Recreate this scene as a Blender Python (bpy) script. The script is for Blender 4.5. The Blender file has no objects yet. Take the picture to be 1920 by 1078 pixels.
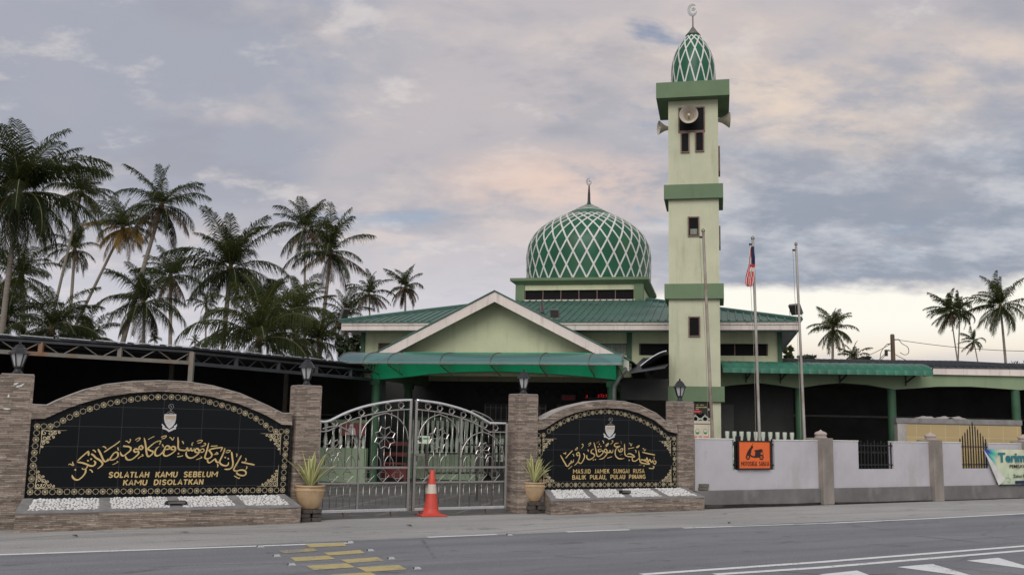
import bpy, bmesh, math, random
from mathutils import Vector, Matrix
import numpy as np

S = bpy.context.scene
COL = S.collection
RAD = math.radians

# ------------------------------------------------------------------ camera
PW, PH, FPX, HC = 1920., 1078., 1830., 1.6
PITCH = math.atan(261 / FPX)
ROLL = 0.020
_f = Vector((0, math.cos(PITCH), math.sin(PITCH)))
_r0 = Vector((1, 0, 0))
_u0 = _r0.cross(_f)
CR = math.cos(ROLL) * _r0 + math.sin(ROLL) * _u0
CU = -math.sin(ROLL) * _r0 + math.cos(ROLL) * _u0
cam = bpy.data.cameras.new('camera')
cam_o = bpy.data.objects.new('camera', cam)
COL.objects.link(cam_o)
m = Matrix.Identity(4)
for i in range(3):
    m[i][0], m[i][1], m[i][2] = CR[i], CU[i], -_f[i]
m[2][3] = HC
cam_o.matrix_world = m
cam.sensor_width = 36
cam.lens = FPX / PW * 36
cam.clip_start = 0.1
cam.clip_end = 6000
S.camera = cam_o

# ------------------------------------------------------------------ exposure
S.view_settings.view_transform = 'Standard'
S.view_settings.look = 'None'
S.view_settings.exposure = 0.0
S.view_settings.gamma = 1.0
S.render.engine = 'CYCLES'
S.cycles.use_denoising = True
S.cycles.max_bounces = 6
S.cycles.transparent_max_bounces = 8

SUN_EL, SUN_AZ = RAD(36), RAD(192)      # azimuth measured clockwise from +Y (the view direction)
SUN_DIR = Vector((math.sin(SUN_AZ) * math.cos(SUN_EL), math.cos(SUN_AZ) * math.cos(SUN_EL), math.sin(SUN_EL)))


# ------------------------------------------------------------------ node helper
class NT:
    def __init__(s, tree):
        s.t = tree
        s.n = tree.nodes
        s.l = tree.links

    def new(s, typ, **kw):
        n = s.n.new(typ)
        for k, v in kw.items():
            setattr(n, k, v)
        return n

    def put(s, sock, v):
        if isinstance(v, bpy.types.NodeSocket):
            s.l.new(v, sock)
        elif v is not None:
            if hasattr(sock.default_value, '__len__') and not hasattr(v, '__len__'):
                v = (v, v, v) if len(sock.default_value) == 3 else (v, v, v, 1)
            elif hasattr(v, '__len__') and hasattr(sock.default_value, '__len__') and len(v) == 3 and len(sock.default_value) == 4:
                v = (*v, 1)
            sock.default_value = v

    def math(s, op, a, b=None, c=None, clamp=False):
        n = s.new('ShaderNodeMath', operation=op, use_clamp=clamp)
        for i, v in enumerate((a, b, c)):
            if v is not None:
                s.put(n.inputs[i], v)
        return n.outputs[0]

    def mix(s, f, a, b, mode='MIX'):
        n = s.new('ShaderNodeMix', data_type='RGBA', blend_type=mode)
        s.put(n.inputs['Factor'], f)
        s.put(n.inputs['A'], a) if False else s.put(n.inputs[6], a)
        s.put(n.inputs[7], b)
        return n.outputs[2]

    def ramp(s, x, lo, hi, smooth=True):
        n = s.new('ShaderNodeMapRange', interpolation_type='SMOOTHSTEP' if smooth else 'LINEAR')
        n.clamp = True
        s.put(n.inputs['Value'], x)
        s.put(n.inputs['From Min'], lo)
        s.put(n.inputs['From Max'], hi)
        return n.outputs[0]

    def noise(s, vec, scale, detail=4, rough=.55, dist=0.):
        n = s.new('ShaderNodeTexNoise')
        s.put(n.inputs['Vector'], vec)
        n.inputs['Scale'].default_value = scale
        n.inputs['Detail'].default_value = detail
        n.inputs['Roughness'].default_value = rough
        n.inputs['Distortion'].default_value = dist
        return n.outputs[0]

    def comb(s, x, y, z):
        n = s.new('ShaderNodeCombineXYZ')
        for i, v in enumerate((x, y, z)):
            s.put(n.inputs[i], v)
        return n.outputs[0]

    def sep(s, v):
        n = s.new('ShaderNodeSeparateXYZ')
        s.put(n.inputs[0], v)
        return n.outputs

    def mapping(s, v, scale=(1, 1, 1), loc=(0, 0, 0), rot=(0, 0, 0)):
        n = s.new('ShaderNodeMapping')
        s.put(n.inputs['Vector'], v)
        n.inputs['Scale'].default_value = scale
        n.inputs['Location'].default_value = loc
        n.inputs['Rotation'].default_value = rot
        return n.outputs[0]


# ------------------------------------------------------------------ world: evening cloud sky
W = bpy.data.worlds.new('World')
S.world = W
W.use_nodes = True
t = NT(W.node_tree)
t.n.clear()
out = t.new('ShaderNodeOutputWorld')
sky = t.new('ShaderNodeTexSky', sky_type='NISHITA')
sky.sun_disc = False
sky.sun_elevation = SUN_EL
sky.sun_rotation = SUN_AZ
bg1 = t.new('ShaderNodeBackground')
t.l.new(sky.outputs[0], bg1.inputs[0])
bg1.inputs[1].default_value = 0.09
gen = t.new('ShaderNodeTexCoord').outputs['Generated']
x, y, z = t.sep(gen)
zc = t.math('MAXIMUM', z, 0.0)
den = t.math('ADD', zc, 0.30)
cp = t.comb(t.math('DIVIDE', x, den), t.math('DIVIDE', y, den), 0.0)     # the cloud deck seen from below
n1 = t.noise(t.mapping(cp, (1, 1.25, 1), (3.1, 1.7, 0)), 2.3, 9, .58, .15)
n2 = t.noise(t.mapping(cp, (1, 1.1, 1), (7.3, -2.2, 0)), 1.15, 4, .55, .3)
n3 = t.noise(t.mapping(cp, (1, 1.35, 1), (-4.3, 5.2, 0)), 5.2, 9, .60, .1)
n5 = t.noise(t.mapping(cp, (1, 1.5, 1), (11.3, 2.2, 0)), 3.3, 8, .58, .1)
mauve = t.mix(t.ramp(n2, .40, .60), (.385, .405, .475), (.535, .50, .52))
warm = t.mix(t.math('MULTIPLY', t.ramp(n1, .50, .70), .65), mauve, (.76, .655, .60))
dark = t.mix(t.math('MULTIPLY', t.ramp(n5, .50, .66), .65), warm, (.36, .37, .43))
dark = t.mix(t.math('MULTIPLY', t.ramp(n3, .54, .70), .50), dark, (.80, .735, .70))
dark = t.mix(t.math('MULTIPLY', t.ramp(n3, .46, .32), .40), dark, (.40, .405, .45))
# cool slate band low on the right, over the bright strip of evening light
ew = t.math('ADD', zc, t.math('MULTIPLY', t.math('SUBTRACT', n1, .5), .09))
right = t.ramp(x, .04, .26)
band = t.math('MULTIPLY', t.math('MULTIPLY', t.ramp(ew, .137, .150), t.ramp(ew, .33, .22)), right)
slate = t.mix(t.ramp(n3, .42, .64), (.275, .325, .405), (.54, .575, .63))
c = t.mix(t.math('MULTIPLY', band, .66), dark, slate)
# warm light patch high on the right
px_ = t.math('SUBTRACT', x, .30)
pz_ = t.math('SUBTRACT', zc, .33)
pr = t.math('SQRT', t.math('ADD', t.math('MULTIPLY', px_, px_), t.math('MULTIPLY', t.math('MULTIPLY', pz_, pz_), 6.)))
patch = t.math('MULTIPLY', t.ramp(pr, .32, .02), t.ramp(n1, .36, .62))
c = t.mix(t.math('MULTIPLY', t.math('MULTIPLY', patch, t.ramp(n3, .34, .58)), .75), c, (.84, .69, .56))
qx = t.math('SUBTRACT', x, .05)
qz = t.math('SUBTRACT', zc, .245)
qr = t.math('SQRT', t.math('ADD', t.math('MULTIPLY', qx, qx), t.math('MULTIPLY', t.math('MULTIPLY', qz, qz), 14.)))
c = t.mix(t.math('MULTIPLY', t.math('MULTIPLY', t.ramp(qr, .20, .02), t.ramp(n3, .34, .58)), .8), c, (.84, .64, .54))
# left horizon: pale lavender haze of cloud
c = t.mix(t.math('MULTIPLY', t.ramp(ew, .26, .05), t.math('SUBTRACT', .75, t.math('MULTIPLY', right, .75))), c, (.72, .71, .77))
# bright evening strip at the right horizon
strip = t.math('MULTIPLY', t.ramp(ew, .147, .130), t.ramp(x, .0, .17))
c = t.mix(strip, c, t.mix(t.ramp(zc, .055, .11), (.86, .74, .60), (1.0, .97, .88)))
low = t.math('MULTIPLY', t.ramp(t.math('ADD', zc, t.math('MULTIPLY', t.math('SUBTRACT', n3, .5), .02)), .082, .062), t.ramp(x, .1, .3))
c = t.mix(t.math('MULTIPLY', low, .8), c, (.60, .60, .64))
# the unseen eastern half, behind the camera, is made brighter to light the fronts
east = t.ramp(y, .25, -.55)
c = t.mix(east, c, (.80, .80, .82))
bg2 = t.new('ShaderNodeBackground')
t.l.new(c, bg2.inputs[0])
bg2.inputs[1].default_value = 1.0
gap = t.math('MULTIPLY', t.ramp(t.noise(t.mapping(cp, (1, 1.5, 1), (1.3, 9.1, 0)), 2.2, 7, .58, .3), .60, .70), .7)
gap = t.math('MULTIPLY', gap, t.ramp(zc, .12, .26))
mixs = t.new('ShaderNodeMixShader')
t.put(mixs.inputs[0], gap)
t.l.new(bg2.outputs[0], mixs.inputs[1])
t.l.new(bg1.outputs[0], mixs.inputs[2])
t.l.new(mixs.outputs[0], out.inputs[0])

overcast_fill = bpy.data.lights.new('overcast_fill', 'SUN')  # added soft fill from the camera side, imitating overcast top light
overcast_fill.energy = 1.5
overcast_fill.angle = RAD(38)
overcast_fill.color = (1.0, .965, .92)
overcast_fill_o = bpy.data.objects.new('overcast_fill', overcast_fill)
COL.objects.link(overcast_fill_o)
overcast_fill_o.rotation_euler = (-SUN_DIR).to_track_quat('-Z', 'Y').to_euler()
overcast_fill_o.location = (0, -10, 30)


# ------------------------------------------------------------------ measuring helpers
def ray(px, py):
    return _f * FPX + CR * (px - PW / 2) - CU * (py - PH / 2)


def gpt(px, py, z=0.):
    d = ray(px, py)
    return Vector((0, 0, HC)) + d * ((z - HC) / d.z)


def ypt(px, py, Y):
    d = ray(px, py)
    return Vector((0, 0, HC)) + d * (Y / d.y)


class Frame:
    """a local frame on the ground: u along the facade, v away from the road, z up"""
    def __init__(s, x, y, deg):
        s.o = Vector((x, y, 0))
        s.a = RAD(deg)
        s.U = Vector((math.cos(s.a), math.sin(s.a), 0))
        s.V = Vector((-math.sin(s.a), math.cos(s.a), 0))

    def w(s, u, v, z=0.):
        return s.o + s.U * u + s.V * v + Vector((0, 0, z))

    def loc(s, P):
        d = P - s.o
        return d.dot(s.U), d.dot(s.V), d.z

    def uz(s, px, py, v=0.):
        d = ray(px, py)
        c0 = Vector((0, 0, HC))
        k = ((s.w(0, v) - c0).dot(s.V)) / d.dot(s.V)
        P = c0 + d * k
        return (P - s.o).dot(s.U), P.z


FW = Frame(0.185, 18.592, 30)      # the street wall with gate and signs
FM = Frame(-3.826, 27.575, -12)    # the mosque
FH = Frame(0, 0, 0)                # the side hall, square to the view
FR = Frame(0, 0, 29)               # the road


# ------------------------------------------------------------------ mesh builder
class MB:
    def __init__(s):
        s.v, s.f, s.mi = [], [], []

    def add(s, vs, fs, mi=0):
        b = len(s.v)
        s.v += [tuple(p) for p in vs]
        s.f += [tuple(b + i for i in f) for f in fs]
        s.mi += [mi] * len(fs)
        return s

    def quad(s, a, b, c, d, mi=0):
        return s.add([a, b, c, d], [(0, 1, 2, 3)], mi)

    def box(s, x0, x1, y0, y1, z0, z1, mi=0):
        vs = [(x, y, z) for z in (z0, z1) for y in (y0, y1) for x in (x0, x1)]
        return s.add(vs, [(0, 2, 3, 1), (4, 5, 7, 6), (0, 1, 5, 4), (2, 6, 7, 3), (0, 4, 6, 2), (1, 3, 7, 5)], mi)

    def frustum(s, cx, cy, a0, b0, z0, a1, b1, z1, mi=0):
        vs = [(cx - a0, cy - b0, z0), (cx + a0, cy - b0, z0), (cx + a0, cy + b0, z0), (cx - a0, cy + b0, z0),
              (cx - a1, cy - b1, z1), (cx + a1, cy - b1, z1), (cx + a1, cy + b1, z1), (cx - a1, cy + b1, z1)]
        return s.add(vs, [(3, 2, 1, 0), (4, 5, 6, 7), (0, 1, 5, 4), (1, 2, 6, 5), (2, 3, 7, 6), (3, 0, 4, 7)], mi)

    def prism(s, poly, v0, v1, mi=0):
        """poly in (u,z), extruded along v"""
        n = len(poly)
        vs = [(p[0], v0, p[1]) for p in poly] + [(p[0], v1, p[1]) for p in poly]
        fs = [tuple(range(n)), tuple(range(2 * n - 1, n - 1, -1))]
        fs += [(i, i + n, (i + 1) % n + n, (i + 1) % n) for i in range(n)]
        return s.add(vs, fs, mi)

    def prismz(s, poly, z0, z1, mi=0):
        n = len(poly)
        vs = [(p[0], p[1], z0) for p in poly] + [(p[0], p[1], z1) for p in poly]
        fs = [tuple(range(n - 1, -1, -1)), tuple(range(n, 2 * n))]
        fs += [(i, (i + 1) % n, (i + 1) % n + n, i + n) for i in range(n)]
        return s.add(vs, fs, mi)

    def lathe(s, prof, cx=0, cy=0, n=20, mi=0, axis='z', cap=True):
        vs, fs = [], []
        for r, h in prof:
            for k in range(n):
                a = 2 * math.pi * k / n
                if axis == 'z':
                    vs.append((cx + r * math.cos(a), cy + r * math.sin(a), h))
                else:
                    vs.append((r * math.cos(a), h, r * math.sin(a)))
        for i in range(len(prof) - 1):
            for k in range(n):
                a, b = i * n + k, i * n + (k + 1) % n
                fs.append((a, b, b + n, a + n))
        if cap:
            fs.append(tuple(range(n - 1, -1, -1)))
            fs.append(tuple(range((len(prof) - 1) * n, len(prof) * n)))
        return s.add(vs, fs, mi)

    def tube(s, pts, r, n=6, mi=0, closed=False):
        pts = [Vector(p) for p in pts]
        N = len(pts)
        vs, fs = [], []
        up = None
        for i, p in enumerate(pts):
            if closed:
                d = pts[(i + 1) % N] - pts[i - 1]
            else:
                d = pts[min(i + 1, N - 1)] - pts[max(i - 1, 0)]
            d.normalize()
            if up is None:
                up = Vector((0, 0, 1)) if abs(d.z) < .9 else Vector((0, 1, 0))
            e1 = d.cross(up)
            if e1.length < 1e-4:
                up = Vector((0, 1, 0)) if abs(d.y) < .9 else Vector((1, 0, 0))
                e1 = d.cross(up)
            e1.normalize()
            e2 = e1.cross(d)
            up = e2
            rr = r[i] if hasattr(r, '__len__') else r
            for k in range(n):
                a = 2 * math.pi * (k + .5) / n
                vs.append(p + e1 * rr * math.cos(a) + e2 * rr * math.sin(a))
        M = N if closed else N - 1
        for i in range(M):
            for k in range(n):
                a, b = i * n + k, i * n + (k + 1) % n
                j = ((i + 1) % N) * n
                fs.append((a, b, j + (k + 1) % n, j + k))
        if not closed:
            fs.append(tuple(range(n - 1, -1, -1)))
            fs.append(tuple(range((N - 1) * n, N * n)))
        return s.add(vs, fs, mi)

    def bar(s, a, b, w, h=None, mi=0):
        """square bar from a to b"""
        h = h or w
        a, b = Vector(a), Vector(b)
        d = (b - a).normalized()
        up = Vector((0, 1, 0)) if abs(d.y) < .9 else Vector((0, 0, 1))
        e1 = d.cross(up).normalized() * w / 2
        e2 = e1.cross(d).normalized() * h / 2
        vs = [p + q for p in (a, b) for q in (-e1 - e2, e1 - e2, e1 + e2, -e1 + e2)]
        return s.add(vs, [(3, 2, 1, 0), (4, 5, 6, 7), (0, 1, 5, 4), (1, 2, 6, 5), (2, 3, 7, 6), (3, 0, 4, 7)], mi)

    def ribbon(s, pts, w, v, th=.004, mi=0, closed=False):
        """a flat stroke in the (u,z) plane at depth v, standing th proud"""
        P = [Vector((p[0], p[1])) for p in pts]
        N = len(P)
        L, R_ = [], []
        for i in range(N):
            if closed:
                d = P[(i + 1) % N] - P[i - 1]
            else:
                d = P[min(i + 1, N - 1)] - P[max(i - 1, 0)]
            if d.length < 1e-9:
                d = Vector((1, 0))
            d.normalize()
            nrm = Vector((-d.y, d.x))
            ww = (w[i] if hasattr(w, '__len__') else w) / 2
            L.append(P[i] + nrm * ww)
            R_.append(P[i] - nrm * ww)
        vs = []
        for i in range(N):
            vs += [(L[i].x, v - th, L[i].y), (R_[i].x, v - th, R_[i].y), (L[i].x, v, L[i].y), (R_[i].x, v, R_[i].y)]
        fs = []
        for i in range(N if closed else N - 1):
            a, b = 4 * i, 4 * ((i + 1) % N)
            fs += [(a, b, b + 1, a + 1), (a, a + 2, b + 2, b), (a + 1, b + 1, b + 3, a + 3)]
        return s.add(vs, fs, mi)

    def disc(s, c, r, v, th=.004, n=10, mi=0):
        return s.prism([(c[0] + r * math.cos(2 * math.pi * k / n), c[1] + r * math.sin(2 * math.pi * k / n)) for k in range(n)], v - th, v, mi)

    def build(s, name, mat, parent=None, base=None, smooth=False, auto=None, bevel=0.):
        b = base or (BASE.get(parent.name, (0, 0, 0)) if parent else (0, 0, 0))
        me = bpy.data.meshes.new(name)
        me.from_pydata([(p[0] - b[0], p[1] - b[1], p[2] - b[2]) for p in s.v], [], s.f)
        mats = mat if isinstance(mat, (list, tuple)) else [mat]
        for mm in mats:
            me.materials.append(mm)
        if len(mats) > 1:
            me.polygons.foreach_set('material_index', s.mi)
        bm = bmesh.new()
        bm.from_mesh(me)
        bmesh.ops.recalc_face_normals(bm, faces=bm.faces)
        bm.to_mesh(me)
        bm.free()
        if smooth:
            me.polygons.foreach_set('use_smooth', [True] * len(me.polygons))
            if auto:
                try:
                    me.set_sharp_from_angle(angle=RAD(auto))
                except Exception:
                    pass
        me.update()
        o = bpy.data.objects.new(name, me)
        COL.objects.link(o)
        if parent:
            o.parent = parent
            BASE[o.name] = b
        if bevel:
            bv = o.modifiers.new('bevel', 'BEVEL')
            bv.width = bevel
            bv.segments = 2
            bv.limit_method = 'ANGLE'
        return o


BASE = {}


def tag(o, label=None, cat=None, group=None, kind=None):
    if label: o['label'] = label
    if cat: o['category'] = cat
    if group: o['group'] = group
    if kind: o['kind'] = kind
    return o


def thing(name, label, cat, frame=None, u=0, v=0, z=0, group=None, kind=None, rz=None):
    """an Empty at the thing's base; its parts are given in frame coordinates and stored relative to it"""
    o = bpy.data.objects.new(name, None)
    o.empty_display_size = .2
    COL.objects.link(o)
    if frame:
        o.location = frame.w(u, v, z)
        o.rotation_euler.z = frame.a if rz is None else rz
    else:
        o.location = (u, v, z)
        o.rotation_euler.z = rz or 0
    BASE[o.name] = (u, v, z)
    return tag(o, label, cat, group, kind)


def place(o, frame, base=(0, 0, 0)):
    """put a one-mesh thing whose vertices are in frame coordinates minus base"""
    o.location = frame.w(*base)
    o.rotation_euler.z = frame.a
    return o


def struct(name, mb, mat, frame=None, base=(0, 0, 0), **kw):
    o = mb.build(name, mat, None, base, **kw)
    if frame:
        place(o, frame, base)
    o['kind'] = 'structure'
    return o


def copy_tree(o, parent=None):
    c = o.copy()
    COL.objects.link(c)
    if parent:
        c.parent = parent
    for ch in list(o.children):
        copy_tree(ch, c)
    return c


def lerp(a, b, k):
    return a + (b - a) * k


def interp(pts, x):
    if x <= pts[0][0]:
        return pts[0][1]
    for (x0, y0), (x1, y1) in zip(pts, pts[1:]):
        if x <= x1:
            return lerp(y0, y1, (x - x0) / (x1 - x0))
    return pts[-1][1]


def crom(P, n=5, closed=False):
    """Catmull-Rom through 2-D points"""
    P = [Vector((p[0], p[1])) for p in P]
    if len(P) < 3:
        return [(p.x, p.y) for p in P]
    o = []
    N = len(P)
    for i in range(N - 1):
        p0, p1, p2, p3 = P[max(i - 1, 0)], P[i], P[i + 1], P[min(i + 2, N - 1)]
        for k in range(n):
            q = k / n
            r = .5 * ((2 * p1) + (p2 - p0) * q + (2 * p0 - 5 * p1 + 4 * p2 - p3) * q * q + (3 * p1 - p0 - 3 * p2 + p3) * q ** 3)
            o.append((r.x, r.y))
    o.append((P[-1].x, P[-1].y))
    return o


def resample(P, step):
    P = [Vector((p[0], p[1])) for p in P]
    L = [0]
    for a, b in zip(P, P[1:]):
        L.append(L[-1] + (b - a).length)
    n = max(1, round(L[-1] / step))
    o = []
    for k in range(n + 1):
        d = L[-1] * k / n
        for i in range(len(P) - 1):
            if d <= L[i + 1] + 1e-9:
                q = (d - L[i]) / max(1e-9, L[i + 1] - L[i])
                r = P[i].lerp(P[i + 1], q)
                o.append((r.x, r.y))
                break
    return o


# ------------------------------------------------------------------ materials
def newmat(name):
    mt = bpy.data.materials.new(name)
    mt.use_nodes = True
    t = NT(mt.node_tree)
    bs = t.n['Principled BSDF']
    return mt, t, bs


def mat(name, col, rough=.6, metal=0., var=.18, scale=3., bump=0., bscale=60., spec=.4, stain=None, stain_amt=.5, stain_scale=1.2, stretch=(1, 1, 1), coat=0.):
    mt, t, bs = newmat(name)
    co = t.new('ShaderNodeTexCoord').outputs['Object']
    sv = t.mapping(co, stretch)
    n = t.noise(sv, scale, 5, .6)
    k = t.ramp(n, .3, .7, False)
    a = tuple(max(0, q * (1 - var)) for q in col)
    b = tuple(min(1, q * (1 + var)) for q in col)
    c = t.mix(k, a, b)
    fine = t.noise(co, scale * 14, 3, .6)
    c = t.mix(t.math('MULTIPLY', t.ramp(fine, .35, .65), .12), c, tuple(q * .7 for q in col))
    if stain:
        sn = t.noise(t.mapping(sv, (1, 1, 1), (4, 2, 9)), stain_scale, 6, .62, .3)
        c = t.mix(t.math('MULTIPLY', t.ramp(sn, .48, .70), stain_amt), c, stain)
    t.put(bs.inputs['Base Color'], c)
    bs.inputs['Roughness'].default_value = rough
    bs.inputs['Metallic'].default_value = metal
    bs.inputs['Specular IOR Level'].default_value = spec
    if coat:
        bs.inputs['Coat Weight'].default_value = coat
    if bump:
        bn = t.new('ShaderNodeBump')
        bn.inputs['Strength'].default_value = bump
        bn.inputs['Distance'].default_value = .01
        t.put(bn.inputs['Height'], t.noise(co, bscale, 4, .6))
        t.l.new(bn.outputs[0], bs.inputs['Normal'])
    return mt


def mat_stone(name):
    mt, t, bs = newmat(name)
    co = t.new('ShaderNodeTexCoord').outputs['Object']
    x, y, z = t.sep(co)
    h = t.math('ADD', x, t.math('MULTIPLY', y, .97))
    v = t.comb(h, z, 0.)
    wob = t.noise(v, 9., 2, .5)
    v2 = t.comb(t.math('ADD', h, t.math('MULTIPLY', wob, .05)), t.math('ADD', z, t.math('MULTIPLY', wob, .004)), 0.)

    def bricks(w, hh, off, c1, c2, mort, ms=.0016):
        b = t.new('ShaderNodeTexBrick')
        b.offset = off
        b.squash = 1.35
        b.squash_frequency = 3
        t.put(b.inputs['Vector'], v2)
        b.inputs['Scale'].default_value = 1.
        b.inputs['Brick Width'].default_value = w
        b.inputs['Row Height'].default_value = hh
        b.inputs['Mortar Size'].default_value = ms
        b.inputs['Mortar Smooth'].default_value = .3
        b.inputs['Bias'].default_value = 0.
        b.inputs['Color1'].default_value = (*c1, 1)
        b.inputs['Color2'].default_value = (*c2, 1)
        b.inputs['Mortar'].default_value = (*mort, 1)
        return b
    b1 = bricks(.17, .026, .37, (.19, .152, .127), (.43, .365, .315), (.065, .052, .043))
    b2 = bricks(.43, .052, .61, (.60, .56, .53), (1.2, 1.14, 1.08), (.9, .9, .9))
    c = t.mix(1., b1.outputs[0], b2.outputs[0], 'MULTIPLY')
    n = t.noise(v, 2.2, 4, .6)
    c = t.mix(t.math('MULTIPLY', t.ramp(n, .4, .65), .30), c, (.27, .21, .16))
    n4 = t.noise(t.mapping(v, (7, 30, 1)), 1.0, 4, .75)
    c = t.mix(t.math('MULTIPLY', t.ramp(n4, .56, .70), .6), c, (.62, .56, .52))
    c = t.mix(t.math('MULTIPLY', t.ramp(n4, .46, .32), .55), c, (.085, .065, .055))
    # joints of the cladding panels
    pj = t.new('ShaderNodeTexBrick')
    pj.offset = .5
    t.put(pj.inputs['Vector'], v)
    pj.inputs['Brick Width'].default_value = .6
    pj.inputs['Row Height'].default_value = .15
    pj.inputs['Scale'].default_value = 1.
    pj.inputs['Mortar Size'].default_value = .0025
    c = t.mix(t.math('MULTIPLY', pj.outputs['Fac'], .45), c, (.06, .05, .045))
    t.put(bs.inputs['Base Color'], c)
    bs.inputs['Roughness'].default_value = .8
    bn = t.new('ShaderNodeBump')
    bn.inputs['Strength'].default_value = .8
    bn.inputs['Distance'].default_value = .02
    ht = t.math('ADD', t.math('MULTIPLY', t.math('SUBTRACT', 1., b1.outputs['Fac']), .6), n4)
    t.put(bn.inputs['Height'], ht)
    t.l.new(bn.outputs[0], bs.inputs['Normal'])
    return mt


def mat_granite(name):
    """polished black tiles with pale joints"""
    mt, t, bs = newmat(name)
    co = t.new('ShaderNodeTexCoord').outputs['Object']
    x, y, z = t.sep(co)
    b = t.new('ShaderNodeTexBrick')
    b.offset = 0.
    t.put(b.inputs['Vector'], t.comb(t.math('ADD', x, .13), t.math('ADD', z, .02), 0.))
    b.inputs['Scale'].default_value = 1.
    b.inputs['Brick Width'].default_value = .60
    b.inputs['Row Height'].default_value = .30
    b.inputs['Mortar Size'].default_value = .0032
    b.inputs['Color1'].default_value = (.0065, .0075, .009, 1)
    b.inputs['Color2'].default_value = (.0095, .0105, .012, 1)
    b.inputs['Mortar'].default_value = (.05, .05, .055, 1)
    n = t.noise(co, 160., 2, .6)
    c = t.mix(t.math('MULTIPLY', t.ramp(n, .62, .75), .25), b.outputs[0], (.05, .05, .055))
    t.put(bs.inputs['Base Color'], c)
    bs.inputs['Roughness'].default_value = .30
    bs.inputs['Specular IOR Level'].default_value = .10
    return mt


def mat_asphalt(name, a, b, patch, stain=(.05, .05, .05)):
    mt, t, bs = newmat(name)
    co = t.new('ShaderNodeTexCoord').outputs['Object']
    rot = t.mapping(co, (1, 1, 1), (0, 0, 0), (0, 0, -RAD(29)))
    big = t.noise(t.mapping(rot, (.35, 1.3, 1)), .8, 6, .62, .4)
    c = t.mix(t.ramp(big, .32, .68), a, b)
    lane = t.noise(t.mapping(rot, (.05, 1.1, 1)), 1.5, 3, .5)
    c = t.mix(t.math('MULTIPLY', t.ramp(lane, .48, .66), .6), c, patch)
    g = t.new('ShaderNodeTexVoronoi')
    t.put(g.inputs['Vector'], co)
    g.inputs['Scale'].default_value = 75.
    gc = t.ramp(g.outputs['Distance'], .1, .75, False)
    c = t.mix(t.math('MULTIPLY', gc, .45), c, tuple(q * .42 for q in a))
    sp = t.noise(co, 130., 2, .7)
    c = t.mix(t.math('MULTIPLY', t.ramp(sp, .60, .72), .5), c, tuple(min(1, q * 2.0) for q in b))
    sp2 = t.noise(co, 34., 3, .8)
    c = t.mix(t.math('MULTIPLY', t.ramp(sp2, .52, .66), .22), c, tuple(q * .5 for q in a))
    c = t.mix(t.math('MULTIPLY', t.ramp(sp2, .46, .32), .22), c, tuple(min(1, q * 1.5) for q in b))
    # tar cracks and blotches
    w = t.new('ShaderNodeTexVoronoi', feature='DISTANCE_TO_EDGE')
    t.put(w.inputs['Vector'], t.mix(.25, t.mapping(rot, (.35, .8, 1)), t.new('ShaderNodeTexNoise').outputs['Color']))
    w.inputs['Scale'].default_value = .55
    cr = t.math('MULTIPLY', t.ramp(w.outputs['Distance'], .006, .0), t.ramp(big, .44, .52))
    c = t.mix(t.math('MULTIPLY', cr, .5), c, stain)
    bl = t.noise(t.mapping(rot, (.8, 1.6, 1), (3, 8, 1)), 1.7, 5, .7)
    c = t.mix(t.math('MULTIPLY', t.ramp(bl, .58, .70), .45), c, stain)
    t.put(bs.inputs['Base Color'], c)
    bs.inputs['Roughness'].default_value = .85
    bs.inputs['Specular IOR Level'].default_value = .3
    bn = t.new('ShaderNodeBump')
    bn.inputs['Strength'].default_value = .5
    bn.inputs['Distance'].default_value = .008
    t.put(bn.inputs['Height'], t.math('ADD', g.outputs['Distance'], sp))
    t.l.new(bn.outputs[0], bs.inputs['Normal'])
    return mt


def mat_paintline(name, col, wear=.5):
    """road paint with worn holes"""
    mt, t, bs = newmat(name)
    co = t.new('ShaderNodeTexCoord').outputs['Object']
    n = t.noise(co, 28., 5, .7)
    n2 = t.noise(co, 2.2, 4, .6)
    k = t.math('ADD', n, t.math('MULTIPLY', t.math('SUBTRACT', n2, .5), .7))
    c = t.mix(t.ramp(k, .50 + .16 * (1 - wear), .66 + .16 * (1 - wear)), col, (.20, .20, .205))
    c = t.mix(t.math('MULTIPLY', t.ramp(t.noise(co, 9., 3, .6), .4, .7), .25), c, tuple(q * .65 for q in col))
    t.put(bs.inputs['Base Color'], c)
    bs.inputs['Roughness'].default_value = .75
    return mt


def mat_plaster(name, col, dirt, drip=.5, streak=7.):
    """painted render with rain streaks and patchy dirt"""
    mt, t, bs = newmat(name)
    co = t.new('ShaderNodeTexCoord').outputs['Object']
    n = t.noise(co, .9, 5, .6)
    c = t.mix(t.ramp(n, .3, .7), tuple(q * .90 for q in col), tuple(min(1, q * 1.06) for q in col))
    st = t.noise(t.mapping(co, (streak, streak, .45)), 1.1, 5, .65)
    c = t.mix(t.math('MULTIPLY', t.ramp(st, .50, .72), drip), c, dirt)
    bl = t.noise(t.mapping(co, (1, 1, 1), (3, 3, 3)), 2.6, 6, .7, .4)
    c = t.mix(t.math('MULTIPLY', t.ramp(bl, .58, .74), drip * .8), c, dirt)
    t.put(bs.inputs['Base Color'], c)
    bs.inputs['Roughness'].default_value = .8
    bs.inputs['Specular IOR Level'].default_value = .25
    bn = t.new('ShaderNodeBump')
    bn.inputs['Strength'].default_value = .25
    bn.inputs['Distance'].default_value = .006
    t.put(bn.inputs['Height'], t.noise(co, 45., 4, .6))
    t.l.new(bn.outputs[0], bs.inputs['Normal'])
    return mt


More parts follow.
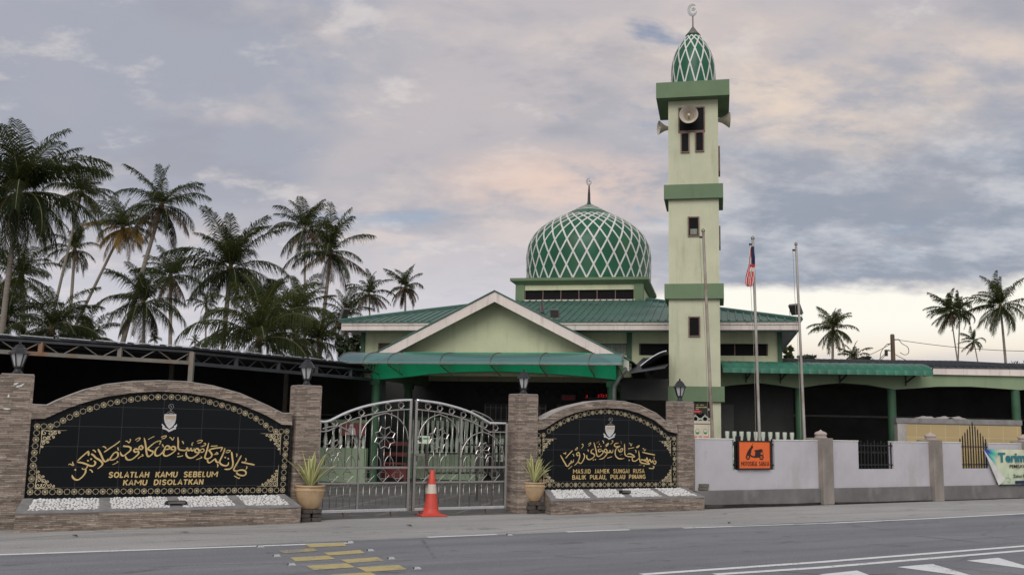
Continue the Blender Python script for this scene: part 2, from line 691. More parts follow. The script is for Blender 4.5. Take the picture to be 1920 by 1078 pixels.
M = {}
M['stone'] = mat_stone('ledger_stone')
M['granite'] = mat_granite('black_granite')
M['gold'] = mat('gold_paint', (.56, .40, .17), .5, 0., .22, 6., spec=.5)
M['gold_pale'] = mat('pale_gold_paint', (.54, .45, .285), .5, 0., .2, 6.)
M['silver'] = mat('silver_paint', (.55, .53, .53), .5, 0., .15, 12.)
M['crest_tan'] = mat('crest_tan', (.42, .33, .22), .5)
M['crest_grey'] = mat('crest_grey', (.36, .36, .37), .5)
M['cement'] = mat('cement', (.36, .33, .31), .9, 0, .2, 2.5, .4, 50, stain=(.17, .15, .14))
M['cement_dark'] = mat('cement_plinth', (.155, .145, .145), .92, 0, .25, 1.6, .5, 40, stain=(.30, .27, .25), stain_amt=.45)
M['cement_pillar'] = mat('cement_pillar', (.23, .20, .18), .92, 0, .25, 2.2, .5, 40, stain=(.42, .36, .31), stain_amt=.5, stretch=(1, 1, .5))
M['finial'] = mat('finial_cement', (.46, .38, .34), .85, 0, .2, 8., .3, 60, stain=(.25, .22, .2))
M['coping'] = mat('coping', (.21, .20, .20), .8, 0, .25, 6, .4, 50)
M['pebble'] = mat('white_pebble', (.62, .61, .60), .55, 0, .12, 9.)
M['soil'] = mat('grout', (.30, .29, .28), .9)
M['steel'] = mat('stainless_steel', (.40, .375, .35), .24, .92, .12, 5., spec=.5)
M['steel_skylit'] = mat('skylit_steel', (.72, .71, .71), .22, .9, .08, 5., spec=.5)  # paler copy of the steel: sky glint on the rails put into its colour
M['steel_dull'] = mat('dull_steel', (.20, .185, .17), .45, .8, .2, 6.)
M['black_iron'] = mat('black_iron', (.012, .012, .013), .45, 0, .2)
M['lantern'] = mat('lantern_black', (.020, .021, .024), .42, 0, .25, 20)
M['lampglass'] = mat('lantern_glass', (.42, .42, .43), .15, 0, .1, 10, spec=.6)
M['bulb'] = mat('bulb_white', (.80, .80, .80), .4)
M['clay'] = mat('glazed_clay', (.43, .30, .175), .5, 0, .22, 4., .15, 40, stain=(.36, .17, .06), stain_scale=5, coat=.15)
M['leaf_cream'] = mat('leaf_margin', (.66, .63, .30), .5, 0, .15)
M['leaf_green'] = mat('leaf_middle', (.34, .38, .14), .5, 0, .2)
M['brick'] = mat('old_brick', (.075, .062, .055), .9, 0, .4, 8, .5, 50)
M['brick_pale'] = mat('mossy_paver', (.13, .12, .095), .9, 0, .3, 9, .5, 50)
M['cone'] = mat('cone_orange', (.54, .062, .042), .5, 0, .12, 7, stain=(.35, .06, .035), stain_amt=.35)
M['cone_band'] = mat('cone_collar', (.56, .49, .42), .5, 0, .15, 8, stain=(.4, .33, .25))
M['wall'] = mat_plaster('pale_render', (.465, .445, .475), (.345, .315, .29), .48, 1.3)
M['asphalt'] = mat_asphalt('asphalt', (.205, .211, .226), (.262, .267, .280), (.165, .168, .178))
M['shoulder'] = mat_asphalt('shoulder_asphalt', (.36, .352, .34), (.46, .448, .43), (.29, .285, .28))
M['ground'] = mat('earth', (.10, .11, .06), .95, 0, .35, .8)
M['paving'] = mat('courtyard', (.13, .125, .12), .85, 0, .25, 1.5)
M['line'] = mat_paintline('white_road_paint', (.70, .70, .70), .55)
M['line_worn'] = mat_paintline('worn_road_paint', (.66, .66, .66), .75)
M['yellow'] = mat_paintline('yellow_road_paint', (.46, .375, .165), .85)
M['wall_green'] = mat_plaster('pale_green_paint', (.54, .555, .37), (.34, .36, .24), .40, 4.)
M['tower_green'] = mat_plaster('tower_paint', (.51, .508, .365), (.33, .35, .23), .50, 4.5)
M['band_green'] = mat_plaster('mid_green_paint', (.145, .205, .120), (.115, .15, .10), .45)
M['lit_beam'] = mat('canopy_lit_green', (.014, .34, .18), .6, 0, .12, 2)  # green light coming through the canopy is painted into the beam colour
M['dark_green'] = mat('column_green', (.038, .095, .050), .6, 0, .2, 2)
M['soffit'] = mat('soffit_board', (.50, .54, .58), .8, 0, .1, 2)
M['fascia'] = mat_plaster('fascia_board', (.68, .60, .55), (.30, .26, .23), .5)
M['roof_green'] = mat('green_roof_sheet', (.050, .125, .095), .45, .1, .25, 1.0, .1, 30, stain=(.10, .15, .14), stain_amt=.6, stain_scale=1.0, spec=.5)
M['dome_green'] = mat('dome_green', (.007, .088, .042), .38, 0, .25, 1.2, spec=.35, stain=(.05, .10, .035), stain_amt=.5)
M['dome_white'] = mat('dome_lattice', (.60, .58, .55), .5, 0, .12, 3)
M['dark_glass'] = mat('dark_window', (.007, .006, .007), .5, 0, .2, spec=.08)
M['curtain'] = mat('curtained_window', (.17, .19, .15), .5, 0, .5, 3., stretch=(6, 6, .6))
M['brown_pane'] = mat('brown_panel', (.085, .05, .035), .5)
M['frame_brown'] = mat('window_frame', (.16, .10, .08), .6, 0, .25, 9)
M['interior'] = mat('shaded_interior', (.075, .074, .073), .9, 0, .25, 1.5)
M['interior_shade'] = mat('inner_wall', (.038, .038, .037), .9, 0, .2, 1.2)  # shade of the porch and inner parts put into a near-black colour
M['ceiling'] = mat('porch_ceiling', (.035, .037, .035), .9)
M['horn'] = mat('horn_cream', (.50, .45, .38), .55, 0, .15, 7, stain=(.28, .22, .16), stain_amt=.35)
M['horn_in'] = mat('horn_throat', (.30, .24, .17), .6)
M['pole'] = mat('pole_grey', (.38, .35, .32), .5, .25, .25, 3., stain=(.16, .09, .06), stain_amt=.6, stretch=(1, 1, .6))
M['rope'] = mat('rope', (.25, .23, .2), .9)
M['flag_red'] = mat('flag_red', (.50, .055, .05), .8, 0, .2, 9)
M['flag_white'] = mat('flag_white', (.62, .56, .54), .8, 0, .1, 9)
M['flag_blue'] = mat('flag_blue', (.022, .024, .07), .8)
M['flag_yellow'] = mat('flag_yellow', (.55, .40, .05), .8)
M['orange'] = mat('sign_orange', (.74, .135, .03), .5, 0, .07, 4)
M['sign_dark'] = mat('sign_ink', (.022, .010, .008), .5)
M['banner_base'] = None
M['green_sheet'] = mat('green_awning_sheet', (.014, .120, .072), .4, 0, .25, 2.0, spec=.5)
M['hall_beam'] = mat_plaster('hall_beam_green', (.22, .28, .17), (.15, .19, .12), .4)
M['hall_roof'] = mat('hall_roof_sheet', (.06, .065, .075), .45, .3, .3, 1.2)
M['tile_tan'] = None
M['shed_frame'] = mat('shed_steel', (.205, .19, .16), .6, .1, .2, 3, stain=(.27, .10, .035), stain_amt=.8, stain_scale=1.8)
M['shed_roof'] = mat('shed_zinc', (.060, .062, .068), .55, .25, .3, 1.5)
M['zinc_edge'] = mat('zinc_edge', (.62, .64, .68), .4, .4, .15, 3)
M['trunk'] = mat('palm_trunk', (.21, .18, .15), .95, 0, .35, 3, .6, 12, stretch=(.4, .4, 6))
M['palm'] = mat('palm_frond', (.026, .036, .016), .8, 0, .45, .8, spec=.12)
M['palm_pale'] = mat('palm_frond_pale', (.046, .058, .025), .75, 0, .4, .8, spec=.12)
M['palm_gold'] = mat('palm_frond_gold', (.21, .135, .032), .75, 0, .4, 1., spec=.12)
M['palm_dry'] = mat('palm_frond_dry', (.060, .042, .024), .9, 0, .4, 1., spec=.12)
for _k in ('palm', 'palm_pale', 'palm_gold'):
    _t = NT(M[_k].node_tree)
    _b = _t.n['Principled BSDF']
    _tr = _t.new('ShaderNodeBsdfTranslucent')
    _tr.inputs[0].default_value = {'palm': (.085, .105, .022, 1), 'palm_pale': (.13, .145, .03, 1), 'palm_gold': (.42, .26, .04, 1)}[_k]
    _mx = _t.new('ShaderNodeMixShader')
    _mx.inputs[0].default_value = .35
    _t.l.new(_b.outputs[0], _mx.inputs[1])
    _t.l.new(_tr.outputs[0], _mx.inputs[2])
    _t.l.new(_mx.outputs[0], _t.n['Material Output'].inputs[0])
M['rachis'] = mat('palm_stem', (.15, .14, .06), .6, 0, .3, 2)
M['husk'] = mat('palm_husk', (.075, .042, .022), .9, 0, .4, 6)
M['leaf_dark'] = mat('broadleaf', (.030, .042, .018), .5, 0, .5, 1.2)
M['twig'] = mat('twig', (.10, .085, .07), .9)
M['white_paint'] = mat('white_gloss', (.62, .62, .58), .5, 0, .1, 5)
M['baluster'] = mat('baluster_paint', (.58, .62, .52), .6, 0, .1, 5)
M['low_wall'] = mat_plaster('balustrade_green', (.26, .33, .22), (.2, .25, .17), .3)
M['red_paint'] = mat('red_paint', (.115, .018, .016), .5, 0, .2, 4)
M['wire'] = mat('cable', (.02, .02, .02), .7)
M['wood_pole'] = mat('timber_pole', (.11, .075, .05), .9, 0, .3, 3, stretch=(3, 3, .4))
M['stud'] = mat('road_stud', (.42, .42, .42), .4, .3, .15, 20)
M['stud_dark'] = mat('stud_recess', (.03, .03, .03), .6)
M['lamp_grey'] = mat('floodlight_grey', (.16, .15, .145), .5, .3, .2, 5)
M['solar'] = mat('floodlight_face', (.05, .042, .04), .35)
M['vent'] = mat('vent_block', (.40, .44, .36), .75)
M['black_board'] = mat('notice_black', (.014, .012, .010), .5)
M['cream_board'] = mat('notice_cream', (.62, .55, .44), .6)
M['ink_yellow'] = mat('ink_yellow', (.50, .43, .16), .6)
M['ink_red'] = mat('ink_red', (.62, .05, .07), .6)
M['ink_green'] = mat('ink_green', (.03, .26, .09), .6)
M['ink_white'] = mat('ink_white', (.6, .58, .55), .6)
M['leaf_litter'] = mat('dead_leaf', (.06, .045, .03), .9)


def mat_led(name, col, e):
    mt, t, bs = newmat(name)
    t.put(bs.inputs['Base Color'], (.02, .0, .0))
    t.put(bs.inputs['Emission Color'], col)
    bs.inputs['Emission Strength'].default_value = e
    return mt


M['led'] = mat_led('led_red', (1, .03, .05), .5)
M['tube'] = mat_led('daylight_panel', (.8, .85, .9), .5)


def mat_tile(name):
    mt, t, bs = newmat(name)
    co = t.new('ShaderNodeTexCoord').outputs['Object']
    x, y, z = t.sep(co)
    b = t.new('ShaderNodeTexBrick')
    b.offset = 0.
    t.put(b.inputs['Vector'], t.comb(x, t.math('ADD', z, .1), 0.))
    b.inputs['Scale'].default_value = 1.
    b.inputs['Brick Width'].default_value = .40
    b.inputs['Row Height'].default_value = .33
    b.inputs['Mortar Size'].default_value = .005
    b.inputs['Color1'].default_value = (.44, .33, .16, 1)
    b.inputs['Color2'].default_value = (.40, .295, .145, 1)
    b.inputs['Mortar'].default_value = (.55, .46, .30, 1)
    t.put(bs.inputs['Base Color'], b.outputs[0])
    bs.inputs['Roughness'].default_value = .4
    return mt


M['tile_tan'] = mat_tile('tan_tiles')


def mat_awning(name):
    """tinted translucent polycarbonate"""
    mt, t, bs = newmat(name)
    t.put(bs.inputs['Base Color'], (.12, .205, .23))
    bs.inputs['Roughness'].default_value = .28
    bs.inputs['Specular IOR Level'].default_value = .7
    tr = t.new('ShaderNodeBsdfTransparent')
    tr.inputs[0].default_value = (.28, .85, .62, 1)
    mx = t.new('ShaderNodeMixShader')
    mx.inputs[0].default_value = .40
    o = t.n['Material Output']
    t.l.new(bs.outputs[0], mx.inputs[1])
    t.l.new(tr.outputs[0], mx.inputs[2])
    t.l.new(mx.outputs[0], o.inputs[0])
    return mt


M['awning'] = mat_awning('polycarbonate')


def mat_paver(name):
    mt, t, bs = newmat(name)
    co = t.new('ShaderNodeTexCoord').outputs['Object']
    b = t.new('ShaderNodeTexBrick')
    b.offset = 0.
    t.put(b.inputs['Vector'], t.mapping(co, (1, 1, 1), (0, 0, 0), (0, 0, RAD(12))))
    b.inputs['Scale'].default_value = 1.
    b.inputs['Brick Width'].default_value = 1.2
    b.inputs['Row Height'].default_value = 1.2
    b.inputs['Mortar Size'].default_value = .035
    b.inputs['Color1'].default_value = (.085, .083, .082, 1)
    b.inputs['Color2'].default_value = (.10, .097, .095, 1)
    b.inputs['Mortar'].default_value = (.23, .20, .17, 1)
    n = t.noise(co, 1.4, 5, .6)
    c = t.mix(t.math('MULTIPLY', t.ramp(n, .4, .7), .4), b.outputs[0], (.17, .16, .15))
    t.put(bs.inputs['Base Color'], c)
    bs.inputs['Roughness'].default_value = .6
    return mt


M['paving'] = mat_paver('courtyard_paving')
# ================================================================== SETTING
gx = 900.
struct('ground', MB().quad((-gx, -60, -.03), (gx, -60, -.03), (gx, 1500, -.03), (-gx, 1500, -.03)), M['ground'])
# courtyard behind the street wall
struct('courtyard', MB().quad(*[FW.w(u, v, -.012) for u, v in ((-30, .1), (45, .1), (45, 45), (-30, 45))]), M['paving'])
# shoulder between the wall and the edge line, and the carriageway
e0, e1 = gpt(0, 1040.5), gpt(1920, 963.5)
rd = (e1 - e0); rd.z = 0; rd.normalize()
rn = Vector((-rd.y, rd.x, 0))
RO = e0.copy(); RO.z = 0


def rp(s, w, z=0.):
    p = RO + rd * s + rn * w
    return (p.x, p.y, z)


struct('shoulder', MB().quad(rp(-60, -.6, 0), rp(90, -.6, 0), FW.w(60, .12, 0), FW.w(-40, .12, 0)), M['shoulder'])
struct('road', MB().quad(rp(-60, -30, .004), rp(90, -30, .004), rp(90, .03, .004), rp(-60, .03, .004)), M['asphalt'])


def line_strip(pts, w, z=.008):
    """painted line through ground points"""
    mb = MB()
    P = [Vector((p[0], p[1], 0)) for p in pts]
    L, Rr = [], []
    for i in range(len(P)):
        d = (P[min(i + 1, len(P) - 1)] - P[max(i - 1, 0)]).normalized()
        n = Vector((-d.y, d.x, 0)) * w / 2
        L.append(P[i] + n); Rr.append(P[i] - n)
    for i in range(len(P) - 1):
        mb.quad((Rr[i].x, Rr[i].y, z), (Rr[i + 1].x, Rr[i + 1].y, z), (L[i + 1].x, L[i + 1].y, z), (L[i].x, L[i].y, z))
    return mb


def ext(a, b, k):
    return a + (b - a) * k


a, b = gpt(0, 1040.5), gpt(660, 1018)
struct('edge_line', line_strip([ext(a, b, -2), a, b], .11), M['line'])
for (p, q) in (((801, 1007.5), (931, 1002.2)), ((1062, 997.5), (1180, 993.3)), ((1281, 990.2), (1375, 987))):
    struct('dashed_line', line_strip([gpt(*p), gpt(*q)], .11), M['line'])
struct('edge_line', line_strip([gpt(1376, 987), gpt(1560, 980.8)], .09), M['line_worn'])
a, b = gpt(1560, 980.8), gpt(1920, 963)
struct('edge_line', line_strip([a, gpt(1740, 972.4), b, ext(a, b, 4)], .11), M['line'])
a, b = gpt(1203, 1077.5), gpt(1920, 1024)
struct('centre_line', line_strip([a, gpt(1540, 1054), b, ext(a, b, 4)], .12), M['line'])
a, b = gpt(1340, 1077.5), gpt(1920, 1032.5)
struct('centre_line', line_strip([a, gpt(1540, 1064.5), b, ext(a, b, 4)], .12), M['line'])
# slanting bars of the painted island at the lower right
for tip, top, apex in (((1535, 1077.5), (1607, 1070), (1684, 1099)), ((1682, 1063.5), (1748, 1057.5), (1839, 1084.6)), ((1812, 1051.5), (1872, 1046), (1956, 1071))):
    q = [gpt(*tip), gpt(*apex), gpt(*top)]
    struct('island_triangle', MB().add([(p.x, p.y, .008) for p in q], [(0, 1, 2)]), M['line'])


def z8(p):
    return gpt(380 + p[0] / 3.097, 920 + p[1] / 3.097)


YB = [((593, 312), (822, 303), (834, 321), (625, 331)), ((702, 362), (915, 345), (942, 364), (735, 378)),
      ((508, 390), (727, 378), (772, 398), (540, 412)), ((800, 403), (1010, 387), (1056, 407), (845, 422)),
      ((600, 437), (838, 423), (886, 447), (640, 463)), ((893, 447), (1137, 433), (1189, 458), (950, 474)),
      ((745, 490), (975, 475), (1035, 505), (790, 520))]
for qd in YB:
    struct('yellow_bar', MB().quad(*[(z8(p).x, z8(p).y, .0085) for p in (qd[3], qd[2], qd[1], qd[0])]), M['yellow'])
M['yellow_faint'] = mat_paintline('faded_yellow_paint', (.40, .32, .14), 1.5)
struct('yellow_bar', MB().quad(*[(z8(p).x, z8(p).y, .0085) for p in ((470, 366), (672, 352), (640, 336), (440, 350))]), M['yellow_faint'])

# road studs
STUD = None
studs = [(333, 327, 'road stud just below the white edge line, farthest left'), (855, 302, 'road stud beside the topmost yellow bar'),
         (428, 381, 'road stud left of the third row of yellow bars'), (972, 349, 'road stud right of the second yellow bar'),
         (515, 432, 'road stud left of the fourth row of yellow bars'), (1093, 396, 'road stud right of the third row of yellow bars'),
         (1243, 454, 'biggest looking road stud, right of the lowest yellow bars'), (1780, 258, 'flattened road stud past the end of a white dash')]
for i, (px, py, lb) in enumerate(studs):
    p = z8((px, py))
    if STUD is None:
        o = thing('road_stud', lb, 'road stud', None, p.x, p.y, .004, 'raised studs on the road', rz=RAD(29))
        BASE[o.name] = (0, 0, 0)
        MB().frustum(0, 0, .075, .06, 0, .05, .035, .028).build('body', M['stud'], o, bevel=.004)
        for s in (-1, 1):
            MB().quad((s * .074, -.04, .006), (s * .074, .04, .006), (s * .053, .03, .026), (s * .053, -.03, .026)).build('reflector', M['stud_dark'], o)
        for s in (-1, 1):
            MB().box(-.07, .07, s * .062 - .012, s * .062 + .012, 0, .007).build('flange', M['stud'], o)
        o.scale = (.62, .62, .8)
        STUD = o
    else:
        o = copy_tree(STUD)
        o.location = (p.x, p.y, .004)
        o['label'] = lb

# ================================================================== STREET WALL
PT = 2.215     # pillar height
PWID = .42
PILL = [(-8.74, 'first stone clad pillar at the left edge, with white bird droppings'),
        (-4.31, 'stone clad pillar left of the steel gate'),
        (0., 'stone clad pillar right of the steel gate'),
        (3.86, 'stone clad pillar in front of the minaret')]
LANT = None
lant_labels = ['black lantern on the leftmost pillar, under the carport truss', 'black lantern on the pillar left of the gate',
               'black lantern on the pillar right of the gate', 'black lantern seen against the green minaret band']
for i, (u, lb) in enumerate(PILL):
    zb = .0 if i < 3 else .36
    w = PWID if i else .44
    o = thing('stone_pillar', lb, 'pillar', FW, u + w / 2, .21, 0, 'stone clad gate pillars')
    top = PT if i < 3 else 2.19
    MB().box(u, u + w, 0, .42, zb, top).build('shaft', M['stone'], o, bevel=.006)
    MB().box(u + .012, u + w - .012, .012, .408, top, top + .012).build('top_slab', M['cement'], o)
    if i == 3:
        MB().box(u - .02, u + w + .05, .03, .40, 0, zb).build('footing', M['cement_dark'], o)
    if i == 0:
        d = MB()
        for (px, py, l, a_) in ((30, 719, .07, .5), (40, 722, .09, .6), (33, 724, .04, .7), (16, 742, .05, 1.5), (13, 766, .09, 0.)):
            uu, zz = FW.uz(px, py, 0)
            d.ribbon([(uu - l / 2 * math.cos(a_), zz - l / 2 * math.sin(a_)), (uu, zz - .004), (uu + l / 2 * math.cos(a_), zz + l / 2 * math.sin(a_))], [.012, .026, .008], -.002, .002)
        d.build('droppings', M['white_paint'], o)
    # lantern standing on the pillar
    if LANT is None:
        l = thing('pillar_lantern', lant_labels[i], 'lantern', FW, u + w / 2, .21, top + .012, 'lanterns on the gate pillars')
        BASE[l.name] = (0, 0, 0)
        MB().lathe([(.085, 0), (.085, .012), (.060, .03), (.045, .075), (.050, .09), (.062, .10), (.062, .115)], n=12).build('base', M['lantern'], l, smooth=True, auto=40)
        g = MB()
        MB().lathe([(.057, .118), (.112, .300)], n=6).build('glass', M['lampglass'], l)
        MB().lathe([(.012, .12), (.020, .14), (.024, .20), (.022, .26), (.012, .29)], n=10).build('bulb', M['bulb'], l, smooth=True)
        for k in range(6):
            a_ = 2 * math.pi * k / 6
            MB().bar((.060 * math.cos(a_), .060 * math.sin(a_), .113), (.117 * math.cos(a_), .117 * math.sin(a_), .303), .016).build('rib', M['lantern'], l)
        MB().lathe([(.155, .298), (.150, .312), (.112, .345), (.092, .385), (.066, .405), (.064, .425), (.030, .435), (.018, .445), (.022, .462), (.014, .480), (.004, .487)], n=6).build('cap', M['lantern'], l)
        LANT = l
    else:
        l = copy_tree(LANT)
        l.location = FW.w(u + w / 2, .21, top + .012)
        l['label'] = lant_labels[i]
LANT.location = FW.w(PILL[0][0] + .22, .21, PT + .012)


# ------------------------------------------------------------------ lettering
def text_mesh(body, shear=0., offset=.0, spacing=1.0, word=1.0):
    cu = bpy.data.curves.new('txt', 'FONT')
    cu.body = body
    cu.size = 1.
    cu.shear = shear
    cu.offset = offset
    cu.space_character = spacing
    cu.space_word = word
    cu.resolution_u = 3
    to = bpy.data.objects.new('txt', cu)
    COL.objects.link(to)
    dg = bpy.context.evaluated_depsgraph_get()
    dg.update()
    me = bpy.data.meshes.new_from_object(to.evaluated_get(dg))
    vs = [(v.co.x, v.co.y) for v in me.vertices]
    fs = [tuple(p.vertices) for p in me.polygons]
    bpy.data.objects.remove(to)
    bpy.data.curves.remove(cu)
    bpy.data.meshes.remove(me)
    return vs, fs


def letter(mb, body, u0, u1, z0, z1, v, th=.004, tilt=0., **kw):
    """flat letters filling the box u0..u1, z0..z1 on the plane v, with real thickness"""
    vs, fs = text_mesh(body, **kw)
    xs = [p[0] for p in vs]; ys = [p[1] for p in vs]
    x0, x1, y0, y1 = min(xs), max(xs), min(ys), max(ys)
    if any(ch in body for ch in ',pgyQ') and body.upper() == body:
        y0 = 0.
    q = []
    for X, Y in vs:
        uu = u0 + (X - x0) / (x1 - x0) * (u1 - u0)
        zz = z0 + (Y - y0) / (y1 - y0) * (z1 - z0) + tilt * (X - x0) / (x1 - x0)
        q.append((uu, zz))
    n = len(q)
    mb.add([(a, v - th, b) for a, b in q], fs)
    # side walls
    cnt = {}
    for f in fs:
        for i in range(len(f)):
            e = (f[i], f[(i + 1) % len(f)])
            k = (min(e), max(e))
            cnt[k] = cnt.get(k, 0) + 1
    for (i, j), c_ in cnt.items():
        if c_ == 1:
            mb.quad((q[i][0], v - th, q[i][1]), (q[j][0], v - th, q[j][1]), (q[j][0], v, q[j][1]), (q[i][0], v, q[i][1]))
    return mb


GLY = {
 'A': [[(0, 0), (.5, 1), (1, 0)], [(.2, .30), (.8, .30)]], 'B': [[(.1, 0), (.1, 1)], [(.1, .93), (.7, .93), (.86, .75), (.7, .54), (.1, .54)], [(.7, .54), (.93, .30), (.72, .07), (.1, .07)]],
 'D': [[(.1, 0), (.1, 1)], [(.1, .93), (.6, .93), (.92, .68), (.92, .32), (.6, .07), (.1, .07)]], 'E': [[(.12, 0), (.12, 1)], [(.12, .92), (.9, .92)], [(.12, .5), (.82, .5)], [(.12, .08), (.92, .08)]],
 'G': [[(.92, .78), (.6, .95), (.22, .80), (.08, .5), (.22, .2), (.6, .05), (.92, .16), (.92, .46), (.58, .46)]], 'H': [[(.1, 0), (.1, 1)], [(.9, 0), (.9, 1)], [(.1, .52), (.9, .52)]],
 'I': [[(.5, 0), (.5, 1)]], 'J': [[(.75, 1), (.75, .25), (.5, .06), (.15, .12)]], 'K': [[(.1, 0), (.1, 1)], [(.9, 1), (.15, .46)], [(.38, .60), (.95, 0)]], 'L': [[(.12, 1), (.12, 0)], [(.12, .08), (.9, .08)]],
 'M': [[(.06, 0), (.06, 1)], [(.94, 0), (.94, 1)], [(.06, .95), (.5, .34), (.94, .95)]], 'N': [[(.1, 0), (.1, 1)], [(.9, 0), (.9, 1)], [(.1, .97), (.9, .03)]],
 'O': [[(.5, .94), (.16, .78), (.06, .5), (.16, .22), (.5, .06), (.84, .22), (.94, .5), (.84, .78), (.5, .94)]], 'P': [[(.1, 0), (.1, 1)], [(.1, .93), (.7, .93), (.9, .72), (.7, .46), (.1, .46)]],
 'R': [[(.1, 0), (.1, 1)], [(.1, .93), (.7, .93), (.9, .72), (.7, .50), (.1, .50)], [(.5, .5), (.95, 0)]], 'S': [[(.9, .80), (.6, .94), (.22, .86), (.14, .66), (.5, .52), (.88, .36), (.80, .14), (.45, .05), (.08, .20)]],
 'T': [[(.5, 0), (.5, 1)], [(0, .92), (1, .92)]], 'U': [[(.08, 1), (.08, .32), (.28, .08), (.72, .08), (.92, .32), (.92, 1)]], ',': [[(.55, .12), (.35, -.18)]]}
GWD = {'I': .26, 'M': 1.38, 'J': .62, ',': .3, 'L': .72, 'E': .75, 'O': 1.02, 'T': .85, 'G': 1.0}


def letter_bold(mb, body, u0, u1, z0, z1, v, th=.004, wt=.22, shear=0., gap=.24, word=.62):
    """heavy sign lettering drawn with a broad flat stroke"""
    adv = []
    x = 0.
    for ch in body:
        if ch == ' ':
            x += word
            continue
        w = GWD.get(ch, .88)
        adv.append((ch, x, w))
        x += w + gap
    tot = x - gap
    H_ = z1 - z0
    sx = (u1 - u0) / tot
    k = 0
    for ch, x0, w in adv:
        for st in GLY[ch]:
            P = [(u0 + (x0 + p[0] * w) * sx + shear * p[1] * H_, z0 + p[1] * H_) for p in st]
            if len(P) > 3 and ch not in 'M':
                P = crom(P, 3)
            k += 1
            mb.ribbon(P, wt * H_, v, th + .00025 * (k % 3))
    return mb


# ------------------------------------------------------------------ sign walls
def star_ring(c, r, k=8, inner=.80, rot=0.):
    return [(c[0] + (r if i % 2 == 0 else r * inner) * math.cos(rot + math.pi * i / k), c[1] + (r if i % 2 == 0 else r * inner) * math.sin(rot + math.pi * i / k)) for i in range(2 * k)]


def spiral(c, r, a0, turns, hand, n=16):
    o = []
    for i in range(n + 1):
        q = i / n
        rr = r * (1 - .85 * q)
        a_ = a0 + hand * turns * 2 * math.pi * q
        o.append((c[0] + rr * math.cos(a_), c[1] + rr * math.sin(a_)))
    return o


def corner_scroll(mb, cu, cz, su, sz, L, v):
    """a spray of scrolls in the corner (cu,cz) opening towards (su,sz)"""
    W_ = L * .026
    spots = [(.13, .13, .11), (.34, .14, .10), (.14, .34, .10), (.30, .31, .09), (.53, .13, .085), (.12, .53, .085), (.46, .28, .06), (.27, .47, .06), (.68, .10, .055), (.09, .68, .055)]
    for i, (a_, b_, r) in enumerate(spots):
        cc = (cu + su * a_ * L, cz + sz * b_ * L)
        mb.ribbon(spiral(cc, r * L, .6 + i * 1.7, 1.25, su * sz * (1 if i % 2 else -1)), W_, v)
    for (p, q, r_) in (((.02, .03), (.45, .04), (.95, .015)), ((.03, .02), (.04, .45), (.015, .95)), ((.1, .5), (.24, .38), (.36, .22)), ((.5, .1), (.38, .24), (.2, .34))):
        P = [(cu + su * s[0] * L, cz + sz * s[1] * L) for s in (p, q, r_)]
        cp_ = crom(P, 6)
        mb.ribbon(cp_, [W_ * (1.3 - 1.1 * i / (len(cp_) - 1)) for i in range(len(cp_))], v)


def strokes(mb, data, fx, base_w, v):
    for st in data:
        pts = [fx(*p) for p in st]
        if len(pts) == 1:
            c_ = pts[0]; r = base_w * .62
            mb.prism([(c_[0] - r, c_[1]), (c_[0], c_[1] - r), (c_[0] + r, c_[1]), (c_[0], c_[1] + r)], v - .004, v)
            continue
        # length decides the pen: short strokes are the fine vowel marks
        ln = sum((Vector(a_) - Vector(b_)).length for a_, b_ in zip(pts, pts[1:]))
        fine = ln < base_w * 7
        cp_ = crom(pts, 6)
        N = len(cp_)
        ws = []
        for i in range(N):
            q = i / (N - 1)
            d = Vector(cp_[min(i + 1, N - 1)]) - Vector(cp_[max(i - 1, 0)])
            an = math.atan2(d.y, d.x)
            nib = .62 + .38 * abs(math.sin(an - RAD(35)))
            tap = min(1, .35 + q * 9) * min(1, .25 + (1 - q) * 6)
            ws.append(base_w * nib * tap * (.62 if fine else 1.))
        mb.ribbon(cp_, ws, v)


L1 = [[(452, 530), (446, 455), (420, 468), (330, 545), (238, 632)], [(240, 645), (320, 655), (400, 680), (470, 710), (530, 714), (570, 685), (572, 645), (545, 617)],
      [(325, 760), (370, 778), (420, 745), (432, 700)], [(402, 765), (390, 840), (340, 910), (270, 965), (210, 966), (165, 930), (146, 880)], [(208, 785)], [(440, 620)], [(498, 590)],
      [(80, 700), (105, 680), (140, 695), (178, 705), (160, 665), (158, 635)], [(465, 785), (500, 795), (527, 838)],
      [(493, 495), (530, 512), (590, 570), (650, 605), (695, 645), (707, 680), (680, 720), (612, 772)], [(622, 402), (660, 470), (695, 545), (718, 600), (745, 632), (775, 630), (805, 600), (812, 580)],
      [(525, 425), (560, 435), (582, 468)], [(708, 360), (745, 365), (775, 398)],
      [(790, 632), (835, 600), (865, 550), (915, 485), (960, 462), (992, 490), (985, 545), (930, 590), (870, 606), (815, 600)],
      [(733, 465), (850, 385), (950, 320), (1032, 255)], [(990, 375), (992, 410), (1006, 430)], [(968, 632), (988, 640), (960, 662), (884, 694)],
      [(1085, 345), (1115, 355), (1180, 360), (1224, 385), (1215, 435), (1150, 490), (1092, 530), (1052, 510), (1034, 455)],
      [(1125, 262), (1160, 262), (1195, 290), (1222, 238), (1205, 225)],
      [(1372, 425), (1385, 365), (1420, 345), (1447, 380), (1425, 412), (1380, 402)], [(1375, 425), (1315, 400), (1283, 430), (1310, 462), (1362, 450), (1368, 490), (1310, 550), (1240, 597), (1170, 602), (1135, 560), (1130, 515)],
      [(1308, 245), (1350, 213), (1397, 203), (1380, 240), (1330, 272)], [(1432, 500), (1452, 530), (1412, 540), (1352, 588)],
      [(1472, 200), (1490, 280), (1505, 380), (1515, 470), (1535, 532), (1575, 535), (1622, 492), (1635, 452), (1590, 435), (1542, 400), (1600, 340), (1680, 282), (1764, 253), (1771, 250)],
      [(1543, 232), (1600, 200), (1662, 172)]]
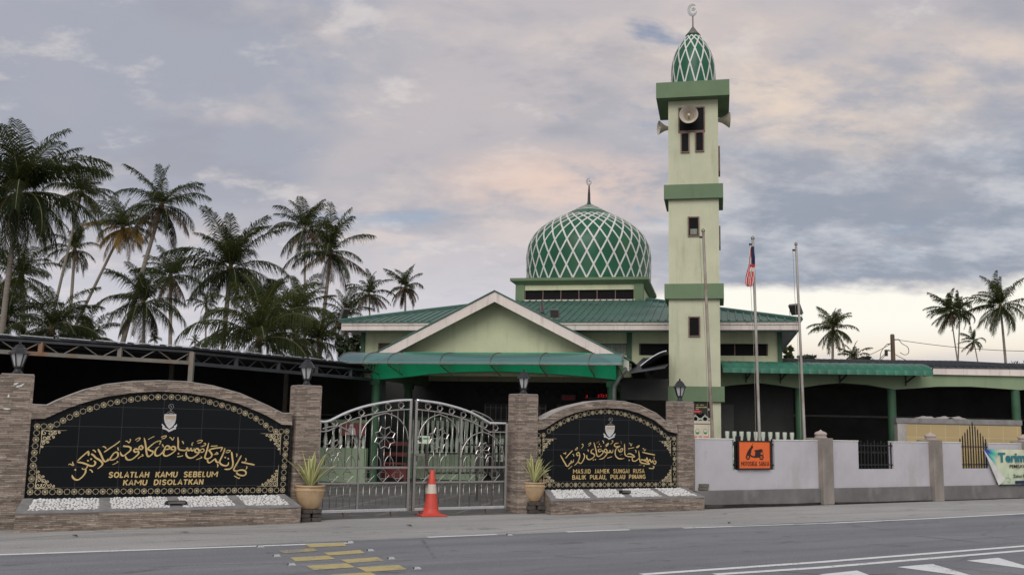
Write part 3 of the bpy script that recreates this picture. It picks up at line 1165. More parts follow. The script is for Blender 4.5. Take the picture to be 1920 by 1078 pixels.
L2 = [[(-10, 300), (60, 265), (108, 255), (102, 290), (82, 330)], [(85, 355), (40, 390), (8, 450), (10, 512), (50, 530), (110, 500), (165, 440), (195, 372), (235, 345), (280, 375), (268, 402), (215, 412), (180, 425)],
      [(190, 420), (160, 485), (188, 530), (250, 522), (330, 475), (378, 425), (372, 372), (332, 358), (298, 390), (330, 418), (380, 405)],
      [(425, 185), (432, 280), (430, 375), (455, 415), (520, 428), (570, 425), (598, 385), (612, 430), (650, 425), (665, 392), (680, 432), (712, 430), (728, 385)],
      [(437, 490)], [(413, 546), (470, 540), (522, 524)], [(498, 262), (520, 280), (527, 315)], [(712, 282), (685, 310), (688, 345)], [(138, 318), (152, 340), (160, 370)],
      [(268, 190), (300, 203), (330, 240), (358, 182)], [(118, 190), (160, 172), (212, 163), (190, 200), (125, 218)],
      [(585, 445), (578, 510), (620, 562), (690, 565), (765, 522), (818, 460), (800, 408), (762, 400), (738, 440), (770, 468), (825, 452)], [(825, 450), (850, 415), (890, 402), (908, 438), (872, 465), (830, 452)],
      [(772, 266), (820, 247), (872, 250), (845, 285), (778, 298)], [(895, 310), (925, 300), (935, 325), (905, 345), (845, 360)], [(845, 545), (865, 565), (825, 580), (758, 602)],
      [(993, 290), (970, 390), (940, 490), (922, 560), (960, 585), (1025, 562), (1052, 512), (1020, 455), (1000, 425), (1070, 398), (1150, 385), (1235, 380), (1225, 420), (1205, 455)],
      [(1028, 352), (1090, 350), (1157, 345)], [(968, 585), (978, 640), (1010, 655), (1062, 622), (1108, 590), (1130, 632), (1165, 652), (1195, 620)],
      [(1085, 512), (1120, 490), (1140, 468), (1162, 495), (1110, 508)], [(1150, 682), (1162, 705), (1152, 742)],
      [(1293, 385), (1262, 480), (1222, 570), (1192, 640), (1230, 692), (1300, 712), (1345, 695), (1358, 645)], [(1295, 560)], [(1350, 582)],
      [(1308, 445), (1350, 428), (1390, 440), (1350, 470), (1296, 468)],
      [(1412, 455), (1425, 560), (1438, 680), (1410, 752), (1350, 776), (1276, 776)], [(1592, 520), (1540, 620), (1480, 720), (1452, 780), (1478, 805), (1515, 800)],
      [(1500, 835), (1535, 800), (1600, 790), (1662, 808), (1675, 862), (1630, 892), (1560, 882), (1508, 848), (1512, 800)],
      [(1592, 645), (1700, 668), (1838, 697)], [(1665, 572), (1682, 610), (1640, 650)], [(1690, 718), (1692, 750), (1672, 780)], [(1500, 488), (1512, 510), (1500, 550)],
      [(1458, 897), (1510, 925), (1550, 945), (1562, 925)]]
R1 = [[(102, 410), (140, 480), (180, 550), (215, 605), (248, 602), (268, 560), (290, 557), (298, 515), (312, 540), (335, 530), (338, 488)], [(193, 468), (255, 395), (322, 327)],
      [(152, 380), (178, 375), (190, 395), (203, 350)], [(318, 392), (338, 405), (346, 438)], [(312, 607), (290, 625), (243, 662)],
      [(355, 598), (410, 540), (442, 470), (448, 405), (425, 362), (393, 385), (408, 418), (446, 410)], [(513, 378), (538, 425), (515, 500), (470, 558), (428, 540), (420, 520)],
      [(362, 318), (405, 272), (402, 305), (368, 328)], [(485, 228), (500, 210), (512, 235), (500, 265), (475, 293)],
      [(578, 405), (578, 460), (620, 492), (682, 462), (718, 420), (692, 385), (653, 368), (665, 320), (705, 298)], [(692, 495)], [(730, 490)], [(592, 308), (605, 330), (598, 350)], [(598, 218), (645, 187), (640, 220), (603, 252)],
      [(703, 182), (725, 260), (745, 340), (757, 412), (792, 432), (842, 402), (872, 360), (848, 330), (798, 350), (788, 312), (842, 298)], [(780, 262)], [(830, 252)], [(802, 213)], [(748, 202), (800, 162)], [(858, 147), (875, 170), (880, 203)],
      [(798, 487), (870, 467), (932, 400), (943, 340), (915, 303), (888, 330), (915, 363), (950, 358), (982, 365), (992, 325), (1012, 362), (1042, 355), (1048, 308)], [(912, 243), (962, 198), (955, 228), (918, 262)], [(1022, 150), (1045, 155), (1035, 190), (1000, 215)], [(942, 465), (985, 452), (1035, 435)],
      [(1148, 193), (1090, 205), (1073, 240), (1110, 262), (1175, 250), (1110, 290), (1088, 350), (1095, 420), (1140, 467), (1200, 477), (1253, 467)],
      [(1138, 298), (1165, 350), (1207, 342), (1225, 300), (1192, 298), (1168, 345)], [(1188, 158), (1202, 210)], [(1168, 412), (1217, 393)],
      [(1255, 205), (1258, 300), (1262, 390), (1292, 427), (1370, 440), (1438, 442), (1400, 405), (1340, 383), (1300, 402)], [(1340, 502)], [(1318, 297), (1375, 285), (1432, 273)], [(1338, 193), (1358, 205), (1372, 242), (1392, 198)],
      [(1395, 455), (1402, 510), (1450, 517), (1512, 472), (1535, 435)], [(1510, 335), (1520, 420), (1530, 500), (1548, 542), (1620, 562), (1705, 572), (1660, 532), (1592, 500), (1560, 492), (1552, 520)], [(1607, 602)], [(1513, 590), (1582, 580)],
      [(1462, 272), (1520, 238), (1505, 265), (1470, 278)], [(1448, 318), (1462, 335), (1460, 370)], [(1578, 288), (1602, 298), (1615, 335), (1642, 298)],
      [(1610, 480), (1642, 500), (1657, 458), (1672, 500), (1692, 520), (1710, 485), (1725, 520), (1745, 540), (1762, 508), (1775, 548), (1805, 572), (1822, 535), (1795, 512), (1770, 550)], [(1573, 358), (1690, 385), (1808, 407)], [(1785, 438), (1790, 460), (1782, 490)], [(1692, 645), (1770, 650), (1785, 620), (1765, 618)]]


def crest(parent, fx, s, v):
    """shield with banded chief and waves, scroll ribbon, arch and ring above"""
    def P(l):
        return [fx(*p) for p in l]
    c = MB()
    c.prism(P([(515, 487), (815, 487), (805, 620), (775, 720), (715, 800), (645, 862), (575, 795), (525, 700), (508, 600)])[::-1], v - .004, v)
    c.build('shield', M['silver'], parent)
    MB().prism(P([(540, 520), (795, 520), (785, 612), (530, 612)])[::-1], v - .007, v - .003).build('shield_chief', M['crest_tan'], parent)
    c = MB()
    for i, yy in enumerate((640, 672, 704, 736, 768)):
        h = 118 - i * 20
        c.ribbon(crom(P([(655 - h, yy), (655 - h / 2, yy - 8), (655, yy + 6), (655 + h / 2, yy - 8), (655 + h, yy)]), 3), s * .014, v - .004, .003)
    c.ribbon(crom(P([(600, 565), (640, 548), (665, 572), (720, 560)]), 3), s * .03, v - .007, .002)
    c.build('shield_waves', M['crest_grey'], parent)
    c = MB()
    c.prism(P([(448, 730), (475, 742), (525, 790), (520, 815), (640, 885), (760, 818), (752, 788), (800, 760), (835, 735), (832, 780), (808, 810), (805, 865), (735, 885), (625, 940), (560, 885), (465, 860), (462, 812), (478, 805), (450, 765)])[::-1], v - .003, v)
    c.build('ribbon_scroll', M['silver'], parent)
    c = MB()
    c.ribbon(crom(P([(572, 482), (590, 450), (640, 425), (675, 420), (720, 428), (755, 450), (772, 482)]), 4), s * .016, v)
    c.ribbon(P([(625, 460), (725, 460)]), s * .03, v)
    c.ribbon(crom(P([(662, 415), (668, 385), (662, 340), (632, 318), (625, 285), (650, 245), (690, 235), (735, 250), (748, 290), (738, 325), (712, 350), (690, 385), (690, 415)]), 4), s * .015, v)
    c.ribbon(P([(655, 270), (690, 285), (700, 320)]), s * .02, v)
    c.build('crest_top', M['silver'], parent)


def sign_wall(name, label, uL, uR, outer, inner, zb, cfg):
    o = thing(name, label, 'sign wall', FW, (uL + uR) / 2, .15, 0, 'black granite sign walls')
    vp = .055
    # stone band over the panel
    poly = outer + inner[::-1]
    sur = MB()
    n = len(outer)
    for i in range(n - 1):
        a_, b_, c_, d_ = outer[i], outer[i + 1], inner[i + 1], inner[i]
        v0, v1 = .002, .30
        sur.quad((a_[0], v0, a_[1]), (b_[0], v0, b_[1]), (c_[0], v0, c_[1]), (d_[0], v0, d_[1]))
        sur.quad((d_[0], v0, d_[1]), (c_[0], v0, c_[1]), (c_[0], v1, c_[1]), (d_[0], v1, d_[1]))
        sur.quad((a_[0], v1, a_[1]), (b_[0], v1, b_[1]), (c_[0], v1, c_[1]), (d_[0], v1, d_[1]))
    sur.build('stone_band', M['stone'], o)
    cap = MB()
    for i in range(n - 1):
        a_, b_ = outer[i], outer[i + 1]
        cap.add([(a_[0], -.004, a_[1]), (b_[0], -.004, b_[1]), (b_[0], .31, b_[1]), (a_[0], .31, a_[1]),
                 (a_[0], -.004, a_[1] + .014), (b_[0], -.004, b_[1] + .014), (b_[0], .31, b_[1] + .014), (a_[0], .31, a_[1] + .014)],
                [(0, 1, 5, 4), (4, 5, 6, 7), (2, 3, 7, 6), (0, 3, 2, 1)])
    cap.build('cement_cap', M['cement'], o)
    pan = MB()
    pts = [(p[0], p[1] + .01) for p in inner]
    pan.prism([(pts[0][0], zb - .05)] + pts + [(pts[-1][0], zb - .05)], vp, .28)
    p = pan.build('granite_panel', M['granite'], o)
    vf = vp - .001
    # medallion border
    bd, bf = MB(), MB()
    k = 0
    for path, skip in cfg['paths']:
        rs = resample([FW.uz(*q, vp) for q in path], cfg['step'])
        for j, c_ in enumerate(rs[:-1] if skip else rs):
            r = cfg['r']
            bd.ribbon(star_ring(c_, r, 8, .80), .0052, vf, .003, closed=True)
            bd.ribbon(star_ring(c_, r * .70, 8, .84, math.pi / 8), .0035, vf, .003, closed=True) if k % 2 == 0 else None
            if k % 2 == 0:
                bf.disc(c_, r * .36, vf, .003, 8)
            k += 1
    bd.build('border', M['gold_pale'], p)
    bf.build('border_centres', M['gold_pale'], p)
    sc = MB()
    for (px, py, su, sz, L_) in cfg['corners']:
        u_, z_ = FW.uz(px, py, vp)
        corner_scroll(sc, u_, z_, su, sz, L_, vf)
    sc.build('corner_scrolls', M['gold_pale'], p)
    cal = MB()
    for data, (ox, oy, s_) in cfg['script']:
        strokes(cal, data, lambda X, Y: FW.uz(ox + X / s_, oy + Y / s_, vp), cfg['pen'], vf)
    cal.build('calligraphy', M['gold'], p)
    lt = MB()
    for body, (x0, y0, x1, y1), kw in cfg['text']:
        u0, z0 = FW.uz(x0, y1, vp)
        u1, z0b = FW.uz(x1, y1 + cfg['slope'] * (x1 - x0), vp)
        u0b, z1 = FW.uz(x0, y0, vp)
        letter_bold(lt, body, u0, u1, z0, z1, vf, .005, **kw)
    lt.build('lettering', M['gold'], p)
    ox, oy, s_, cs = cfg['crest']
    crest(p, lambda X, Y: FW.uz(ox + X / s_, oy + Y / s_, vp), cs, vf)
    return o


def z3(p):
    return (p[0] / 2.8375, 620 + p[1] / 2.8375)


def z5(p):
    return (920 + p[0] / 3.593, 680 + p[1] / 3.593)


def tr(l):
    return [FW.uz(*p, 0) for p in l]


def rise(us, z0, z1, c0, c1, zr, H_):
    pass


# left wall
oL = tr([(60, 758.5), (89, 760), (110, 750), (135, 740), (160, 731), (200, 721), (250, 715.5), (300, 714), (350, 716), (400, 724), (450, 738), (500, 760), (530, 775), (547, 775.2)])
iL = tr([(56, 785), (84, 784.5), (105, 775), (130, 764), (155, 755.5), (197, 744), (247, 736.5), (298, 733.5), (349, 736), (399, 744), (449, 757), (499, 778), (529, 795.5), (548, 797)])
arcL = [z3(p) for p in [(302, 497), (333, 478), (365, 462), (397, 446), (430, 432), (463, 420), (497, 410), (532, 399), (567, 390), (602, 381), (637, 375), (670, 369), (704, 365), (738, 360), (773, 356), (806, 353), (841, 352), (876, 352), (914, 352), (951, 354), (985, 358), (1018, 362), (1049, 366), (1081, 372), (1112, 378), (1140, 385), (1171, 393), (1202, 401), (1233, 411), (1263, 422), (1290, 433), (1319, 444), (1346, 457), (1371, 472), (1394, 487), (1418, 505), (1440, 521)]]
cfgL = dict(paths=[([z3((160, 857)), z3((1503, 846))], True), ([z3((1503, 846)), z3((1526, 535))], True), ([z3((1526, 535)), z3((1467, 535))], False), (arcL[::-1], False), ([z3((268, 508)), z3((198, 508))], True), ([z3((198, 508)), z3((160, 857))], True)],
            step=.099, r=.044,
            corners=[(64, 916.5, 1, 1, .37), (77, 805, 1, -1, .37), (521, 912, -1, 1, .37), (528, 812, -1, -1, .37)],
            script=[(L1, (120, 800, 9.8)), (L2, (290, 800, 9.8))], pen=.0265,
            text=[('SOLATLAH  KAMU  SEBELUM', (203, 884.5, 407, 895), dict(shear=.10, wt=.225, gap=.27)), ('KAMU  DISOLATKAN', (230.5, 899.3, 380, 909.3), dict(shear=.10, wt=.225, gap=.27))],
            slope=0., crest=(270, 740, 13.48, .16))
sign_wall('sign_wall', 'wide black granite sign wall left of the gate, lettered SOLATLAH KAMU SEBELUM', -8.3, -4.31, oL, iL, .42, cfgL)

oR = tr([(1010, 786), (1021, 785), (1035, 777), (1050, 769.5), (1065, 764.3), (1080, 760), (1110, 753.5), (1140, 751), (1170, 753), (1200, 760.5), (1230, 775), (1254, 794), (1270, 796.2)])
iR = tr([(1008, 806), (1021, 804), (1035, 794.5), (1049, 786), (1064, 779), (1079, 773.5), (1109, 767), (1139, 764.5), (1169, 766), (1199, 774), (1229, 788), (1253, 808), (1271, 812.5)])
arcR = [(1029, 808), (1042, 799), (1060, 788.5), (1080, 780.5), (1100, 775), (1120, 772), (1140, 771.5), (1160, 774), (1180, 779), (1200, 787), (1220, 797), (1235, 806.5), (1246, 816)]
cfgR = dict(paths=[([(1014, 908.8), (1265, 907.5)], True), ([(1265, 907.5), (1264, 822)], True), ([(1264, 822), (1252, 821.5)], False), (arcR[::-1], False), ([(1019, 815.5), (1010, 816)], True), ([(1010, 816), (1013, 900)], False)],
            step=.099, r=.043,
            corners=[(1018, 904.5, 1, 1, .34), (1017, 821, 1, -1, .34), (1259, 903, -1, 1, .34), (1258, 826, -1, -1, .34)],
            script=[(R1, (1040, 810, 9.6))], pen=.025,
            text=[('MASJID  JAMEK  SUNGAI  RUSA', (1074.5, 879.2, 1207.8, 887.2), dict(wt=.165, gap=.30)), ('BALIK  PULAU,  PULAU  PINANG', (1073, 890.3, 1209.7, 898.4), dict(wt=.185, gap=.28))],
            slope=0., crest=(1105 + (675 - 668) / 17.96, 770 - 8 / 17.96, 17.3, .15))
sign_wall('sign_wall', 'smaller black granite sign wall right of the gate, lettered MASJID JAMEK SUNGAI RUSA', .42, 3.86, oR, iR, .43, cfgR)


# ------------------------------------------------------------------ planters of white pebbles under the signs
def planter(label, u0, u1, nb, seed, cell_div):
    rnd = random.Random(seed)
    o = thing('pebble_planter', label, 'planter', FW, (u0 + u1) / 2, -.25, 0, 'pebble planters under the signs')
    vf, vb, zf, zk = -.45, -.0, .262, .425
    ub0, ub1 = u0 + .12, u1 - .14
    b = MB()
    # wedge: low front, rising to the panel
    vs = [(u0, vf, 0), (u1, vf, 0), (u1, vf, zf), (u0, vf, zf), (ub0, vb, 0), (ub1, vb, 0), (ub1, vb, zk), (ub0, vb, zk)]
    b.add(vs, [(0, 1, 2, 3), (0, 3, 7, 4), (1, 5, 6, 2), (3, 2, 6, 7)])
    b.build('stone_base', M['stone'], o)

    def top(s, q, lift=0.):
        """s along the front 0..1, q from front 0 to back 1"""
        ul = lerp(u0, ub0, q); ur = lerp(u1, ub1, q)
        return (lerp(ul, ur, s), lerp(vf, vb, q), lerp(zf, zk, q) + lift)
    c = MB()
    e = .085 / (u1 - u0)

    def slab(s0, s1, q0, q1, lift=.012):
        A = [top(s0, q0, lift), top(s1, q0, lift), top(s1, q1, lift), top(s0, q1, lift)]
        B = [top(s0, q0, -.004), top(s1, q0, -.004), top(s1, q1, -.004), top(s0, q1, -.004)]
        c.add(A + B, [(0, 1, 2, 3), (0, 4, 5, 1), (1, 5, 6, 2), (2, 6, 7, 3), (3, 7, 4, 0)])
    slab(-.001, 1.001, -.025, .13)
    slab(-.001, e * 1.6, .13, .999)
    slab(1 - e * 1.6, 1.001, .13, .999)
    cells = []
    for s in cell_div:
        slab(s - e * .9, s + e * .9, .13, .96)
    c.build('coping', M['coping'], o)
    bed = MB()
    bed.quad(top(.01, .13, .004), top(.99, .13, .004), top(.99, .97, .004), top(.01, .97, .004))
    bed.build('bed', M['soil'], o)
    pb = MB()
    ico = [(math.cos(a_) * math.cos(e_), math.sin(a_) * math.cos(e_), math.sin(e_)) for e_ in (-.2, .55) for a_ in [k * math.pi / 3 + (.5 if e_ > 0 else 0) for k in range(6)]] + [(0, 0, 1)]
    fs = [(i, (i + 1) % 6, 6 + i) for i in range(6)] + [((i + 1) % 6, 6 + (i + 1) % 6, 6 + i) for i in range(6)] + [(6 + i, 6 + (i + 1) % 6, 12) for i in range(6)]
    lim = [0] + list(cell_div) + [1]
    for a_, b_ in zip(lim, lim[1:]):
        s0 = a_ + (e * 1.7 if a_ == 0 else e * 1.0); s1 = b_ - (e * 1.7 if b_ == 1 else e * 1.0)
        ns = int((s1 - s0) * (u1 - u0) / .043)
        for i in range(ns):
            for j in range(10):
                s = s0 + (s1 - s0) * (i + .5 + rnd.uniform(-.35, .35)) / ns
                q = .15 + .80 * (j + .5 + rnd.uniform(-.35, .35)) / 10
                x, y, zz = top(s, q, .006)
                r = rnd.uniform(.018, .030)
                an = rnd.uniform(0, 6.28); ca, sa = math.cos(an), math.sin(an)
                ax, ay, az = r * rnd.uniform(.9, 1.35), r * rnd.uniform(.65, .9), r * rnd.uniform(.6, .9)
                pb.add([(x + (p[0] * ax * ca - p[1] * ay * sa), y + (p[0] * ax * sa + p[1] * ay * ca), zz + p[2] * az) for p in ico], fs)
    p = pb.build('pebbles', M['pebble'], o, smooth=True)
    p['kind'] = 'stuff'
    return top


tL = planter('long stone planter of white pebbles under the left sign', -8.43, -4.31, 4, 3, (.285, .535, .775))
tR = planter('short stone planter of white pebbles under the right sign', .455, 4.15, 4, 5, (.27, .50, .745))


def spot(label, frame_pt, w, tilt):
    u, v, zz = frame_pt
    o = thing('ground_spotlight', label, 'spotlight', FW, u, v, zz, 'spotlights among the pebbles')
    MB().box(u - w, u + w, v - .05, v + .06, zz + .03, zz + .075).build('housing', M['black_iron'], o, bevel=.006)
    MB().quad((u - w * .9, v - .052, zz + .036), (u + w * .9, v - .052, zz + .036), (u + w * .9, v - .052, zz + .070), (u - w * .9, v - .052, zz + .070)).build('glass', M['steel_dull'], o)
    for s in (-1, 1):
        MB().bar((u + s * w * 1.12, v, zz), (u + s * w * 1.12, v, zz + .06), .02).build('bracket', M['lantern'], o)


spot('black floodlight lying in the pebbles of the left planter', tL(.535, .30), .14, 0)
spot('black floodlight lying in the pebbles of the right planter', tR(.50, .45), .11, 0)


# ------------------------------------------------------------------ the double steel gate
GV = .2


def gp(px, py):
    return FW.uz(px, py, GV)


def gate_leaf(label, uL, uR, top, low, main_u, bays, stars, rings, diamonds, meet):
    """top: outline of the curved top rail (u,z)"""
    o = thing('entrance_gate', label, 'gate', FW, (uL + uR) / 2, GV, 0, 'leaves of the double steel gate')
    v = GV
    zt = lambda u: interp(top, u)
    zs = lambda u: interp(top, u) - .165
    rail = crom([(u, z) for u, z in top], 6)
    MB().tube([(u, v, z) for u, z in rail], .025, 8).build('top_rail', M['steel_skylit'], o, smooth=True)
    MB().tube([(u, v, z - .165) for u, z in rail], .015, 8).build('second_rail', M['steel'], o, smooth=True)
    for nm, z, r in (('mid_rail', .845, .019), ('lower_rail', .582, .017), ('bottom_rail', .115, .026)):
        MB().box(uL, uR, v - r, v + r, z - r, z + r).build(nm, M['steel_skylit' if nm[0] == 'b' else 'steel'], o, bevel=.006)
    for u in (uL, uR):
        MB().box(u - .025, u + .025, v - .028, v + .028, .085, zt(u)).build('stile', M['steel'], o, bevel=.006)
    MB().box(main_u - .018, main_u + .018, v - .018, v + .018, .13, zs(main_u)).build('middle_stile', M['steel'], o, bevel=.004)
    # upright bars
    n = int((uR - uL) / .118)
    for i in range(1, n):
        u = lerp(uL, uR, i / n)
        if abs(u - main_u) < .03:
            continue
        gaps = [(c, r) for c, r in stars if abs(u - c[0]) < r * .8]
        segs = [(.86, zs(u) - .01)]
        for c, r in gaps:
            segs = [(.86, c[1] - r * .86), (c[1] + r * .86, zs(u) - .01)]
        for z0, z1 in segs:
            if z1 - z0 > .03:
                MB().tube([(u, v, z0), (u, v, z1)], .0075, 6).build('bar', M['steel'], o, smooth=True)
        MB().tube([(u, v, .14), (u, v, .565)], .0075, 6).build('bar', M['steel'], o, smooth=True)
    # pointed arches over the bays
    for (a0, z0), (pu, pz), (a1, z1) in bays:
        P = crom([(a0, z0), (lerp(a0, pu, .12), lerp(z0, pz, .42)), (lerp(a0, pu, .48), lerp(z0, pz, .82)), (pu, pz)], 5) + crom([(pu, pz), (lerp(a1, pu, .48), lerp(z1, pz, .82)), (lerp(a1, pu, .12), lerp(z1, pz, .42)), (a1, z1)], 5)[1:]
        P = [(u, z) for u, z in P if uL + .01 < u < uR - .01]
        MB().tube([(u, v - .02, z) for u, z in P], .013, 6).build('arch_bar', M['steel'], o, smooth=True)
    # eight pointed stars
    for c, r in stars:
        s = MB()
        s.tube([(p[0], v - .01, p[1]) for p in star_ring(c, r, 8, .74, math.pi / 8)], .013, 6, closed=True)
        for k in range(4):
            a_ = k * math.pi / 4
            s.tube([(c[0] - r * .72 * math.cos(a_), v - .004, c[1] - r * .72 * math.sin(a_)), (c[0] + r * .72 * math.cos(a_), v - .004, c[1] + r * .72 * math.sin(a_))], .007, 5)
        s.build('star_ornament', M['steel'], o)
    # two crossed squares as rings under the top rail
    for u in rings:
        zc_ = zt(u) - .085
        s = MB()
        for ro in (0, math.pi / 4):
            s.tube([(u + .062 * math.cos(ro + k * math.pi / 2), v + (.006 if ro else -.006), zc_ + .062 * math.sin(ro + k * math.pi / 2)) for k in range(4)], .0085, 5, closed=True)
        s.build('ring_ornament', M['steel'], o)
    for u in diamonds:
        s = MB()
        for ro, rr in ((0, .112), (math.pi / 4, .082)):
            s.tube([(u + rr * math.cos(ro + k * math.pi / 2), v + (.008 if ro else -.008), .713 + rr * math.sin(ro + k * math.pi / 2)) for k in range(4)], .0085, 5, closed=True)
        s.build('diamond_ornament', M['steel'], o)
    # small hoops above the mid rail and under the lower rail
    k = 0
    u = uL + .12
    while u < uR - .15:
        if abs(u - main_u) > .1:
            P = crom([(u - .085, .86), (u - .07, .97), (u, 1.055), (u + .07, .97), (u + .085, .86)], 4)
            MB().tube([(a_, v - .012, b_) for a_, b_ in P], .009, 5).build('hoop', M['steel'], o, smooth=True)
            P = crom([(u - .10, .36), (u - .07, .49), (u, .562), (u + .07, .49), (u + .10, .36)], 4)
            MB().tube([(a_, v - .012, b_) for a_, b_ in P], .0048, 5).build('hoop', M['steel_dull'], o, smooth=True)
        u += .236
    for u in low:
        r = MB().lathe([(.022, -.018), (.045, -.018), (.045, .018), (.022, .018)], n=14, axis='y')
        r.v = [(p[0] + u, p[1] + v, p[2] + .042) for p in r.v]
        w = r.build('roller', M['steel_dull'], o)
        MB().box(u - .055, u + .055, v - .03, v + .03, .055, .088).build('bracket', M['steel_dull'], w)
    if meet:
        MB().box(uL - .005, uL + .17, v - .062, v - .042, 1.065, 1.085).build('bolt', M['steel'], o)
        MB().box(uL + .03, uL + .10, v - .075, v - .035, .955, 1.06).build('padlock', M['steel_dull'], o, bevel=.008)


topL = [(-3.868, 1.633), (-3.690, 1.633), (-3.36, 1.79), (-2.97, 1.92), (-2.47, 2.016), (-2.13, 2.042)]
topR = [(-2.035, 2.043), (-1.516, 1.991), (-.96, 1.86), (-.53, 1.668), (-.502, 1.663), (-.15, 1.663)]
gate_leaf('left leaf of the steel double gate, beside the larger planter', -3.84, -2.155, topL, (-3.3, -2.42), gp(673, 850)[0],
          [((-3.98, 1.30), (-3.52, 1.56), (-3.10, .98)), ((-3.10, 1.33), (-2.63, 1.80), (-2.19, 1.33))],
          [(gp(721.4, 820), .205), (gp(625.6, 840), .155)], [gp(x, 790)[0] for x in (627.6, 652, 677, 702, 727, 751)],
          [gp(x, 893)[0] for x in (622.3, 650.6, 690.4, 717.8, 745)], False)
gate_leaf('right leaf of the steel double gate, behind the traffic cone', -2.045, -.165, topR, (-1.86, -.52), gp(863, 850)[0],
          [((-1.99, 1.33), (-1.58, 1.80), (-1.15, 1.28)), ((-1.13, 1.0), (-.68, 1.50), (-.20, .96))],
          [(gp(822.8, 822), .205), (gp(904.8, 844), .155)], [gp(x, 790)[0] for x in (801.6, 824, 846.5, 868.5, 888.4, 909, 929.5)],
          [gp(x, 893)[0] for x in (793, 822, 844, 878.5, 902.5, 927)], True)
tr_o = MB().box(-3.88, 0., .19, .215, -.004, .016).build('gate_track', M['steel_dull'], None, (-1.94, .2, 0))
place(tr_o, FW, (-1.94, .2, 0))
tag(tr_o, 'flat steel rail on the ground under the double gate', 'gate track')
st_ = struct('threshold', MB().quad((-3.88, .02, .005), (0, .02, .005), (0, .42, .005), (-3.88, .42, .005)), mat('threshold_cement', (.12, .115, .11), .9, 0, .3, 3), FW)


# ------------------------------------------------------------------ potted plants
def potted(ped_label, pot_label, plant_label, u, v, zb, s, seed, lean):
    rnd = random.Random(seed)
    o = thing('brick_pedestal', ped_label, 'brick pedestal', FW, u, v, 0, 'brick pedestals under the flower pots')
    nrow = 3
    h = zb / nrow
    for r in range(nrow):
        for k in (-1, 1):
            jx, jy = rnd.uniform(-.02, .02), rnd.uniform(-.03, .03)
            MB().box(u + k * .085 - .078 + jx, u + k * .085 + .078 + jx, v - .15 + jy, v + .15 + jy, r * h + .002, (r + 1) * h - .003).build('brick', M['brick'] if k > 0 or r else M['brick'], o, bevel=.008)
    p = thing('flower_pot', pot_label, 'flower pot', FW, u, v, zb, 'glazed flower pots')
    q = [(.13, 0), (.15, .012), (.20, .12), (.232, .24), (.240, .30), (.236, .345), (.228, .352)]
    MB().lathe([(a_ * s, zb + b_ * s) for a_, b_ in q], u, v, 28, cap=True).build('body', M['clay'], p, smooth=True, auto=50)
    MB().lathe([(a_ * s, zb + b_ * s) for a_, b_ in [(.226, .350), (.246, .352), (.256, .368), (.246, .386), (.220, .386), (.205, .36)]], u, v, 28, cap=False).build('rim', M['clay'], p, smooth=True)
    MB().lathe([(.001, zb + .352 * s), (.222 * s, zb + .352 * s)], u, v, 20, cap=False).build('soil', M['brick'], p)
    beads = MB()
    for k in range(34):
        a_ = 2 * math.pi * k / 34
        beads.lathe([(.012 * s, zb + .290 * s), (.016 * s, zb + .300 * s), (.006 * s, zb + .312 * s)], u + .240 * s * math.cos(a_), v + .240 * s * math.sin(a_), 5)
    beads.build('beading', M['clay'], p)
    pl = thing('agave', plant_label, 'plant', FW, u, v, zb + .36 * s, 'variegated plants in pots')
    for k in range(22):
        a_ = 2 * math.pi * (k * .382 + rnd.uniform(-.05, .05))
        tilt = lerp(.08, .70, (k / 21) ** .9) + rnd.uniform(-.06, .06)
        L = rnd.uniform(.44, .64) * (1.05 - 0.1 * k / 21)
        W_ = rnd.uniform(.030, .042)
        d = Vector((math.cos(a_), math.sin(a_), 0))
        sd = Vector((-d.y, d.x, 0))
        mb = MB()
        rows = []
        for i in range(9):
            q_ = i / 8
            th = tilt + lean * q_ + .25 * q_ * q_ * (tilt)
            ctr = Vector((u, v, zb + .35 * s)) + d * (.035 + L * q_ * math.sin(th)) + Vector((0, 0, L * q_ * math.cos(th)))
            w = W_ * (.55 + 1.1 * q_ * (1 - q_) * 1.6) * (1 if q_ < .75 else (1 - q_) / .25 * .98 + .02)
            fold = Vector((0, 0, .3 * w)) - d * .1 * w
            rows.append([ctr - sd * w + fold, ctr - sd * w * .45, ctr + sd * w * .45, ctr + sd * w + fold])
        for i in range(8):
            for j in range(3):
                mb.quad(rows[i][j], rows[i][j + 1], rows[i + 1][j + 1], rows[i + 1][j], 1 if j == 1 else 0)
        mb.build('leaf', [M['leaf_cream'], M['leaf_green']], pl)


pu, pv, _ = FW.loc(gpt(583, 977))
potted('dark brick pedestal between the long planter and the gate', 'glazed clay pot at the left end of the gate', 'spiky cream edged agave in the pot left of the gate', pu - .02, pv + .06, .20, 1.0, 4, 0.02)
pu, pv, _ = FW.loc(gpt(1000, 962))
potted('dark brick pedestal in front of the pillar right of the gate', 'glazed clay pot before the short planter', 'spiky cream edged agave in the pot right of the gate', pu + .02, pv + .05, .22, .93, 9, 0.01)

# two loose pavers on the plinth
for k, (lb, du, z0, h, m_) in enumerate((('mossy paving brick lying on the wall plinth, lower of two', .0, .368, .062, 'brick_pale'), ('mossy paving brick resting on another beside the fourth pillar', .02, .432, .068, 'brick_pale'))):
    bo = MB().box(4.37 + du, 4.61 + du, -.06, .0, z0, z0 + h).build('paving_brick', M[m_], None, (4.49, -.03, z0), bevel=.008)
    place(bo, FW, (4.49, -.03, z0))
    tag(bo, lb, 'brick', 'loose bricks on the plinth')

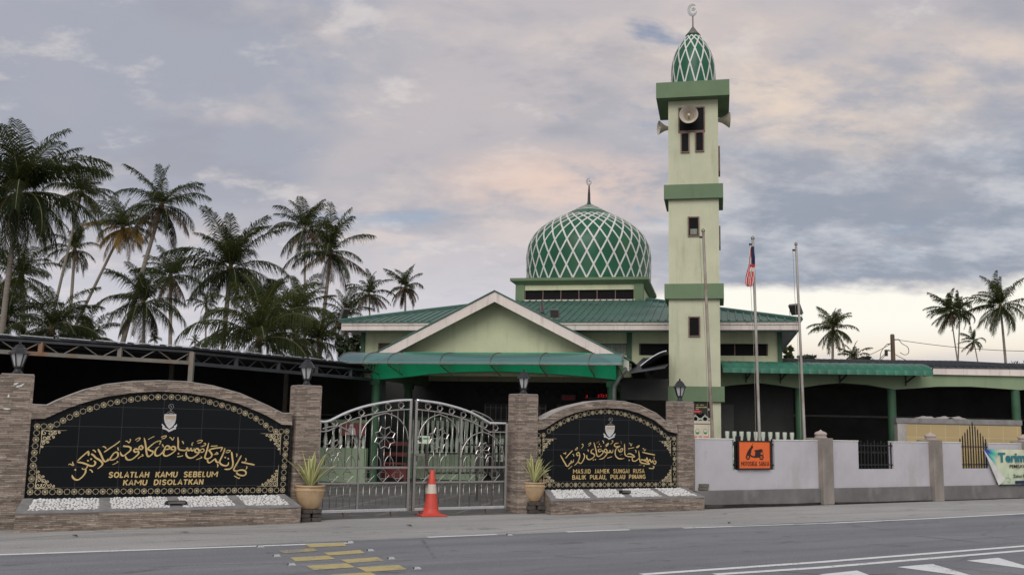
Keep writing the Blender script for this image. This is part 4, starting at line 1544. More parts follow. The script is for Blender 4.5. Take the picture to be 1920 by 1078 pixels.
# ------------------------------------------------------------------ traffic cone
P = gpt(808, 966.5)
o = thing('traffic_cone', 'faded orange traffic cone with a pale collar before the gate', 'traffic cone', None, P.x, P.y, 0, rz=RAD(22))
BASE[o.name] = (0, 0, 0)
bs_ = MB().box(-.235, .235, -.235, .235, 0, .028).build('base', M['cone'], o, bevel=.012)
MB().lathe([(.200, .028), (.165, .045), (.140, .085), (.128, .14), (.092, .40)], n=28, cap=False).build('body', M['cone'], o, smooth=True)
MB().lathe([(.0935, .395), (.0750, .555)], n=28, cap=False).build('collar', M['cone_band'], o, smooth=True)
MB().lathe([(.0735, .553), (.040, .80), (.034, .806), (.026, .80)], n=28, cap=False).build('tip', M['cone'], o, smooth=True)

# ------------------------------------------------------------------ boundary wall to the right
WT = 1.425
pl_u = [(7.93, 8.27), (11.80, 12.14), (15.62, 15.98), (19.5, 19.84)]
gaps = [(5.345, 6.575), (9.27, 10.50), (13.08, 14.19), (16.9, 18.1)]
seg = [(4.30, 7.93), (8.27, 11.80), (12.14, 15.62), (15.98, 19.5)]
wlabels = ['pale rendered wall bay with the orange scooter sign', 'pale rendered wall bay between the first and second cement wall pillars',
           'pale rendered wall bay behind the corner of the banner', 'pale rendered wall bay past the banner, out at the right']
for (a_, b_), (g0, g1), lb in zip(seg, gaps, wlabels):
    o = thing('boundary_wall', lb, 'wall', FW, (a_ + b_) / 2, .08, 0, 'rendered bays of the street wall')
    z0, zs_ = .36, .782
    poly = [(a_, z0), (b_, z0), (b_, WT), (g1, WT - .012), (g1, zs_), (g0, zs_), (g0, WT), (a_, WT)]
    # an L and an upside down piece keep the faces convex
    mb = MB()
    mb.box(a_, g0, .0, .14, zs_, WT)
    mb.box(g1, b_, .0, .14, zs_, WT - .006)
    mb.box(a_, b_, .0, .14, z0, zs_ - .0005)
    mb.build('render', M['wall'], o)
    MB().box(a_, b_, -.05, .16, -.03, z0).build('plinth', M['cement_dark'], o, bevel=.01)
    cp_ = MB()
    cp_.box(a_, g0 + .01, -.012, .152, WT, WT + .022)
    cp_.box(g1 - .01, b_, -.012, .152, WT - .006, WT + .014)
    cp_.build('coping', M['white_paint'], o)
# dark strips painted for the shaded drain gap below the plinth
dr = MB()
top_ = [(4.22, .085), (4.9, .062), (5.6, .066), (6.4, .050), (7.2, .045), (8.0, .052), (9.0, .034), (10.2, .028), (11.2, .030), (12.6, .016), (14.5, .020), (16.4, .012)]
for (a_, h0), (b_, h1) in zip(top_, top_[1:]):
    dr.quad((a_, -.0535, -.01), (b_, -.0535, -.01), (b_, -.0535, h1), (a_, -.0535, h0))
    dr.quad((a_, -.30 + .015 * a_, .009), (b_, -.30 + .015 * b_, .009), (b_, -.0535, .009), (a_, -.0535, .009))
struct('drain_gap_shade', dr, mat('drain_shade', (.020, .018, .016), .9, 0, .5, 5, stain=(.10, .09, .08), stain_amt=.5, stretch=(1, 6, 1)), FW)
o = thing('boundary_wall', 'grey cement wall end at the left edge of the photo', 'wall', FW, -9.6, .1, 0)
MB().box(-14, -8.76, -.12, .0, 0, .40).build('plinth', M['cement_dark'], o)
MB().box(-14, -8.76, .02, .16, .40, 1.45).build('render', M['wall'], o)

FIN = None
for i, (a_, b_) in enumerate(pl_u):
    lb = ['cement wall pillar with onion finial between the scooter sign and the middle gap', 'cement wall pillar with onion finial left of the banner', 'cement wall pillar with onion finial above the banner', 'cement wall pillar beyond the right end of the banner'][i]
    c_ = (a_ + b_) / 2
    o = thing('wall_pillar', lb, 'pillar', FW, c_, .06, 0, 'cement pillars of the street wall')
    BASE[o.name] = (0, 0, 0)
    w = (b_ - a_) / 2
    MB().box(-w, w, -.21, .15, 0, 1.49).build('shaft', M['cement_pillar'], o, bevel=.01)
    MB().box(-w - .10, w + .02, -.05, .20, 1.42, 1.488).build('cap_slab', M['cement_pillar'], o)
    MB().lathe([(.14, 1.491), (.14, 1.515), (.115, 1.53), (.122, 1.542), (.138, 1.562), (.142, 1.585), (.128, 1.610), (.092, 1.630), (.045, 1.645), (.015, 1.665), (.003, 1.68)], n=20).build('finial', M['finial'], o, smooth=True, auto=50)

# iron grilles in the wall gaps
for i, (g0, g1) in enumerate(gaps[:3]):
    lb = ['black iron grille hidden behind the orange scooter sign', 'black iron grille in the second wall gap', 'black iron grille with tall pointed bars beside the banner'][i]
    o = thing('iron_grille', lb, 'grille', FW, (g0 + g1) / 2, .05, .785, 'iron grilles of the street wall')
    n = 10
    for k in range(n + 1):
        u = lerp(g0 + .03, g1 - .03, k / n)
        if i == 0 and .3 < k / n < .9 and k % 10:
            h = 1.30
        else:
            h = (1.50 + .42 * (1 - abs(k / n - .5) * 2) ** 1.1) if i == 2 else (1.50 if k % n else 1.45)
            if i == 1:
                h = 1.40 + .05 * (k % 2)
        MB().bar((u, .05, .783), (u, .05, h), .022).build('bar', M['black_iron'], o)
        if i == 2:
            MB().lathe([(.018, h), (.002, h + .05)], u, .05, 5).build('spike', M['black_iron'], o)
    for z in (.88, 1.33):
        MB().bar((g0 + .003, .035, z), (g1 - .003, .035, z), .026).build('rail', M['black_iron'], o)

# orange scooter sign
o = thing('scooter_sign', 'orange MOTOSIKAL SAHAJA sign with a black scooter, fixed in a wall gap', 'sign', FW, 5.96, -.04, .78)
sv = -.05


def sp(X, Y):
    """zoom coordinates on the sign -> wall coordinates"""
    return FW.uz(1380 + X / 14.375, 815 + Y / 14.375, sv)


s0, s1 = sp(62, 940)[0], sp(942, 940)[0]
zt_, zb_ = sp(500, 155)[1], sp(500, 935)[1]
MB().box(s0 + .012, s1 - .012, sv, sv + .03, zb_ + .012, zt_ - .012).build('board', M['orange'], o)
fr_ = MB()
for (a_, b_, c_, d_) in ((s0, s1, zt_ - .026, zt_), (s0, s1, zb_, zb_ + .030), (s0, s0 + .026, zb_ + .0301, zt_ - .0261), (s1 - .026, s1, zb_ + .0301, zt_ - .0261)):
    fr_.box(a_, b_, sv - .012, sv + .04, c_, d_)
fr_.build('frame', M['sign_dark'], o)
sc = MB()


def pol(l, th=.004):
    q = [sp(*p) for p in l]
    sc.prism(q[::-1], sv - .001 - th, sv - .001)


# body: front shield, floor, seat and tail as separate convex pieces standing at slightly different depths
sc.ribbon([sp(*p) for p in crom([(430, 300), (420, 360), (385, 440), (375, 500), (400, 560), (470, 588), (560, 590), (640, 570)], 5)], [.020, .030, .06, .075, .05, .038, .032, .032, .034, .05, .05, .05, .05, .05, .045, .04, .04, .04, .038, .036, .034, .034, .034, .034, .034, .034, .034, .034, .04, .04, .04, .04, .04, .04, .04, .04][:36], sv - .001, .004)
pol([(400, 330), (425, 345), (405, 480), (330, 500), (280, 520), (320, 430), (350, 380)], .0045)
pol([(400, 290), (460, 300), (455, 335), (410, 345)], .005)
pol([(440, 240), (462, 232), (455, 262)], .005)
sc.ribbon([sp(445, 262), sp(425, 300)], .008, sv - .001, .003)
pol([(495, 412), (570, 402), (680, 378), (715, 408), (712, 450), (660, 475), (520, 470)], .0055)
pol([(520, 465), (660, 465), (660, 530), (620, 600), (560, 600), (505, 575)], .005)
sc.ribbon([sp(*p) for p in crom([(690, 450), (725, 490), (735, 540)], 5)], .012, sv - .001, .003)
pol([(275, 520), (300, 485), (345, 490), (372, 530), (330, 520)], .006)
pol([(625, 570), (650, 530), (700, 525), (735, 560), (690, 555)], .006)
for (cx_, cz_) in ((318, 592), (684, 600)):
    P_ = [sp(cx_ + 44 * math.cos(k * math.pi / 12), cz_ + 58 * math.sin(k * math.pi / 12)) for k in range(24)]
    sc.ribbon(P_, .026, sv - .001, .0065, closed=True)
    sc.disc(sp(cx_, cz_), .012, sv - .001, .004)
sc.build('scooter_pictogram', M['sign_dark'], o)
lt = MB()
u0, z0 = sp(140, 838); u1, _q = sp(890, 838); _q, z1 = sp(140, 712)
letter_bold(lt, 'MOTOSIKAL SAHAJA', u0, u1, z0, z1, sv - .001, .004, wt=.115, gap=.32)
lt.build('lettering', M['sign_dark'], o)
for z in (zt_ - .09, zb_ + .11):
    MB().bar((s0 - .10, .0, z), (s1 + .10, .0, z), .022).build('rail', M['black_iron'], o)
for u in (s0 - .055, s1 + .06):
    MB().bar((u, -.002, zb_ + .01), (u, -.002, zt_ - .02), .024).build('post', M['black_iron'], o)


# ------------------------------------------------------------------ banner at the right edge
def mat_banner():
    mt, t, bs = newmat('printed_banner')
    co = t.new('ShaderNodeTexCoord').outputs['Object']
    x, y, z = t.sep(co)
    # print: blue to green rays in the upper left corner over pale yellow
    dx = t.math('ADD', x, 0.0)
    dz = t.math('SUBTRACT', .92, z)
    r = t.math('SQRT', t.math('ADD', t.math('MULTIPLY', dx, dx), t.math('MULTIPLY', dz, dz)))
    an = t.math('ARCTAN2', dz, dx)
    ray_ = t.math('SINE', t.math('MULTIPLY', an, 17.))
    rr = t.math('ADD', r, t.math('MULTIPLY', ray_, .05))
    pale = t.mix(t.ramp(z, .05, .9), (.50, .58, .42), (.62, .62, .44))
    c = t.mix(t.ramp(rr, .75, .38), pale, (.06, .42, .34))
    c = t.mix(t.ramp(rr, .46, .22), c, (.015, .05, .30))
    t.put(bs.inputs['Base Color'], c)
    bs.inputs['Roughness'].default_value = .5
    return mt


bu0, bz1 = FW.uz(1843, 842, -.06)
_u, bz0 = FW.uz(1868, 909, -.06)
ub = FW.uz(1871, 909, -.06)[0]
BU1 = 15.95
o = thing('zakat_banner', 'printed cloth banner reading Terima, its lower left corner folded over', 'banner', FW, bu0, -.06, bz0)
mb = MB()
nu, nz = 30, 14
fold = lambda z: bu0 + (ub + .26 - bu0) * max(0, min(1, (bz1 - z) / (bz1 - bz0 - .16))) if z > bz0 + .16 else ub + .26 - (bz0 + .16 - z) * 1.9
vs = []
for i in range(nu + 1):
    for j in range(nz + 1):
        z = lerp(bz0, bz1, j / nz)
        ul = fold(z)
        u = lerp(ul, BU1, i / nu)
        v = -.062 - .012 * math.sin(u * 7 + z * 5) - .008 * math.sin(u * 13 - z * 8)
        vs.append((u, v, z))
mb.add(vs, [(i * (nz + 1) + j, (i + 1) * (nz + 1) + j, (i + 1) * (nz + 1) + j + 1, i * (nz + 1) + j + 1) for i in range(nu) for j in range(nz)])
mb.build('sheet', mat_banner(), o, smooth=True)
f = MB()
A, B, C_ = (bu0, -.075, bz1), (ub + .26, -.10, bz0 + .16), (ub, -.085, bz0)
n = 8
rows = []
for i in range(n + 1):
    q = i / n
    p0 = Vector(A).lerp(Vector(C_), q); p1 = Vector(A).lerp(Vector(B), q)
    rows.append([p0.lerp(p1, k / 4) + Vector((0, -.035 * math.sin(math.pi * k / 4) * q, 0)) for k in range(5)])
for i in range(n):
    for k in range(4):
        f.quad(rows[i][k], rows[i][k + 1], rows[i + 1][k + 1], rows[i + 1][k])
f.build('folded_corner', M['ink_white'], o, smooth=True)
hem = MB()
hem.bar((ub + .05, -.088, bz0 + .004), (BU1, -.088, bz0 + .004), .022)
hem.build('bottom_hem', mat('navy_hem', (.012, .015, .03), .6), o)
bar_ = MB().box(FW.uz(1902, 900, -.06)[0], BU1, -.0895, -.0855, bz0 + .028, bz0 + .105)
bar_.build('navy_strip', mat('navy_print', (.012, .018, .07), .6), o)
lt = MB()
tv = -.088
for body, x0, x1, y0, y1, kw in (('Terima', 1872.5, 1932, 848, 866.5, dict(offset=.035)),):
    u0, z0 = FW.uz(x0, y1, tv); u1, _q = FW.uz(x1, y1, tv); _q, z1 = FW.uz(x0, y0, tv)
    letter(lt, body, u0, min(u1, BU1 - .01), z0, z1, tv, .003, **kw)
lt.build('lettering', mat('teal_ink', (.012, .16, .20), .5), o)
lt = MB()
for body, x0, x1, y0, y1, kw in (('PEMBAY', 1893.5, 1922, 870.5, 877, dict(offset=.012)), ('Zakat P', 1900, 1922, 889, 895, dict(offset=.008))):
    u0, z0 = FW.uz(x0, y1, tv); u1, _q = FW.uz(x1, y1, tv); _q, z1 = FW.uz(x0, y0, tv)
    letter(lt, body, u0, min(u1, BU1 - .01), z0, z1, tv, .003, **kw)
lt.build('small_lettering', M['sign_dark'], o)
cu_, cz_ = FW.uz(1891, 897, tv)
g = MB()
g.ribbon(crom([(cu_ - .13, cz_ - .01), (cu_ - .06, cz_ + .03), (cu_ + .03, cz_ + .02), (cu_ + .08, cz_ - .03), (cu_ + .02, cz_ - .09), (cu_ - .05, cz_ - .06)], 5), .012, tv, .003)
g.ribbon(crom([(cu_ + .0, cz_ + .05), (cu_ - .01, cz_ + .10), (cu_ + .01, cz_ + .14)], 4), .010, tv, .003)
g.build('hand_drawing', mat('olive_ink', (.22, .30, .20), .6), o)

# ------------------------------------------------------------------ flagpoles behind the wall
Yp = {}


def flagpole(label, top, bot, Y, r0, r1, mt):
    T, B = ypt(*top, Y), ypt(*bot, Y)
    k = (0 - B.z) / (T.z - B.z)
    G = B + (T - B) * k
    o = thing('flagpole', label, 'flagpole', None, G.x, G.y, 0, 'flagpoles behind the street wall', rz=0)
    BASE[o.name] = (0, 0, 0)
    L = T - G
    pts = [L * q for q in (0, .25, .5, .75, 1)]
    MB().tube(pts, [lerp(r0, r1, q) for q in (0, .25, .5, .75, 1)], 12).build('mast', mt, o, smooth=True, auto=60)
    MB().lathe([(r1 * 1.25, 0), (r1 * 1.45, .02), (r1 * 1.2, .06), (.01, .085)], n=12).build('cap', M['steel_dull'], o).location = L
    MB().box(-.10, -.0, -.012, .012, -.16, -.11).build('pulley', M['black_iron'], o).location = L
    rp_ = [L * q + Vector((-.085 - .015 * math.sin(q * 9), -.01, 0)) for q in (.22, .4, .6, .8, .975)]
    MB().tube(rp_, .006, 4).build('halyard', M['rope'], o)
    return o, G, T


flagpole('rusty flagpole standing in front of the minaret', (1318.5, 435), (1334.5, 790), 24.2, .044, .034, mat('rusty_pole', (.33, .29, .24), .7, .1, .3, 4, stain=(.12, .065, .04), stain_amt=.75, stain_scale=2.2, stretch=(1, 1, .5)))
fo, fG, fT = flagpole('flagpole carrying the limp striped flag', (1411.5, 449), (1424, 820), 25.2, .040, .034, M['pole'])
flagpole('bare flagpole at the corner of the mosque roof', (1492.5, 460), (1508.5, 820), 26.0, .043, .030, M['pole'])

# limp flag
P0 = ypt(1410.5, 463, 25.15)
o = thing('national_flag', 'limp striped flag with a dark blue canton, hanging on the middle pole', 'flag', None, P0.x, P0.y, P0.z, rz=0)
BASE[o.name] = (0, 0, 0)
px_m = 25.15 / FPX
prof = [(0, -6, 3), (8, -7, 3), (20, -8, 4), (34, -8.5, 3.5), (40, -9.5, 3), (48, -12, 2), (58, -14, 1.5), (68, -15, 1), (74, -14, -1), (77, -10, -3)]
rows = []
nk = 12
for (dy, l, r) in prof:
    row = []
    for k in range(nk + 1):
        q = k / nk
        row.append(((l + (r - l) * q) * px_m, -.05 - .035 * math.sin(q * 11 + dy * .06) - .01 * q, -dy * px_m))
    rows.append(row)
mbs = MB()
for i in range(len(rows) - 1):
    for k in range(nk):
        if i < 3 and k >= 5:
            mi = 2
        elif i < 2 and k < 5:
            mi = 1 if k % 5 < 4 else 0
        elif i < 5 and k >= 4:
            mi = 1 if i == 4 else (0 if i == 3 else 1)
        else:
            mi = (k + (i // 3)) % 3 == 0 and 1 or 0
        mbs.quad(rows[i][k], rows[i][k + 1], rows[i + 1][k + 1], rows[i + 1][k], mi)
mbs.build('cloth', [M['flag_red'], M['flag_white'], M['flag_blue']], o, smooth=True)


# ================================================================== MOSQUE
MO = thing('mosque', 'pale green mosque with a green lattice dome, gabled porch and green metal roof', 'mosque', FM, 4.5, 11., 0)
U5 = lambda px, py=650: FM.uz(px, py, 5.)[0]
EU0, EU1, EV0, EV1, EZ = -2.66, 11.88, 4.0, 18.6, 4.93
WU0, WU1, WV0, WV1 = -2.32, 11.42, 5.0, 17.6
ZT, ZB = 4.305, 3.93
wall = MB()
wall.box(WU0 + .14, WU1 - .14, WV0, WV0 + .2, ZT, 4.66)
wall.box(WU0 + .14, WU1 - .14, WV0, WV0 + .2, 3.05, ZB)
piers = [(WU0 + .14, U5(709)), (U5(1184.5), U5(1198)), (U5(1440), WU1 - .14)]
for a_, b_ in piers:
    wall.box(a_, b_, WV0 + .001, WV0 + .2, ZB, ZT)
wall.box(WU1 - .2, WU1, WV0 + .2, WV1, 0, 4.66)
wall.box(WU0, WU0 + .2, WV0 + .2, WV1, 0, 4.66)
wall.box(WU0, WU1, WV1, WV1 + .2, 0, 4.66)
wall.build('upper_wall', M['wall_green'], MO)
MB().box(WU0, WU1, WV0 + .004, WV0 + .2, 0, 3.05).build('lower_wall', M['interior_shade'], MO)  # pale green wall, its porch shade painted in as a dark colour
for a_, b_ in ((WU0, WU0 + .14), (WU1 - .14, WU1), (U5(1175.5), U5(1184.5))):
    MB().box(a_, b_, WV0 - .06, WV0 + .19, 3.06, 4.655).build('pilaster', M['dark_green'], MO)
for a_, b_, mm in ((U5(709), U5(1000), 'brown_pane'), (U5(1000) + .02, U5(1175.5), 'curtain'), (U5(1198), U5(1440), 'dark_glass')):
    w = MB().box(a_, b_, WV0 + .10, WV0 + .12, ZB, ZT).build('window', M[mm], MO)
    fr_ = MB()
    nm = max(1, int((b_ - a_) / .9))
    for k in range(nm + 1):
        u = lerp(a_ + .02, b_ - .02, k / nm)
        fr_.box(u - .018, u + .018, WV0 + .06, WV0 + .099, ZB + .001, ZT - .001)
    fr_.build('window_frame', M['frame_brown'], w)
# eaves: fascia boards and soffit
fs_ = MB()
fs_.box(EU0, EU1, EV0, EV0 + .03, 4.635, 4.90)
fs_.box(EU0, EU0 + .03, EV0 + .031, EV1, 4.635, 4.90)
fs_.box(EU1 - .03, EU1, EV0 + .031, EV1, 4.635, 4.90)
fs_.box(EU0, EU1, EV1 + .001, EV1 + .03, 4.635, 4.90)
fs_.build('fascia', M['fascia'], MO)
gt = MB().box(EU0 + .02, EU1 - .02, EV0 - .035, EV0 - .002, 4.80, 4.88)
gt.build('gutter_board', M['fascia'], MO)
MB().box(EU0 + .031, EU1 - .031, EV0 + .031, EV1 - .01, 4.661, 4.68).build('soffit', M['soffit'], MO)
# hipped metal roof
TU0, TU1, TV0, TV1, TZ = 2.02, 6.98, 8.85, 13.75, 6.20
E_ = [(EU0 - .05, EV0 - .08, EZ - .02), (EU1 + .05, EV0 - .08, EZ - .02), (EU1 + .05, EV1 + .05, EZ - .02), (EU0 - .05, EV1 + .05, EZ - .02)]
T_ = [(TU0, TV0, TZ), (TU1, TV0, TZ), (TU1, TV1, TZ), (TU0, TV1, TZ)]
rf = MB()
for i in range(4):
    j = (i + 1) % 4
    rf.quad(E_[i], E_[j], T_[j], T_[i])
rf.add([(p[0], p[1], p[2] - .03) for p in E_], [(0, 1, 2, 3)])
for i in range(4):
    j = (i + 1) % 4
    rf.quad(E_[i], E_[j], (E_[j][0], E_[j][1], E_[j][2] - .03), (E_[i][0], E_[i][1], E_[i][2] - .03))


def slope_pt(side, a_, q):
    """point on a roof slope: a_ along the eave 0..1, q up the slope 0..1"""
    i, j = side, (side + 1) % 4
    e = Vector(E_[i]).lerp(Vector(E_[j]), a_)
    return e


for side in range(4):
    i, j = side, (side + 1) % 4
    Ei, Ej, Ti, Tj = (Vector(p) for p in (E_[i], E_[j], T_[i], T_[j]))
    ax = (Ej - Ei).normalized()
    L = (Ej - Ei).length
    t0, t1 = (Ti - Ei).dot(ax), (Tj - Ei).dot(ax)
    up = (Ti - Ei) - ax * t0
    n = int(L / .235)
    for k in range(1, n):
        s = L * k / n
        q = 1. if t0 <= s <= t1 else (s / t0 if s < t0 else (L - s) / (L - t1))
        a_ = Ei + ax * s - up.normalized() * .01
        b_ = Ei + ax * s + up * q
        nn = ax.cross(up).normalized()
        w_ = ax * .022
        rf.add([a_ - w_ * 1.5, a_ + w_ * 1.5, b_ + w_ * 1.5, b_ - w_ * 1.5, a_ - w_ + nn * .032, a_ + w_ + nn * .032, b_ + w_ + nn * .032, b_ - w_ + nn * .032],
               [(4, 5, 6, 7), (0, 4, 7, 3), (1, 2, 6, 5), (0, 1, 5, 4)])
roof = rf.build('roof', M['roof_green'], MO)
for i in range(4):
    MB().tube([Vector(E_[i]) + Vector((0, 0, .035)), Vector(T_[i]) + Vector((0, 0, .035))], .06, 6).build('hip_cap', M['roof_green'], roof)
lp = MB()
for q in (.64,):
    a_, b_ = Vector(E_[0]).lerp(Vector(T_[0]), q), Vector(E_[1]).lerp(Vector(T_[1]), q)
    lp.bar(a_ + Vector((.1, 0, .012)), b_ + Vector((-.1, 0, .012)), .03, .03)
lp.build('sheet_lap', M['roof_green'], roof)
# drum
dr = MB()
dr.box(TU0 + .30, TU1 - .30, TV0 + .18, TV0 + .30, 6.62, 6.88)
dr.box(TU0 + .30, TU1 - .30, TV1 - .30, TV1 - .18, 6.2, 6.88)
dr.box(TU0 + .18, TU0 + .30, TV0 + .30, TV1 - .30, 6.2, 6.88)
dr.box(TU1 - .30, TU1 - .18, TV0 + .30, TV1 - .30, 6.2, 6.88)
D = dr.build('drum', M['wall_green'], MO)
MB().box(TU0 + .45, TU1 - .45, TV0 + .26, TV0 + .29, 6.2, 6.62).build('clerestory_window', M['dark_glass'], MO)
ml = MB()
for k in range(0, 7):
    u = lerp(TU0 + .47, TU1 - .47, k / 6)
    ml.box(u - .015, u + .015, TV0 + .21, TV0 + .259, 6.25, 6.619)
ml.build('mullions', M['frame_brown'], MO)
MB().box(TU0 + .42, TU1 - .42, TV0 + .08, TV0 + .25, 6.20, 6.25).build('window_sill', M['fascia'], MO)
for (a_, b_) in ((TU0 + .12, TV0 + .12), (TU1 - .46, TV0 + .12), (TU0 + .12, TV1 - .46), (TU1 - .46, TV1 - .46)):
    MB().box(a_, a_ + .34, b_, b_ + .34, 6.1, 6.90).build('drum_post', M['band_green'], MO)
c_ = ((TU0 + TU1) / 2, (TV0 + TV1) / 2)
hw, hv = (TU1 - TU0) / 2, (TV1 - TV0) / 2
cn = MB()
cn.frustum(c_[0], c_[1], hw - .12, hv - .12, 6.82, hw + .06, hv + .06, 6.95)
cn.frustum(c_[0], c_[1], hw + .06, hv + .06, 6.951, hw + .06, hv + .06, 7.05)
cn.build('cornice', M['band_green'], MO)

# ---- domes with a lattice of white bands


def dome(parent, cu, cv, prof, N, cross, width, lift, seg=48, rings=()):
    """prof: (r,z) bottom to top; cross: heights of the lattice crossings, bottom first"""
    sp_ = crom(prof, 4)
    MB().lathe(sp_, cu, cv, seg, cap=False).build('dome', M['dome_green'], parent, smooth=True)
    zr = [(z, r) for r, z in sp_]
    lat = MB()
    for k in range(N):
        for hand in (1, -1):
            pts = []
            M_ = (len(cross) - 1) * 5
            for i in range(M_ + 1):
                q = i / 5
                i0 = min(int(q), len(cross) - 2)
                zz = lerp(cross[i0], cross[i0 + 1], q - i0)
                a_ = 2 * math.pi * (k / N) + hand * q * math.pi / N
                pts.append((a_, zz))
            vs = []
            for i, (a_, zz) in enumerate(pts):
                r = interp(zr, zz)
                p = Vector((math.cos(a_) * r, math.sin(a_) * r, zz))
                a2, z2 = pts[min(i + 1, M_)]; a1, z1 = pts[max(i - 1, 0)]
                r2, r1 = interp(zr, z2), interp(zr, z1)
                d = Vector((math.cos(a2) * r2, math.sin(a2) * r2, z2)) - Vector((math.cos(a1) * r1, math.sin(a1) * r1, z1))
                d.normalize()
                dz = .02
                sl = (interp(zr, min(zz + dz, zr[-1][0])) - interp(zr, zz - dz)) / (2 * dz)
                n_ = Vector((math.cos(a_), math.sin(a_), -sl)).normalized()
                s_ = n_.cross(d).normalized() * min(width / 2, r * .06)
                o_ = Vector((cu, cv, 0))
                lf = lift + (.0015 if hand > 0 else 0)
                vs += [o_ + p + n_ * lf - s_, o_ + p + n_ * lf + s_, o_ + p + n_ * -.004 - s_, o_ + p + n_ * -.004 + s_]
            fs = []
            for i in range(M_):
                b = 4 * i
                fs += [(b, b + 1, b + 5, b + 4), (b, b + 4, b + 6, b + 2), (b + 1, b + 3, b + 7, b + 5)]
            lat.add(vs, fs)
    for z0, z1 in rings:
        r0, r1 = interp(zr, z0), interp(zr, z1)
        lat.lathe([(r0 + lift, z0), (r1 + lift, z1)], cu, cv, seg, cap=False)
    lat.build('lattice', M['dome_white'], parent, smooth=False)


def crescent(mb, c, R_, tilt, v):
    P = []
    for i in range(15):
        a_ = RAD(60 + 300 * i / 14)
        P.append((c[0] + R_ * math.cos(a_ + tilt) * .72, c[1] + R_ * math.sin(a_ + tilt)))
    mb.ribbon(P, [R_ * .50 * (math.sin(math.pi * i / 14) ** .7) + .006 for i in range(15)], v, .03)
    mb.ribbon(star_ring((c[0] + R_ * .12, c[1] + R_ * .12), R_ * .34, 5, .45), R_ * .20, v, .03, closed=True)


DV = 11.30
zd = lambda y: FM.uz(1103, y, DV)[1]
k_ = FM.uz(1103 + 1, 500, DV)[0] - FM.uz(1103, 500, DV)[0]
DU = FM.uz(1103, 525, DV)[0]
yy = lambda q: zd(320 + q / 3.85)
prof = [(442 / 3.85 * k_, 6.98)] + [(hw_ / 3.85 * k_, yy(q)) for hw_, q in ((444, 720), (445, 640), (437, 565), (412, 505), (371, 450), (316, 405), (262, 370), (204, 341), (160, 319), (118, 297), (80, 275), (48, 258), (20, 244), (6, 238))]
_zr = [(z, r) for r, z in prof]


def zfr(q):
    z = yy(q)
    for _ in range(4):
        z = FM.uz(1103, 320 + q / 3.85, DV - interp(_zr, z) * .98)[1]
    return z


dome(MO, DU, DV, prof, 30, [zfr(q) for q in (772, 674, 578, 488, 414, 368, 342, 325, 312, 302)], .062, .012, 64,
     rings=((yy(301), yy(294)), (yy(284), yy(278)), (yy(268), yy(262))))
fn = MB()
fn.lathe([(.10, yy(246)), (.075, yy(238)), (.060, yy(225)), (.050, yy(170)), (.022, yy(105))], DU, DV, 12)
fn.build('spire', M['lantern'], MO, smooth=True)
cr = MB()
crescent(cr, (DU, yy(80)), .125, RAD(10), DV)
cr.build('crescent', M['crest_grey'], MO)

# ---- porch
AP = (3.43, 5.30)
sl = (5.30 - 3.57) / (3.43 - .02)
hwid = 3.72
zl = AP[1] - sl * hwid
th = .28
bar_ = MB()
for s in (-1, 1):
    x0, x1 = AP[0], AP[0] + s * hwid
    q = [(x0, AP[1]), (x1, zl), (x1, zl - th), (x0, AP[1] - th)]
    bar_.prism(q, -.03, .03)
bar_.build('barge_board', M['fascia'], MO)
gr = MB()
for s in (-1, 1):
    x0, x1 = AP[0], AP[0] + s * (hwid + .06)
    z1 = AP[1] - sl * (hwid + .06)
    gr.add([(x0, -.07, AP[1] + .012), (x1, -.07, z1 + .012), (x1, 8., z1 + .012), (x0, 8., AP[1] + .012),
            (x0, -.07, AP[1] + .045), (x1, -.07, z1 + .045), (x1, 8., z1 + .045), (x0, 8., AP[1] + .045)],
           [(0, 1, 2, 3), (4, 7, 6, 5), (0, 4, 5, 1), (1, 5, 6, 2), (3, 2, 6, 7)])
gr.build('porch_roof', M['roof_green'], MO)
un = MB()
for s in (-1, 1):
    un.quad((AP[0], .031, AP[1] - .10), (AP[0] + s * hwid, .031, zl - .10), (AP[0] + s * hwid, .62, zl - .10), (AP[0], .62, AP[1] - .10))
un.build('porch_eaves', M['band_green'], MO)
MB().prism([(AP[0] - hwid, 3.0), (AP[0] + hwid, 3.0), (AP[0] + hwid, zl - .02), (AP[0], AP[1] - .02), (AP[0] - hwid, zl - .02)], .60, .72).build('gable_wall', M['wall_green'], MO)
bm_ = MB()
arc = crom([(-.10, 2.83), (.9, 2.92), (1.84, 3.03), (3.4, 3.10), (5.0, 3.05), (6.2, 2.96), (6.80, 2.90)], 4)
for (a_, b_) in zip(arc, arc[1:]):
    for v in (0.03, .25):
        bm_.quad((a_[0], v, a_[1]), (b_[0], v, b_[1]), (b_[0], v, 3.62), (a_[0], v, 3.62))
    bm_.quad((a_[0], .03, a_[1]), (b_[0], .03, b_[1]), (b_[0], .25, b_[1]), (a_[0], .25, a_[1]))
bm_.build('front_beam', M['lit_beam'], MO)
MB().box(-.10, .12, .26, 4.9, 2.86, 3.45).build('side_beam', M['band_green'], MO)
MB().box(6.60, 6.82, .26, 4.9, 2.86, 3.45).build('side_beam', M['band_green'], MO)
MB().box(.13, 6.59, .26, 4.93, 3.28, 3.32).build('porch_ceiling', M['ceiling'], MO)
for (u, v) in ((.02, .14), (.02, 3.1), (6.68, .14), (6.68, 3.1)):
    cl = MB().lathe([(.125, 0), (.125, 2.80)], u, v, 16)
    o_ = cl.build('column', M['dark_green'], MO, smooth=True, auto=40)
    MB().frustum(u, v, .13, .13, 2.70, .15, .14, 2.86).build('capital', M['dark_green'], o_)
dp = MB()
dp.tube([(7.08, .0, 3.22), (6.98, -.02, 3.08), (6.76, -.06, 2.72), (6.75, -.06, 2.55), (6.75, -.06, .1)], .055, 8)
dp.build('downpipe', M['lamp_grey'], MO, smooth=True)
